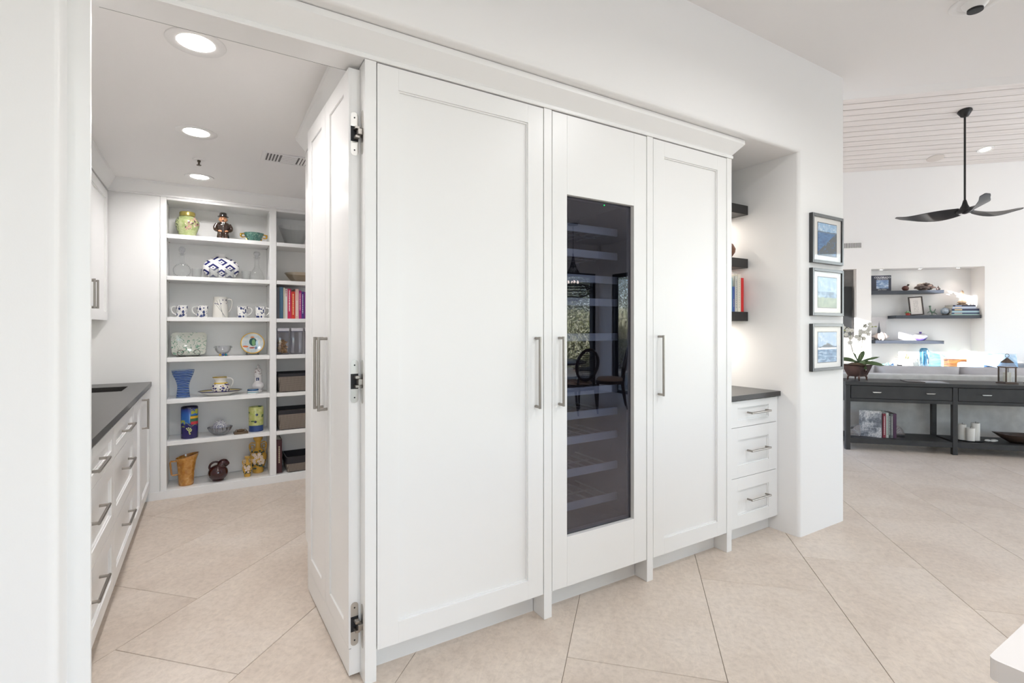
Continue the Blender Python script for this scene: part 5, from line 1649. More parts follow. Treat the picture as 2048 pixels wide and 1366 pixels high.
# small round jug and driftwood
t = lthing('round_jug', 'small dark red pottery jug with a tilted neck beside the cover book', 'jug', 4.265, VI, 1.925)
REDC = flat('dark_red_clay', (0.10, 0.03, 0.022), 0.3)
MB().ball((0, 0, 0.042), 0.044, 1.1, 1.0, 0.95, 18, 12).obj('body', REDC, t, smooth=60)
MB().tube([(0.015, 0, 0.065), (0.035, 0, 0.088), (0.044, 0, 0.105)], [0.018, 0.012, 0.017], 10).obj('neck', flat('dark_clay', (0.035, 0.022, 0.018), 0.4), t, smooth=60)
t = lthing('driftwood', 'gnarled dark driftwood piece on the top niche shelf', 'driftwood', 4.535, VI, 1.925)
DRW = patterned('dark_driftwood', lambda nt, v: ramp(nt, noise(nt, v, 26, 6, 0.7, 2.0), [(0.35, (0.02, 0.012, 0.010)), (0.55, (0.09, 0.06, 0.05)), (0.7, (0.42, 0.30, 0.24))]), 0.4, 0.2, scale=(0.6, 1, 3))
m = MB()
rr = random.Random(11)
for i in range(9):
    z0 = 0.02 + i * 0.010
    L_ = 0.15 - abs(i - 4) * 0.010
    pts = [(-L_ + j * L_ / 3 + rr.uniform(-.008, .008), rr.uniform(-0.03, 0.03), z0 + rr.uniform(-0.012, 0.014) * (1 - abs(j - 3) / 4)) for j in range(7)]
    pts[0] = (pts[0][0], pts[0][1], 0.045 + rr.uniform(-.01, .01)); pts[-1] = (pts[-1][0], pts[-1][1], 0.055 + rr.uniform(-.015, .015))
    m.tube(pts, [0.008, 0.016, 0.020, 0.022, 0.020, 0.016, 0.007], 8)
m.obj('wood', DRW, t, smooth=50)
m = MB().box(-0.06, 0.06, -0.03, 0.03, 0, 0.012, b=0.003)
m.obj('stand', BLACKW, t)
t = lthing('small_finial', 'tiny dark teardrop ornament at the end of the top niche shelf', 'ornament', 4.705, VI - 0.03, 1.925)
MB().lathe(smooth_prof([(0.014, 0), (0.026, 0.012), (0.027, 0.028), (0.014, 0.046), (0.005, 0.062), (0.001, 0.078)]), 16).obj('body', flat('black_brown', (0.03, 0.02, 0.018), 0.3), t, smooth=60)
# second shelf
zz = 1.525
t = lthing('potted_succulent', 'tiny green succulent in a red and white pot on the middle niche shelf', 'plant', 4.300, VI, zz)
MB().lathe([(0.022, 0), (0.028, 0.002), (0.034, 0.040), (0.030, 0.040), (0.028, 0.034), (0.001, 0.032)], 18).obj('pot', flat('red_pot', (0.40, 0.05, 0.04), 0.4), t, smooth=40)
m = MB()
for i in range(26):
    a = i * 2.4; rr_ = 0.006 + 0.0013 * i
    m.ball((rr_ * math.cos(a), rr_ * math.sin(a), 0.064 - 0.0009 * i + 0.004 * math.sin(i)), 0.011, 1, 1, 0.8, 6, 4)
m.obj('leaves', flat('succulent_green', (0.22, 0.34, 0.20), 0.6), t, smooth=60)
t = lthing('framed_sketch', 'small dark framed pencil sketch leaning on the middle niche shelf', 'picture', 4.435, VI + 0.005, zz)
fw_, fh_ = 0.198, 0.302
m = MB().box(-fw_ / 2, -fw_ / 2 + 0.017, 0, 0.016, 0, fh_, 0.001).box(fw_ / 2 - 0.017, fw_ / 2, 0, 0.016, 0, fh_, 0.001).box(-fw_ / 2 + 0.017, fw_ / 2 - 0.017, 0, 0.016, 0, 0.017, 0.001).box(-fw_ / 2 + 0.017, fw_ / 2 - 0.017, 0, 0.016, fh_ - 0.017, fh_, 0.001)
t.rotation_euler = (R(-5), R(-3.5), RZL)
t.location = uv(4.435, VI + 0.005, zz + 0.006)
m.obj('frame', flat('dark_walnut', (0.03, 0.018, 0.015), 0.4), t)
def sketch(nt, v):
    X, Y_, Zz = sep(nt, v)
    n = noise(nt, v, 60, 5, 0.7, 2)
    inx = mth(nt, 'MULTIPLY', mth(nt, 'LESS_THAN', mth(nt, 'ABSOLUTE', X), 0.035), mth(nt, 'MULTIPLY', mth(nt, 'GREATER_THAN', Zz, 0.05), mth(nt, 'LESS_THAN', Zz, 0.24)))
    return mixc(nt, mth(nt, 'MULTIPLY', inx, mth(nt, 'GREATER_THAN', n, 0.52)), (0.74, 0.69, 0.66), (0.50, 0.47, 0.45))
BOX(-fw_ / 2 + 0.016, fw_ / 2 - 0.016, 0.006, 0.010, 0.016, fh_ - 0.016).obj('sketch', patterned('pencil_sketch', sketch, 0.8, 0), t)
t = lthing('frog_figurine', 'green sculpture of a leaping creature beside the framed sketch', 'figurine', 4.620, VI - 0.02, zz)
GRN = flat('verdigris', (0.10, 0.16, 0.12), 0.35, 0.3, var=0.3)
m = MB().tube([(-0.02, 0, 0.135), (-0.018, 0, 0.10), (-0.012, 0, 0.07), (0.01, 0, 0.05), (0.03, 0, 0.055)], [0.012, 0.009, 0.012, 0.014, 0.008], 8)
m.ball((-0.022, 0, 0.143), 0.015, 1.1, 0.9, 0.9, 10, 8)
for pts in ([(-0.01, 0, 0.06), (-0.045, -0.01, 0.055), (-0.062, -0.012, 0.035)], [(0.012, 0, 0.05), (0.045, -0.01, 0.035), (0.068, -0.012, 0.014)], [(0.03, 0, 0.055), (0.05, 0.01, 0.08), (0.058, 0.01, 0.105)], [(0.0, 0, 0.05), (0.004, -0.004, 0.02), (0.0, -0.004, 0.0)]):
    m.tube(pts, [0.009, 0.006, 0.004], 8)
m.obj('body', GRN, t, smooth=60)
MB().lathe([(0.03, 0), (0.03, 0.004), (0.02, 0.007), (0.001, 0.008)], 16).obj('base', GRN, t, smooth=40)
t = lthing('glass_globe', 'blue grey marbled glass globe on a dark ring', 'ornament', 4.80, VI - 0.02, zz)
MB().ball((0, 0, 0.066), 0.056, n=20, m=14).obj('globe', patterned('marbled_glass', lambda nt, v: ramp(nt, noise(nt, v, 22, 5, 0.7, 1.5), [(0.3, (0.16, 0.20, 0.26)), (0.6, (0.46, 0.54, 0.62)), (0.8, (0.75, 0.80, 0.84))]), 0.05, 0.6), t, smooth=60)
MB().tube(arc((0, 0, 0.008), 0.030, 0.030, 0, 2 * PI * 15 / 16, 15, 'xy'), 0.008, 6, closed=True).obj('ring', flat('dark_ring', (0.05, 0.04, 0.035), 0.5), t, smooth=60)
# stack of books with obelisk; spines face -V (towards camera) and lie flat
def flat_book(label, u, v, z, w_, d, th, col, rz=0.0, group=None, tcol=None):
    t = lthing('book', label, 'book', u, v, z, rz, group)
    cm = flat('cover_%d_%d_%d' % tuple(int(x * 255) for x in col), col, 0.45)
    e = 0.0025
    MB().box(-w_ / 2, w_ / 2, 0, d, 0, e).box(-w_ / 2, w_ / 2, 0, d, th - e, th).box(-w_ / 2, w_ / 2, -0.002, 0.003, 0, th).obj('cover', cm, t)
    BOX(-w_ / 2 + 0.003, w_ / 2 - 0.003, 0.003, d - 0.004, e, th - e).obj('pages', PAPER, t)
    if tcol:
        BOX(-w_ * 0.40, -w_ * 0.12, -0.0028, -0.002, th * 0.3, th * 0.7).obj('spine_title', flat('title_%d' % int(sum(tcol) * 100), tcol, 0.5), t)
    return t
z_ = zz
gs = 'stacked books under the obelisk'
for w_, d, th, col, lb, tc in ((0.37, 0.25, 0.016, (0.34, 0.50, 0.46), 'thin sea green book at the bottom of the stack', None), (0.37, 0.25, 0.024, (0.03, 0.05, 0.11), 'navy book second from the bottom of the stack', (0.6, 0.6, 0.6)),
                               (0.355, 0.24, 0.026, (0.36, 0.52, 0.58), 'pale aqua book third from the bottom of the stack', None), (0.365, 0.25, 0.034, (0.014, 0.02, 0.065), 'thick dark navy book in the middle of the stack', (0.5, 0.55, 0.65)),
                               (0.315, 0.23, 0.032, (0.48, 0.54, 0.66), 'lavender grey book second from the top of the stack', (0.7, 0.5, 0.3)), (0.30, 0.22, 0.024, (0.014, 0.018, 0.05), 'slim dark navy book at the top of the stack', (0.4, 0.5, 0.7))):
    flat_book(lb, 5.035 if w_ > 0.33 else 5.02, VW + 0.07, z_, w_, d, th, col, 0, gs, tc)
    z_ += th + 0.0006
t = lthing('obelisk', 'small tan stone obelisk standing on the stacked books', 'ornament', 5.045, VW + 0.17, z_)
TAN = patterned('tan_stone', lambda nt, v: ramp(nt, noise(nt, v, 40, 5), [(0.3, (0.22, 0.14, 0.09)), (0.7, (0.46, 0.34, 0.24))]), 0.5, 0)
def taper(m, w0, w1, z0, z1):
    vs = [(-w0, -w0, z0), (w0, -w0, z0), (w0, w0, z0), (-w0, w0, z0), (-w1, -w1, z1), (w1, -w1, z1), (w1, w1, z1), (-w1, w1, z1)]
    m.add(vs, [(0, 3, 2, 1), (4, 5, 6, 7), (0, 1, 5, 4), (1, 2, 6, 5), (2, 3, 7, 6), (3, 0, 4, 7)])
m = MB(); taper(m, 0.052, 0.045, 0, 0.022); taper(m, 0.036, 0.032, 0.022, 0.034); taper(m, 0.058, 0.05, 0.034, 0.042)
m.obj('plinth', TAN, t)
m = MB(); taper(m, 0.046, 0.026, 0.042, 0.085); taper(m, 0.026, 0.014, 0.085, 0.215); taper(m, 0.014, 0.001, 0.215, 0.238)
m.obj('shaft', TAN, t)
# third shelf
z3_ = 1.120
t = lthing('tower_print', 'pale canvas print of an iron lattice tower standing on the lowest niche shelf', 'picture', 3.915, VI + 0.06, z3_)
BOX(-0.125, 0.105, 0, 0.012, 0, 0.385).obj('canvas', flat('pale_canvas', (0.62, 0.60, 0.60), 0.9, var=0.06), t)
m = MB()
def leg(x0, x1, z0, z1, w0, w1):
    m.prism([(x0 - w0, z0), (x0 + w0, z0), (x1 + w1, z1), (x1 - w1, z1)], 'y', -0.0016, -0.0004)
leg(-0.062, -0.022, 0.0, 0.10, 0.018, 0.016); leg(0.062 + 0.01, 0.022, 0.0, 0.10, 0.018, 0.016)
leg(0, 0, 0.10, 0.115, 0.040, 0.038); leg(-0.013, -0.003, 0.115, 0.22, 0.014, 0.008); leg(0.013, 0.003, 0.115, 0.22, 0.014, 0.008); leg(0, 0, 0.22, 0.28, 0.009, 0.005); leg(0, 0, 0.28, 0.312, 0.003, 0.001); leg(0, 0, 0.165, 0.172, 0.024, 0.023)
m.obj('tower_motif', flat('tower_grey', (0.13, 0.14, 0.16), 0.8), t)
t = lthing('seashell', 'large pink white conch shell in front of the tower print', 'shell', 3.885, VI - 0.05, z3_)
SHELLM = patterned('conch', lambda nt, v: ramp(nt, noise(nt, v, 18, 4), [(0.3, (0.50, 0.38, 0.32)), (0.6, (0.70, 0.60, 0.55)), (0.8, (0.80, 0.74, 0.70))]), 0.4, 0.2)
mb_ = MB().lathe(smooth_prof([(0.002, -0.13), (0.022, -0.09), (0.048, -0.05), (0.058, -0.01), (0.066, 0.03), (0.05, 0.07), (0.02, 0.11), (0.003, 0.13)]), 20, mod=lambda a, z, r: 1 + 0.12 * math.sin(z * 120 + a))
mb_.v = [(z, y, x + 0.062) for x, y, z in mb_.v]
mb_.obj('shell', SHELLM, t, smooth=60)
t = lthing('purple_vase', 'squat glossy violet and white glass vase on the lowest niche shelf', 'vase', 4.475, VI, z3_)
def pv(nt, v):
    X, Y_, Zz = sep(nt, v)
    n = noise(nt, v, 14, 3, 0.5, 1)
    return ramp(nt, mth(nt, 'ADD', mth(nt, 'MULTIPLY', Zz, 7.0), mth(nt, 'MULTIPLY', n, 0.45)), [(0.25, (0.10, 0.06, 0.38)), (0.45, (0.22, 0.17, 0.55)), (0.62, (0.78, 0.76, 0.84)), (0.98, (0.78, 0.76, 0.84)), (1.0, (0.10, 0.05, 0.35))])
MB().lathe(smooth_prof([(0.035, 0), (0.06, 0.008), (0.092, 0.05), (0.088, 0.085), (0.050, 0.112), (0.018, 0.120), (0.020, 0.138)]), 28).obj('body', patterned('violet_glass', pv, 0.08, 0.6), t, smooth=60)
t = lthing('small_navy_book', 'small navy notebook at the left end of the lowest niche shelf', 'book', 3.775, VI - 0.115, z3_ - 0.052)
t.location = uv(3.795, VW + 0.005, 1.072)
bpy.data.objects.remove(t)
# niche ledge objects (z = 0.70)
zl = 0.70
t = lthing('agave_plant', 'pale spiky agave in a white pot on the niche ledge', 'plant', 4.265, VI - 0.02, zl)
MB().lathe([(0.045, 0), (0.05, 0.004), (0.062, 0.12), (0.056, 0.12), (0.052, 0.10), (0.001, 0.098)], 24).obj('pot', PORC, t, smooth=40)
rr = random.Random(2)
AGV = [flat('agave_%d' % i, c, 0.6) for i, c in enumerate(((0.52, 0.50, 0.24), (0.66, 0.62, 0.36), (0.30, 0.33, 0.13), (0.30, 0.20, 0.16)))]
def blade(parent, base, d, ln, w_, droop, mat, name='leaf', n=6, th=0.0015, roll=0.0):
    d = Vector(d).normalized()
    side = d.cross(Vector((0, 0, 1)))
    if side.length < 1e-3: side = Vector((1, 0, 0))
    side.normalize()
    side = (Matrix.Rotation(roll, 3, d) @ side).normalized()
    m = MB(); vs = []
    p = Vector(base)
    for i in range(n + 1):
        f_ = i / n
        pos = Vector(base) + d * ln * f_ + Vector((0, 0, -droop * f_ * f_))
        ww = w_ * (0.35 + 1.3 * f_) * (1 - f_) ** 0.6 if f_ < 1 else 0.0005
        up = side.cross(d).normalized() * th
        vs += [pos - side * ww + up * 0.5, pos - up, pos + side * ww + up * 0.5, pos + up * 1.6]
    fs = []
    for i in range(n):
        for k in range(4):
            k2 = (k + 1) % 4
            fs.append((i * 4 + k, i * 4 + k2, (i + 1) * 4 + k2, (i + 1) * 4 + k))
    fs.append((0, 1, 2, 3)); fs.append(tuple(4 * n + k for k in range(4)))
    m.add(vs, fs)
    return m.obj(name, mat, parent, smooth=50)
for i in range(34):
    a = i * 2.39996
    el = 0.15 + 1.25 * (i / 34)
    blade(t, (0.012 * math.cos(a), 0.012 * math.sin(a), 0.10), (math.cos(a) * math.cos(el), 0.8 * math.sin(a) * math.cos(el), math.sin(el)), rr.uniform(0.12, 0.165), 0.010, 0.04 * (1 - i / 34), AGV[(i * 7) % 4])
t = lthing('blue_glass_vase', 'tall rounded clear blue glass vase on the niche ledge', 'vase', 4.515, VI - 0.02, zl)
BLG = thin_glass('blue_glass', (0.55, 0.76, 0.86), 0.12, 0.7)
MB().lathe(smooth_prof([(0.045, 0), (0.058, 0.006), (0.068, 0.05), (0.068, 0.20), (0.056, 0.275), (0.036, 0.298)]) + [(0.032, 0.296), (0.05, 0.27), (0.062, 0.2), (0.062, 0.05), (0.05, 0.014), (0.001, 0.012)], 28).obj('vessel', BLG, t, smooth=60)
t = lthing('wave_panel', 'pale turquoise wave artwork leaning at the back of the niche ledge', 'artwork', 4.72, VI + 0.08, zl)
def wave(nt, v):
    mp = N(nt, 'ShaderNodeMapping'); mp.inputs['Scale'].default_value = (5, 1, 26); mp.inputs['Rotation'].default_value = (0, 0.35, 0)
    L(nt, v, mp.inputs[0])
    return ramp(nt, noise(nt, mp.outputs[0], 1.0, 5, 0.6, 1.0), [(0.35, (0.34, 0.60, 0.64)), (0.55, (0.62, 0.76, 0.77)), (0.75, (0.78, 0.82, 0.82))])
MB().prism([(-0.16, 0), (0.14, 0), (0.14, 0.14), (0.06, 0.19), (-0.06, 0.235), (-0.16, 0.22)], 'y', 0, 0.02).obj('panel', patterned('wave_paint', wave, 0.4, 0.1), t)
t = lthing('keepsake_box', 'striped wooden keepsake box with a white heart on the niche ledge', 'box', 4.955, VI - 0.10, zl)
def zebra(nt, v):
    mp = N(nt, 'ShaderNodeMapping'); mp.inputs['Scale'].default_value = (3, 3, 60)
    L(nt, v, mp.inputs[0])
    return ramp(nt, noise(nt, mp.outputs[0], 1.2, 4, 0.6, 1.0), [(0.38, (0.03, 0.012, 0.006)), (0.5, (0.16, 0.06, 0.02)), (0.65, (0.40, 0.17, 0.05))])
ZEB = patterned('zebrawood', zebra, 0.3, 0.3)
BOX(-0.175, 0.175, -0.07, 0.07, 0, 0.098, b=0.003).obj('body', ZEB, t)
BOX(-0.178, 0.178, -0.073, 0.073, 0.0985, 0.135, b=0.003).obj('lid', ZEB, t)
hp = []
for i in range(20):
    a = 2 * PI * i / 20
    hp.append((0.07 + 0.0016 * 16 * math.sin(a) ** 3, 0.075 + 0.0016 * (13 * math.cos(a) - 5 * math.cos(2 * a) - 2 * math.cos(3 * a) - math.cos(4 * a))))
MB().prism(hp, 'y', -0.078, -0.0705).obj('heart_inlay', PORC, t)
t = lthing('glass_float', 'pale sea green round glass float behind the keepsake box', 'ornament', 5.085, VI + 0.058, zl)
MB().ball((0, 0, 0.180), 0.092, n=24, m=16).obj('ball', patterned('seafoam_glaze', lambda nt, v: ramp(nt, noise(nt, v, 9, 3), [(0.35, (0.42, 0.62, 0.54)), (0.7, (0.74, 0.80, 0.74))]), 0.15, 0.3), t, smooth=60)
MB().lathe([(0.06, 0), (0.06, 0.01), (0.02, 0.03), (0.02, 0.07), (0.05, 0.1), (0.045, 0.1), (0.001, 0.09)], 20).obj('stand', BLACKM, t, smooth=40)
t = lthing('blue_beads', 'small heap of blue glass pebbles at the left of the niche ledge', 'pebbles', 3.98, VI - 0.06, zl)
for i in range(16):
    MB().ball((rr.uniform(-0.09, 0.09), rr.uniform(-0.04, 0.04), 0.014 + rr.uniform(0, 0.03)), 0.018, 1.2, 1, 0.8, 8, 6).obj('pebble', flat('pebble_%d' % (i % 3), ((0.14, 0.26, 0.50), (0.40, 0.55, 0.72), (0.12, 0.30, 0.24))[i % 3], 0.2), t, smooth=60)
o = BOX(-0.03, 0.03, -0.02, 0.02, 0, 0.03, b=0.003).obj('card_holder', BLACKM, loc=uv(4.14, VI - 0.10, zl + 0.0004), rz=RZL)
tag(o, 'tiny black box left of the agave on the niche ledge', 'box')

# --- console table
t = lthing('console_table', 'long charcoal wooden console table with drawers behind the sofa', 'console table', 2.232, 6.20, 0)
CL_, CD_ = 2.03, 0.424
for x in (0.0, 0.990, 1.986):
    for y in (0.0, CD_ - 0.044):
        BOX(x, x + 0.044, y, y + 0.044, 0, 0.7045, b=0.002).obj('leg', CONSOLEW, t)
BOX(-0.008, CL_ + 0.008, -0.008, CD_ + 0.008, 0.705, 0.742, b=0.003).obj('table_top', CONSOLEW, t)
for i, (x0, x1) in enumerate(((0.044, 0.990), (1.034, 1.986))):
    BOX(x0, x1, 0.006, 0.03, 0.527, 0.562, b=0.001).obj('lower_rail', CONSOLEW, t)
    BOX(x0, x1, CD_ - 0.03, CD_ - 0.006, 0.527, 0.7045).obj('back_apron', CONSOLEW, t)
    BOX(x0 + 0.004, x1 - 0.004, 0.034, CD_ - 0.034, 0.530, 0.70).obj('drawer_box', CONSOLEW, t)
    d = BOX(x0 + 0.006, x1 - 0.006, 0.002, 0.024, 0.566, 0.7005, b=0.0015).obj('drawer_front', CONSOLEW, t)
    for hx in (0.244, 0.74):
        m = MB().prism([(x0 + hx - 0.044, 0.640), (x0 + hx + 0.044, 0.640), (x0 + hx + 0.034, 0.630), (x0 + hx - 0.034, 0.630)], 'y', -0.022, -0.012)
        for s in (-0.03, 0.03):
            m.box(x0 + hx + s - 0.003, x0 + hx + s + 0.003, -0.014, 0.002, 0.632, 0.638)
        m.obj('drawer_pull', flat('silver_pull', (0.7, 0.68, 0.65), 0.25, 1.0), d)
    BOX(x0, x1, 0.008, 0.036, 0.074, 0.129, b=0.001).obj('shelf_rail', CONSOLEW, t)
for x in (0.008, 1.994):
    BOX(x, x + 0.028, 0.044, CD_ - 0.044, 0.527, 0.7045).obj('side_apron', CONSOLEW, t)
    BOX(x, x + 0.028, 0.044, CD_ - 0.044, 0.074, 0.129).obj('side_rail', CONSOLEW, t)
BOX(0.044, 0.990, 0.036, CD_ - 0.008, 0.107, 0.129).obj('lower_shelf', CONSOLEW, t)
BOX(1.034, 1.986, 0.036, CD_ - 0.008, 0.107, 0.129).obj('lower_shelf', CONSOLEW, t)
ZTB, ZSH = 0.742, 0.129
# --- orchid planter
t = lthing('planter', 'tapered bronze planter on claw feet at the left end of the console', 'planter', 2.415, 6.40, ZTB, R(38))
BRN = flat('rusty_bronze', (0.085, 0.045, 0.035), 0.35, 0.5, var=0.3, bumpy=(60, 0.3))
m = MB()
def frustum(m, w0, d0, z0, w1, d1, z1):
    vs = [(-w0, -d0, z0), (w0, -d0, z0), (w0, d0, z0), (-w0, d0, z0), (-w1, -d1, z1), (w1, -d1, z1), (w1, d1, z1), (-w1, d1, z1)]
    m.add(vs, [(0, 3, 2, 1), (4, 5, 6, 7), (0, 1, 5, 4), (1, 2, 6, 5), (2, 3, 7, 6), (3, 0, 4, 7)])
frustum(m, 0.068, 0.062, 0.045, 0.106, 0.096, 0.155)
m.obj('body', BRN, t)
m = MB(); frustum(m, 0.104, 0.094, 0.1552, 0.108, 0.098, 0.166); frustum(m, 0.108, 0.098, 0.1662, 0.124, 0.114, 0.178)
m.obj('rim', BRN, t)
for sx_ in (-1, 1):
    for sy_ in (-1, 1):
        MB().tube([(0.060 * sx_, 0.054 * sy_, 0.055), (0.068 * sx_, 0.061 * sy_, 0.032), (0.066 * sx_, 0.060 * sy_, 0.012), (0.074 * sx_, 0.067 * sy_, 0.006)], [0.012, 0.010, 0.007, 0.006], 8).obj('claw_foot', BRN, t, smooth=60)
MB().tube(arc((0, -0.094, 0.095), 0.018, 0.018, 0, 2 * PI * 15 / 16, 15), 0.003, 6, closed=True).obj('ring_pull', BRN, t, smooth=60)
MB().ball((0, -0.088, 0.118), 0.016, 1, 0.6, 1, 10, 8).obj('boss', BRN, t, smooth=60)
o_ = lthing('orchid', 'white flowering orchid with dark glossy leaves in the bronze planter', 'plant', 2.415, 6.40, ZTB + 0.178)
MB().lathe([(0.001, 0.024), (0.05, 0.018), (0.085, 0.004), (0.085, 0.0), (0.001, 0.0)], 20).obj('moss', flat('brown_moss', (0.12, 0.075, 0.04), 0.9, bumpy=(80, 0.8)), o_, smooth=60)
OLEAF = flat('orchid_leaf', (0.075, 0.12, 0.045), 0.3, var=0.25)
for d, ln, w_, dr in (((-1, -0.2, 0.45), 0.20, 0.024, 0.05), ((1, -0.3, 0.55), 0.22, 0.022, 0.03), ((0.9, -0.5, 0.18), 0.24, 0.036, 0.06), ((-0.4, -0.4, 0.8), 0.17, 0.03, 0.02), ((0.45, 0.3, 0.9), 0.18, 0.03, 0.02), ((0.1, -0.7, 0.35), 0.16, 0.03, 0.07), ((-0.7, 0.4, 0.5), 0.19, 0.026, 0.05), ((0.25, -0.8, 0.02), 0.13, 0.026, 0.07)):
    blade(o_, (0.01, 0, 0.015), d, ln, w_ * 1.25, dr, OLEAF, 'leaf', 8, 0.003, 0.75 if d[0] > 0 else -0.75)
STEMM = flat('orchid_stem', (0.12, 0.11, 0.05), 0.5)
FLW = flat('orchid_petal', (0.72, 0.70, 0.64), 0.5)
BUD = flat('orchid_bud', (0.38, 0.40, 0.18), 0.5)
stm = [[(0.0, 0, 0.02), (-0.045, -0.01, 0.14), (-0.075, -0.01, 0.27), (-0.07, -0.01, 0.36), (-0.10, -0.01, 0.41), (-0.15, -0.01, 0.40)],
       [(0.01, 0, 0.02), (-0.02, 0, 0.15), (0.02, 0, 0.28), (0.04, 0, 0.38), (0.09, 0, 0.45), (0.145, 0, 0.455)],
       [(0.02, 0, 0.02), (0.05, 0.01, 0.20), (0.06, 0.01, 0.32), (0.10, 0.01, 0.395), (0.15, 0.01, 0.41)]]
rr = random.Random(9)
fi = 0
for pts in stm:
    sp_ = [Vector(p) for p in pts]
    MB().tube(sp_, 0.003, 6).obj('stem', STEMM, o_, smooth=60)
    for k in range(9):
        f_ = 0.42 + 0.58 * k / 8
        s_ = f_ * (len(sp_) - 1); i0 = min(int(s_), len(sp_) - 2)
        p = sp_[i0].lerp(sp_[i0 + 1], s_ - i0) + Vector((rr.uniform(-.042, .042), rr.uniform(-0.03, 0.02), rr.uniform(-.045, .03)))
        if k >= 7:
            MB().ball(p, 0.010, 1.5, 0.8, 0.7, 8, 6).obj('bud', BUD, o_, smooth=60)
            continue
        m = MB()
        tilt = rr.uniform(-0.5, 0.5)
        for j in range(5):
            a = j * 2 * PI / 5 + tilt
            m.ball((p.x + 0.013 * math.cos(a), p.y + 0.002 * (j % 2), p.z + 0.013 * math.sin(a)), 0.012, 1.0, 0.28, 1.0, 8, 6)
        m.ball((p.x, p.y - 0.006, p.z), 0.005, 1, 1, 1, 6, 4)
        m.obj('flower', FLW, o_, smooth=60)
# magazine on console
t = lthing('magazine', 'glossy open magazine lying on the console table top', 'magazine', 3.02, 6.36, ZTB, R(-6))
m = MB().box(-0.16, -0.005, -0.10, 0.12, 0, 0.008, b=0.001)
m.obj('left_pages', flat('magazine_dark', (0.05, 0.035, 0.035), 0.25), t)
MB().box(-0.004, 0.20, -0.10, 0.12, 0, 0.006, b=0.001).obj('right_pages', flat('magazine_light', (0.34, 0.35, 0.38), 0.25), t)
# lanterns
def lantern(label, u, v):
    t = lthing('lantern', label, 'lantern', u, v, ZTB, R(8), 'metal candle lanterns on the console')
    t.scale = (0.70, 0.70, 0.86)
    LM = flat('antique_bronze', (0.10, 0.07, 0.055), 0.4, 0.7)
    m = MB(); frustum(m, 0.088, 0.088, 0.0, 0.088, 0.088, 0.012); frustum(m, 0.074, 0.074, 0.0125, 0.072, 0.072, 0.022)
    m.obj('base', LM, t)
    for sx_ in (-1, 1):
        for sy_ in (-1, 1):
            BOX(0.066 * sx_ - 0.007, 0.066 * sx_ + 0.007, 0.066 * sy_ - 0.007, 0.066 * sy_ + 0.007, 0.0225, 0.195).obj('post', LM, t)
    m = MB(); frustum(m, 0.08, 0.08, 0.1955, 0.08, 0.08, 0.208)
    m.obj('collar', LM, t)
    m = MB(); frustum(m, 0.076, 0.076, 0.2085, 0.050, 0.050, 0.255)
    m.obj('glass_roof', thin_glass('lantern_roof_glass', (0.75, 0.80, 0.86), 0.15, 0.6), t)
    m = MB(); frustum(m, 0.056, 0.056, 0.2555, 0.006, 0.006, 0.315)
    m.obj('cap', LM, t)
    MB().tube(arc((0, 0, 0.342), 0.028, 0.022, 0, 2 * PI * 19 / 20, 19), 0.003, 6, closed=True).obj('ring', LM, t, smooth=60)
    for sx_, sy_ in ((0, -1), (0, 1), (1, 0), (-1, 0)):
        b = BOX(-0.059 if sx_ == 0 else 0.066 * sx_ - 0.001, 0.059 if sx_ == 0 else 0.066 * sx_ + 0.001, -0.059 if sy_ == 0 else 0.066 * sy_ - 0.001, 0.059 if sy_ == 0 else 0.066 * sy_ + 0.001, 0.0225, 0.195)
        b.obj('pane', GLASS, t)
    c = lthing('pillar_candle', 'cream pillar candle inside the ' + label.split(' on ')[0], 'candle', u, v, ZTB + 0.0198, 0, 'candles inside the lanterns')
    MB().lathe([(0.031, 0), (0.032, 0.002), (0.032, 0.094), (0.029, 0.097), (0.001, 0.094)], 24).obj('wax', flat('cream_wax', (0.70, 0.64, 0.48), 0.5), c, smooth=40)
    MB().tube([(0, 0, 0.094), (0.002, 0, 0.106)], 0.0015, 6).obj('wick', DARK, c)
lantern('bronze and glass candle lantern on the right part of the console', 3.81, 6.40)
lantern('second bronze candle lantern at the frame edge on the console', 4.06, 6.41)
# books on lower shelf with bookends
def photo_cover(nt, v):
    n = noise(nt, v, 9, 4, 0.6)
    n2 = noise(nt, v, 70, 4, 0.7)
    a = ramp(nt, n, [(0.42, (0.20, 0.22, 0.25)), (0.5, (0.45, 0.47, 0.50)), (0.58, (0.72, 0.72, 0.72))])
    b = ramp(nt, n2, [(0.4, (0.45, 0.45, 0.47)), (0.6, (1, 1, 1))])
    mx = N(nt, 'ShaderNodeMix', data_type='RGBA', blend_type='MULTIPLY'); mx.inputs[0].default_value = 0.8
    L(nt, a, mx.inputs[6]); L(nt, b, mx.inputs[7])
    return mx.outputs[2]
gcb = 'books between glass bookends on the console shelf'
t = lthing('photo_book', 'large grey photographic cover book angled between the glass bookends', 'book', 2.42, 6.36, ZSH, R(-24), gcb)
m = MB().box(0, 0.20, 0, 0.004, 0, 0.285).box(0, 0.20, 0.030, 0.034, 0, 0.285).box(0.196, 0.202, 0.0, 0.034, 0, 0.285)
m.obj('cover', patterned('city_photo', photo_cover, 0.3, 0.2), t)
BOX(0.004, 0.196, 0.0045, 0.0295, 0.003, 0.282).obj('pages', PAPER, t)
u_ = 2.625
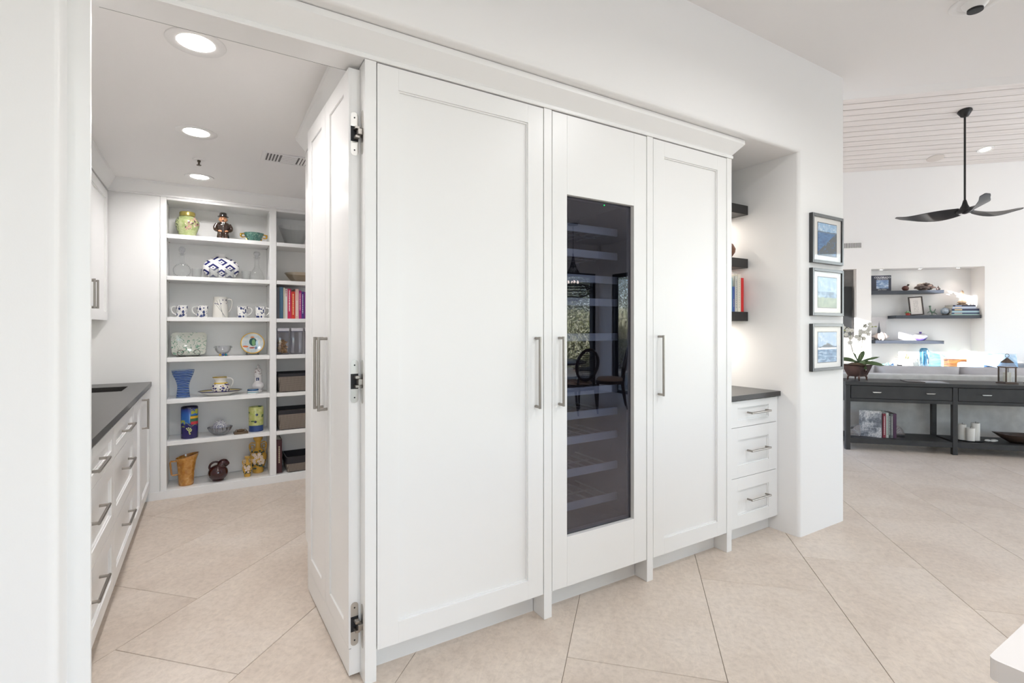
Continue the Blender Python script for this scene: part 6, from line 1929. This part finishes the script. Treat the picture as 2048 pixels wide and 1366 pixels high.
for th, h, col, lb, tc in ((0.030, 0.262, (0.24, 0.03, 0.05), 'burgundy book beside the photographic one on the console shelf', (0.75, 0.6, 0.6)), (0.026, 0.275, (0.52, 0.54, 0.50), 'pale spine book third on the console shelf', (0.15, 0.25, 0.2)),
                           (0.020, 0.265, (0.05, 0.055, 0.055), 'black spine book with white lettering on the console shelf', (0.7, 0.7, 0.7)), (0.022, 0.262, (0.13, 0.14, 0.14), 'dark grey book with pale lettering on the console shelf', (0.6, 0.6, 0.55)), (0.032, 0.265, (0.07, 0.025, 0.065), 'dark plum book at the right end on the console shelf', None)):
    o = book(lb, uv(u_, 6.30, ZSH + 0.0003), th - 0.001, h, 0.20, col, RZL, gcb, (tc, 0.12, 0.9) if tc else None)
    u_ += th
def bookend(label, u, v, flip):
    t = lthing('bookend', label, 'bookend', u, v, ZSH, 0 if not flip else PI, 'crystal bookends')
    pts = [(0.0, 0.0)] + [(0.105 * math.cos(a), 0.135 * math.sin(a)) for a in [PI / 2 * i / 10 for i in range(11)]]
    MB().prism([(-x, z) for x, z in pts], 'y', -0.03, 0.03).obj('quarter_fan', CRYS2, t)
    m = MB()
    for i in range(7):
        a = PI / 2 * (i + 0.5) / 7
        m.tube([(-0.01, -0.031, 0.008), (-0.100 * math.cos(a), -0.031, 0.130 * math.sin(a))], 0.004, 6)
    m.obj('rays', CRYSTAL, t, smooth=60)
bookend('clear crystal fan bookend at the left of the shelf books', 2.405, 6.31, False)
bookend('clear crystal fan bookend at the right of the shelf books', 2.762, 6.40, True)
# candles on tray
t = lthing('candle_tray', 'thin black oval tray under the white candles', 'tray', 3.455, 6.36, ZSH)
MB().lathe([(0.10, 0), (0.118, 0.004), (0.122, 0.010), (0.118, 0.010), (0.10, 0.005), (0.001, 0.004)], 32, sy=0.75).obj('tray', BLACKM, t, smooth=50)
WAX = flat('white_wax', (0.74, 0.72, 0.67), 0.5)
for u, v, r, h, lb in ((3.40, 6.385, 0.036, 0.165, 'white pillar candle at the back left of the console shelf tray'), (3.445, 6.33, 0.037, 0.135, 'shortest white pillar candle at the front of the console shelf tray'), (3.515, 6.375, 0.037, 0.185, 'tallest white pillar candle on the console shelf tray')):
    c = lthing('pillar_candle', lb, 'candle', u, v, ZSH + 0.0045, 0, 'white pillar candles on the lower shelf')
    MB().lathe([(r, 0), (r, h - 0.003), (r - 0.003, h), (r * 0.5, h - 0.004), (0.001, h - 0.005)], 24).obj('wax', WAX, c, smooth=40)
    MB().tube([(0, 0, h - 0.006), (0.002, 0, h + 0.014)], 0.0016, 6).obj('wick', DARK, c)
PEBM = flat('white_pebble', (0.66, 0.65, 0.62), 0.5)
for i, (u, v, a, lb) in enumerate(((3.605, 6.34, 0.3, 'white pebble nearest the candles'), (3.645, 6.33, 0.1, 'flat white pebble between two others beside the candles'), (3.675, 6.36, -0.3, 'white pebble farthest from the candles'))):
    o = MB().ball((0, 0, 0.013), 0.03, 1.0, 0.7, 0.43, 14, 8).obj('pebble', PEBM, loc=uv(u, v, ZSH + 0.0003), rz=RZL + a, smooth=60)
    tag(o, lb, 'stone', 'pebbles beside the candles')
t = lthing('dough_bowl', 'long dark wooden boat shaped bowl on the console shelf', 'bowl', 3.945, 6.34, ZSH, R(-4))
m = MB()
outer, inner = [], []
nB = 24
rings = []
for (lx, ly, z) in ((0.14, 0.05, 0.0), (0.20, 0.09, 0.03), (0.29, 0.125, 0.088), (0.275, 0.112, 0.088), (0.18, 0.075, 0.035), (0.12, 0.04, 0.016)):
    rings.append([(lx * math.cos(2 * PI * i / nB), ly * math.copysign(abs(math.sin(2 * PI * i / nB)) ** 0.9, math.sin(2 * PI * i / nB)), z + 0.018 * (abs(math.cos(2 * PI * i / nB)) ** 4) * (z / 0.09)) for i in range(nB)])
vs = [p for r_ in rings for p in r_]
fs = [tuple(range(nB - 1, -1, -1)), tuple((len(rings) - 1) * nB + i for i in range(nB))]
for k in range(len(rings) - 1):
    for i in range(nB):
        j = (i + 1) % nB
        fs.append((k * nB + i, k * nB + j, (k + 1) * nB + j, (k + 1) * nB + i))
m.add(vs, fs)
m.obj('bowl', patterned('dark_carved_wood', lambda nt, v: ramp(nt, noise(nt, v, 12, 5, 0.6, 1), [(0.3, (0.018, 0.012, 0.010)), (0.7, (0.09, 0.055, 0.04))], ), 0.5, 0, scale=(1, 4, 4)), t, smooth=50)

# --- sofa behind the console
t = lthing('sofa', 'light grey linen sofa seen from behind the console table', 'sofa', 3.25, 6.70, 0)
BOX(-1.35, 1.35, 0.0, 0.16, 0.06, 0.795, b=0.03).obj('back', FABRICB, t, smooth=40)
BOX(-1.33, 1.33, 0.16, 0.92, 0.10, 0.33, b=0.03).obj('base', FABRIC, t, smooth=40)
for s in (-1, 1):
    BOX(1.355 * s - 0.10, 1.355 * s + 0.10, 0.0, 0.94, 0.06, 0.62, b=0.04).obj('arm', FABRIC, t, smooth=40)
    for y in (0.06, 0.86):
        BOX(1.28 * s - 0.03, 1.28 * s + 0.03, y, y + 0.05, 0.0, 0.06).obj('foot', BLACKW, t)
def cushion(name, parent, cx_, cy_, cz, w_, d, h, mat, seed=0, puff=0.35, rot=None, n=12):
    """pillow-like box: rounded square profile with soft crown and slight wrinkles"""
    rr = random.Random(seed)
    m = MB(); vs = []; fs = []
    N_ = n
    idx = {}
    def P(u, v, s):
        e = max(0.0, (1 - abs(u) ** 3.2)) ** 0.5 * max(0.0, (1 - abs(v) ** 3.2)) ** 0.5
        th = d / 2 * (puff + (1 - puff) * e) * (1 if abs(u) < 0.999 and abs(v) < 0.999 else 0.12)
        wr = 0.006 * math.sin(u * 9 + seed) * math.sin(v * 7 + seed * 2)
        return (cx_ + u * w_ / 2, cy_ + s * (th + wr * (abs(u) < .95)), cz + v * h / 2)
    for s in (-1, 1):
        for i in range(N_ + 1):
            for j in range(N_ + 1):
                idx[(s, i, j)] = len(vs)
                vs.append(P(-1 + 2 * i / N_, -1 + 2 * j / N_, s))
    for s in (-1, 1):
        for i in range(N_):
            for j in range(N_):
                fs.append((idx[(s, i, j)], idx[(s, i + 1, j)], idx[(s, i + 1, j + 1)], idx[(s, i, j + 1)]))
    for i in range(N_):
        for (a, b) in (((i, 0), (i + 1, 0)), ((i, N_), (i + 1, N_)), ((0, i), (0, i + 1)), ((N_, i), (N_, i + 1))):
            fs.append((idx[(-1, *a)], idx[(-1, *b)], idx[(1, *b)], idx[(1, *a)]))
    m.add(vs, fs)
    o = m.obj(name, mat, parent, smooth=80)
    if rot: o.rotation_euler = rot
    return o
for i in range(3):
    cushion('back_cushion', t, -0.87 + i * 0.87, 0.27, 0.60, 0.866, 0.22, 0.545, FABRIC, i, 0.6)
for i in range(3):
    o = BOX(-0.432, 0.432, 0.385, 0.93, 0.335, 0.46, b=0.04).obj('seat_cushion', FABRIC, t, smooth=50)
    o.location = (-0.87 + i * 0.87, 0, 0)
# --- white loveseat below the niche with blue pillows
t = lthing('loveseat', 'white upholstered loveseat against the far wall under the niche edge', 'sofa', 5.55, 9.22, 0)
LSM = flat('white_upholstery', (0.72, 0.72, 0.72), 0.9)
BOX(-0.72, 0.72, -0.16, 0.0, 0.06, 0.80, b=0.04).obj('back', LSM, t, smooth=40)
BOX(-0.72, 0.72, -0.85, -0.16, 0.10, 0.43, b=0.04).obj('seat', LSM, t, smooth=40)
for s in (-1, 1):
    BOX(0.80 * s - 0.08, 0.80 * s + 0.08, -0.85, 0.0, 0.06, 0.60, b=0.04).obj('arm', LSM, t, smooth=40)
    BOX(0.7 * s - 0.03, 0.7 * s + 0.03, -0.82, -0.76, 0, 0.10).obj('foot', BLACKW, t)
BLP = patterned('blue_tie_dye', lambda nt, v: ramp(nt, noise(nt, v, 5, 4, 0.6, 0.8), [(0.35, (0.10, 0.22, 0.42)), (0.5, (0.28, 0.44, 0.62)), (0.7, (0.62, 0.72, 0.80))]), 0.9, 0)
p1 = lthing('throw_pillow', 'large pale blue throw pillow on the white loveseat', 'pillow', 5.12, 8.83, 0.4315)
cushion('cover', p1, 0, 0, 0.262, 0.62, 0.20, 0.52, BLP, 4, 0.3, (R(-12), 0, 0))
p1b = lthing('throw_pillow', 'second blue throw pillow at the frame edge on the loveseat', 'pillow', 5.80, 8.84, 0.4315)
cushion('cover', p1b, 0, 0, 0.245, 0.52, 0.19, 0.48, BLP, 6, 0.3, (R(-12), 0, 0))
p2 = lthing('throw_pillow', 'small navy throw pillow in front of the pale blue one', 'pillow', 5.0, 8.58, 0.4315)
cushion('cover', p2, 0, 0, 0.17, 0.38, 0.13, 0.33, flat('navy_cloth', (0.03, 0.07, 0.16), 0.9), 5, 0.3, (R(-14), R(12), 0))

# --- ceiling fan
FU, FV = 4.185, 7.80
fz = 3.87 + slope * (VW - FV)
t = lthing('ceiling_fan', 'black three-blade ceiling fan hanging on a long rod from the vault', 'ceiling fan', FU, FV, 2.80)
top = fz - 2.80 - 0.002
m = MB().lathe([(0.075, top), (0.078, top - 0.01), (0.040, top - 0.075), (0.014, top - 0.085)], 28)
m.v = [(x, y, z - slope * y * max(0, min(1, (z - (top - 0.08)) / 0.08))) for x, y, z in m.v]
m.obj('canopy', BLACKM, t, smooth=50)
MB().tube([(0, 0, 0.15), (0, 0, top - 0.06)], 0.0115, 12).obj('downrod', BLACKM, t, smooth=60)
MB().lathe(smooth_prof([(0.016, 0.20), (0.024, 0.17), (0.035, 0.13), (0.060, 0.085), (0.090, 0.055), (0.085, 0.03), (0.06, 0.02)]), 28).obj('motor_housing', BLACKM, t, smooth=60)
MB().lathe([(0.001, 0.012), (0.055, 0.014), (0.062, 0.024), (0.05, 0.028)], 24).obj('light_lens', flat('frosted_lens', (0.75, 0.75, 0.75), 0.4), t, smooth=50)
BLADE = flat('dark_blade', (0.03, 0.03, 0.032), 0.28)
for k in range(3):
    an = R(135) + k * 2 * PI / 3
    m = MB(); vs = []; fs = []
    nb = 18
    for i in range(nb + 1):
        f_ = i / nb
        r_ = 0.05 + 0.73 * f_
        w_ = 0.055 + 0.045 * math.sin(min(1, f_ * 1.25) * PI) * (1 - 0.2 * f_)
        if f_ > 0.9: w_ *= max(0.12, math.sqrt(max(0.0, 1 - ((f_ - 0.9) / 0.1) ** 2)))
        sweep = 0.05 * math.sin(f_ * PI)
        tw = R(34) * (1 - f_) + R(10)
        dz = 0.055 - 0.05 * math.sin(min(f_ * 1.3, 1) * PI / 2) + 0.10 * f_ * f_
        for s in (-1, 1):
            y = sweep + s * w_ * math.cos(tw)
            z = dz + s * w_ * math.sin(tw)
            vs += [(r_, y, z + 0.004), (r_, y, z - 0.004)]
    for i in range(nb):
        a = i * 4; b = a + 4
        fs += [(a, b, b + 2, a + 2), (a + 1, a + 3, b + 3, b + 1), (a, a + 1, b + 1, b), (a + 2, b + 2, b + 3, a + 3)]
    fs += [(0, 2, 3, 1), (nb * 4, nb * 4 + 1, nb * 4 + 3, nb * 4 + 2)]
    m.add(vs, fs)
    o = m.obj('blade', BLADE, t, smooth=60)
    o.rotation_euler = (0, 0, an)
def vault_can(label, u, v, on):
    t = thing('recessed_light', label, 'ceiling light', uv(u, v, 3.87 + slope * (VW - v) - 0.001), RZL)
    t.rotation_euler = (-pl_ang, 0, RZL)
    MB().lathe([(0.062, 0.002), (0.068, -0.003), (0.095, -0.005), (0.098, 0.0)], 28, cap=False).obj('trim_ring', TRIMW, t, smooth=50)
    MB().lathe([(0.0005, -0.001), (0.063, -0.001)], 28, cap=False).obj('lens', flat('warm_lens', (1, 0.9, 0.7), 0.4, emit=((1, 0.88, 0.62), 6)) if on else PLANK, t)
vault_can('lit recessed light in the sloped plank ceiling', 5.01, 8.86, True)
t = thing('ceiling_speaker', 'round flush plank coloured speaker in the sloped ceiling', 'speaker', uv(4.46, 9.02, 3.87 + slope * (VW - 9.02) - 0.001), RZL)
t.rotation_euler = (-pl_ang, 0, RZL)
MB().lathe([(0.108, 0.0), (0.110, -0.004), (0.104, -0.005), (0.001, -0.0045)], 32).obj('grille', flat('speaker_grille', (0.60, 0.55, 0.51), 0.7), t, smooth=40)

# ================================================================== DINING AREA (seen mirrored in the wine cooler)
DWOOD = flat('espresso_wood', (0.035, 0.022, 0.018), 0.35)
SEATF = flat('tan_seat', (0.42, 0.30, 0.22), 0.8, bumpy=(200, 0.3))
CANE = flat('cane_mesh', (0.06, 0.045, 0.04), 0.7)
def oval_chair(label, x, y, rz):
    """faces local -Y; back at local +Y"""
    t = thing('dining_chair', label, 'chair', (x, y, 0.0003), rz, 'oval back dining chairs')
    for sx_ in (-1, 1):
        MB().tube([(0.20 * sx_, -0.20, 0.43), (0.205 * sx_, -0.205, 0.0)], [0.022, 0.012], 8).obj('leg', DWOOD, t, smooth=60)
        MB().tube([(0.19 * sx_, 0.20, 0.45), (0.19 * sx_, 0.23, 0.2), (0.19 * sx_, 0.27, 0.0)], [0.022, 0.018, 0.012], 8).obj('leg', DWOOD, t, smooth=60)
        MB().tube([(0.16 * sx_, 0.21, 0.42), (0.15 * sx_, 0.225, 0.56)], [0.02, 0.016], 8).obj('back_post', DWOOD, t, smooth=60)
    MB().lathe([(0.24, 0.40), (0.25, 0.41), (0.25, 0.45), (0.24, 0.455)], 28, sy=0.95).obj('seat_rail', DWOOD, t, smooth=40)
    MB().lathe([(0.235, 0.456), (0.235, 0.475), (0.20, 0.505), (0.001, 0.515)], 28, sy=0.95).obj('seat', SEATF, t, smooth=60)
    m = MB().tube([(0.205 * math.cos(a), 0.25 + 0.05 * math.sin(a), 0.76 + 0.235 * math.sin(a)) for a in [2 * PI * i / 32 for i in range(32)]], 0.024, 8, closed=True)
    m.obj('back_frame', DWOOD, t, smooth=60)
    m = MB()
    for i in range(15):
        f_ = -0.93 + 1.86 * i / 14
        hh = 0.225 * math.sqrt(1 - f_ * f_)
        m.tube([(0.19 * f_, 0.25 - 0.05 * hh / 0.235, 0.76 - hh), (0.19 * f_, 0.25 + 0.05 * hh / 0.235, 0.76 + hh)], 0.0035, 4)
        hx = 0.19 * math.sqrt(1 - f_ * f_)
        m.tube([(-hx, 0.25 + 0.046 * f_, 0.76 + 0.22 * f_), (hx, 0.25 + 0.046 * f_, 0.76 + 0.22 * f_)], 0.0035, 4)
    m.obj('cane_back', CANE, t)
    return t
oval_chair('dark oval back dining chair reflected at the left in the wine cooler', 4.93, -2.36, 0.0)
oval_chair('dark oval back dining chair reflected at the right in the wine cooler', 5.72, -2.48, R(-50))
oval_chair('dark oval back dining chair on the window side of the table', 5.15, -4.05, PI)
oval_chair('dark oval back dining chair on the near side of the dining table', 3.95, -3.2, R(90))
t = thing('dining_table', 'round espresso dining table behind the camera', 'table', (4.95, -3.35, 0.0003))
MB().lathe([(0.74, 0.715), (0.76, 0.722), (0.76, 0.748), (0.74, 0.755), (0.001, 0.755)], 48).obj('table_top', DWOOD, t, smooth=40)
MB().lathe(smooth_prof([(0.32, 0.0), (0.30, 0.04), (0.12, 0.08), (0.08, 0.20), (0.12, 0.40), (0.09, 0.6), (0.20, 0.714)]), 24).obj('pedestal', DWOOD, t, smooth=60)
t = thing('table_plant', 'dark green leafy plant in a black pot on the dining table', 'plant', (4.85, -3.25, 0.756))
MB().lathe([(0.10, 0), (0.13, 0.06), (0.14, 0.15), (0.13, 0.15), (0.11, 0.13), (0.001, 0.12)], 20).obj('pot', BLACKM, t, smooth=50)
rr = random.Random(4)
DG = flat('dark_leaf', (0.04, 0.08, 0.03), 0.45)
for i in range(22):
    a = i * 2.4
    el = rr.uniform(0.2, 1.3)
    blade(t, (0, 0, 0.12), (math.cos(a) * math.cos(el), math.sin(a) * math.cos(el), math.sin(el)), rr.uniform(0.2, 0.34), 0.03, rr.uniform(0.02, 0.1), DG)
t = thing('pendant_lamp', 'black wire mesh pendant lamp over the dining table', 'lamp', (5.22, -2.83, ZC - 0.0004))
MB().lathe([(0.085, 0), (0.085, -0.02), (0.02, -0.03)], 24).obj('canopy', BLACKM, t, smooth=40)
MB().tube([(0, 0, -0.02), (0, 0, -0.75)], 0.004, 6).obj('cord', BLACKM, t)
def wires(prof, nw, tw):
    m = MB()
    for i in range(nw):
        for sg in (1, -1):
            pts = []
            for j, (r_, z) in enumerate(prof):
                a = 2 * PI * i / nw + sg * tw * j / (len(prof) - 1)
                pts.append((r_ * math.cos(a), r_ * math.sin(a), z))
            m.tube(pts, 0.0022, 4)
    for j in range(0, len(prof), 3):
        r_, z = prof[j]
        if r_ > 0.01:
            m.tube([(r_ * math.cos(2 * PI * k / 24), r_ * math.sin(2 * PI * k / 24), z) for k in range(24)], 0.004, 4, closed=True)
    return m
wires(smooth_prof([(0.012, -0.50), (0.03, -0.64), (0.08, -0.78), (0.16, -0.86), (0.28, -0.92), (0.31, -1.02), (0.26, -1.10)]), 18, 1.2).obj('wire_shade', BLACKM, t)
wires(smooth_prof([(0.20, -1.02), (0.30, -1.06), (0.32, -1.13), (0.22, -1.20), (0.12, -1.24), (0.08, -1.30)]), 18, 1.2).obj('lower_shade', BLACKM, t)
for i in range(4):
    a = i * PI / 2 + 0.4
    MB().tube([(0, 0, -0.98), (0.08 * math.cos(a), 0.08 * math.sin(a), -1.0)], 0.006, 6).obj('arm', BLACKM, t)
    MB().lathe([(0.008, 0), (0.018, 0.02), (0.012, 0.05), (0.001, 0.065)], 12, (0.08 * math.cos(a), 0.08 * math.sin(a), -1.0)).obj('bulb', flat('bulb_glow', (1, 0.9, 0.8), 0.3, emit=((1, 0.88, 0.72), 5)), t, smooth=60)
t = can_light('small lit recessed light over the dining table', (6.6, -2.6, ZC - 0.0005), 0, 0.06)

# ================================================================== OUTDOORS
gm2 = flat('garden_ground', (0.20, 0.19, 0.16), 0.9, var=0.2)
struct('floor_garden', MB().prism([(-25, -40), (40, -40), (40, 2), (15, 2), (8.8, -4.2), (7.3, -2.6), (7.3, -4.52), (-25, -4.52)], 'z', -0.10, -0.03), gm2, 'sandy garden ground outside the dining windows', 'ground')
def leafmat(c):
    nm = 'leaf_%d_%d' % (int(c[0] * 500), int(c[1] * 500))
    if nm in MATS: return MATS[nm]
    m = bpy.data.materials.new(nm); m.use_nodes = True
    nt = m.node_tree; nt.nodes.clear()
    o = N(nt, 'ShaderNodeOutputMaterial')
    d = N(nt, 'ShaderNodeBsdfDiffuse'); t_ = N(nt, 'ShaderNodeBsdfTranslucent')
    f = noise(nt, texco(nt), 1.5, 3)
    cc = ramp(nt, f, [(0.3, [x * 0.75 for x in c]), (0.7, [min(1, x * 1.2) for x in c])])
    L(nt, cc, d.inputs[0]); L(nt, cc, t_.inputs[0])
    mx = N(nt, 'ShaderNodeMixShader'); mx.inputs[0].default_value = 0.5
    L(nt, d.outputs[0], mx.inputs[1]); L(nt, t_.outputs[0], mx.inputs[2]); L(nt, mx.outputs[0], o.inputs[0])
    MATS[nm] = m
    return m
def tree(label, x, y, h, rx, n, seed, cols, name='garden_tree', z0=0.5):
    rr = random.Random(seed)
    t = thing(name, label, 'tree', (x, y, -0.03), 0, 'trees outside the dining windows')
    m = MB().tube([(0, 0, 0), (0.05, 0.03, h * 0.3), (0.0, 0.05, h * 0.7)], [0.10, 0.07, 0.03], 8)
    for k in range(6):
        a = k * 1.05
        m.tube([(0.03, 0.03, h * 0.3), (rx * 0.4 * math.cos(a), rx * 0.4 * math.sin(a), h * 0.55), (rx * 0.7 * math.cos(a), rx * 0.7 * math.sin(a), h * 0.8)], [0.05, 0.03, 0.012], 6)
    m.obj('trunk', flat('bark', (0.10, 0.075, 0.055), 0.9), t, smooth=60)
    for ci, c in enumerate(cols):
        vs, fs = [], []
        for i in range(n // len(cols)):
            while True:
                p = Vector((rr.uniform(-1, 1), rr.uniform(-1, 1), rr.uniform(-1, 1)))
                if 0.25 < p.length < 1: break
            q = Vector((p.x * rx, p.y * rx, z0 + (h - z0) / 2 + p.z * (h - z0) / 2))
            d = Vector((rr.uniform(-1, 1), rr.uniform(-1, 1), rr.uniform(-1, 1))).normalized()
            e = d.cross(Vector((rr.uniform(-1, 1), rr.uniform(-1, 1), rr.uniform(-1, 1)))).normalized()
            L_ = rr.uniform(0.03, 0.07)
            o = len(vs)
            vs += [q - d * L_, q + e * L_ * 0.4, q + d * L_, q - e * L_ * 0.4]
            fs.append((o, o + 1, o + 2, o + 3))
        m = MB(); m.add(vs, fs)
        tag(m.obj('foliage', leafmat(c), t), kind='stuff')
    return t
OL = [(0.56, 0.57, 0.42), (0.42, 0.46, 0.30), (0.70, 0.70, 0.58)]
tree('silvery olive tree outside the left dining door', 10.3, -12.0, 5.4, 2.0, 26000, 1, OL)
tree('silvery olive tree in the middle of the garden', 15.0, -13.4, 6.4, 2.1, 26000, 2, OL)
tree('broad green tree far outside the dining corner', 15.4, -8.6, 5.4, 1.9, 26000, 3, OL)
tree('rounded hedge bush close to the patio edge', 9.7, -8.4, 1.9, 1.2, 20000, 5, [(0.64, 0.63, 0.44), (0.50, 0.52, 0.32)], 'hedge_bush', 0.1)
tree('rounded hedge bush farther along the patio edge', 12.1, -9.0, 2.0, 1.2, 20000, 6, [(0.64, 0.63, 0.44), (0.50, 0.52, 0.32)], 'hedge_bush', 0.1)
tree('low hedge bush beside the folded parasols', 12.6, -6.5, 1.9, 1.2, 20000, 8, [(0.40, 0.42, 0.24), (0.28, 0.33, 0.14)], 'hedge_bush', 0.1)
for x, y, lb in ((9.3, -5.1, 'closed blue parasol outside the dining side door, nearer one'), (10.0, -5.2, 'closed blue parasol outside the dining side door, farther one')):
    t = thing('closed_parasol', lb, 'parasol', (x, y, -0.03), 0, 'closed blue parasols on the terrace')
    MB().lathe([(0.24, 0), (0.24, 0.05), (0.04, 0.08)], 20).obj('base', BLACKM, t, smooth=40)
    MB().tube([(0, 0, 0.05), (0, 0, 1.75)], 0.02, 8).obj('pole', BLACKM, t)
    MB().lathe(smooth_prof([(0.02, 1.72), (0.07, 1.5), (0.12, 1.0), (0.16, 0.35), (0.13, 0.32)]), 24, mod=lambda a, z, r: 1 + 0.15 * math.sin(a * 8)).obj('canopy', flat('blue_canvas', (0.06, 0.13, 0.20), 0.8), t, smooth=60)
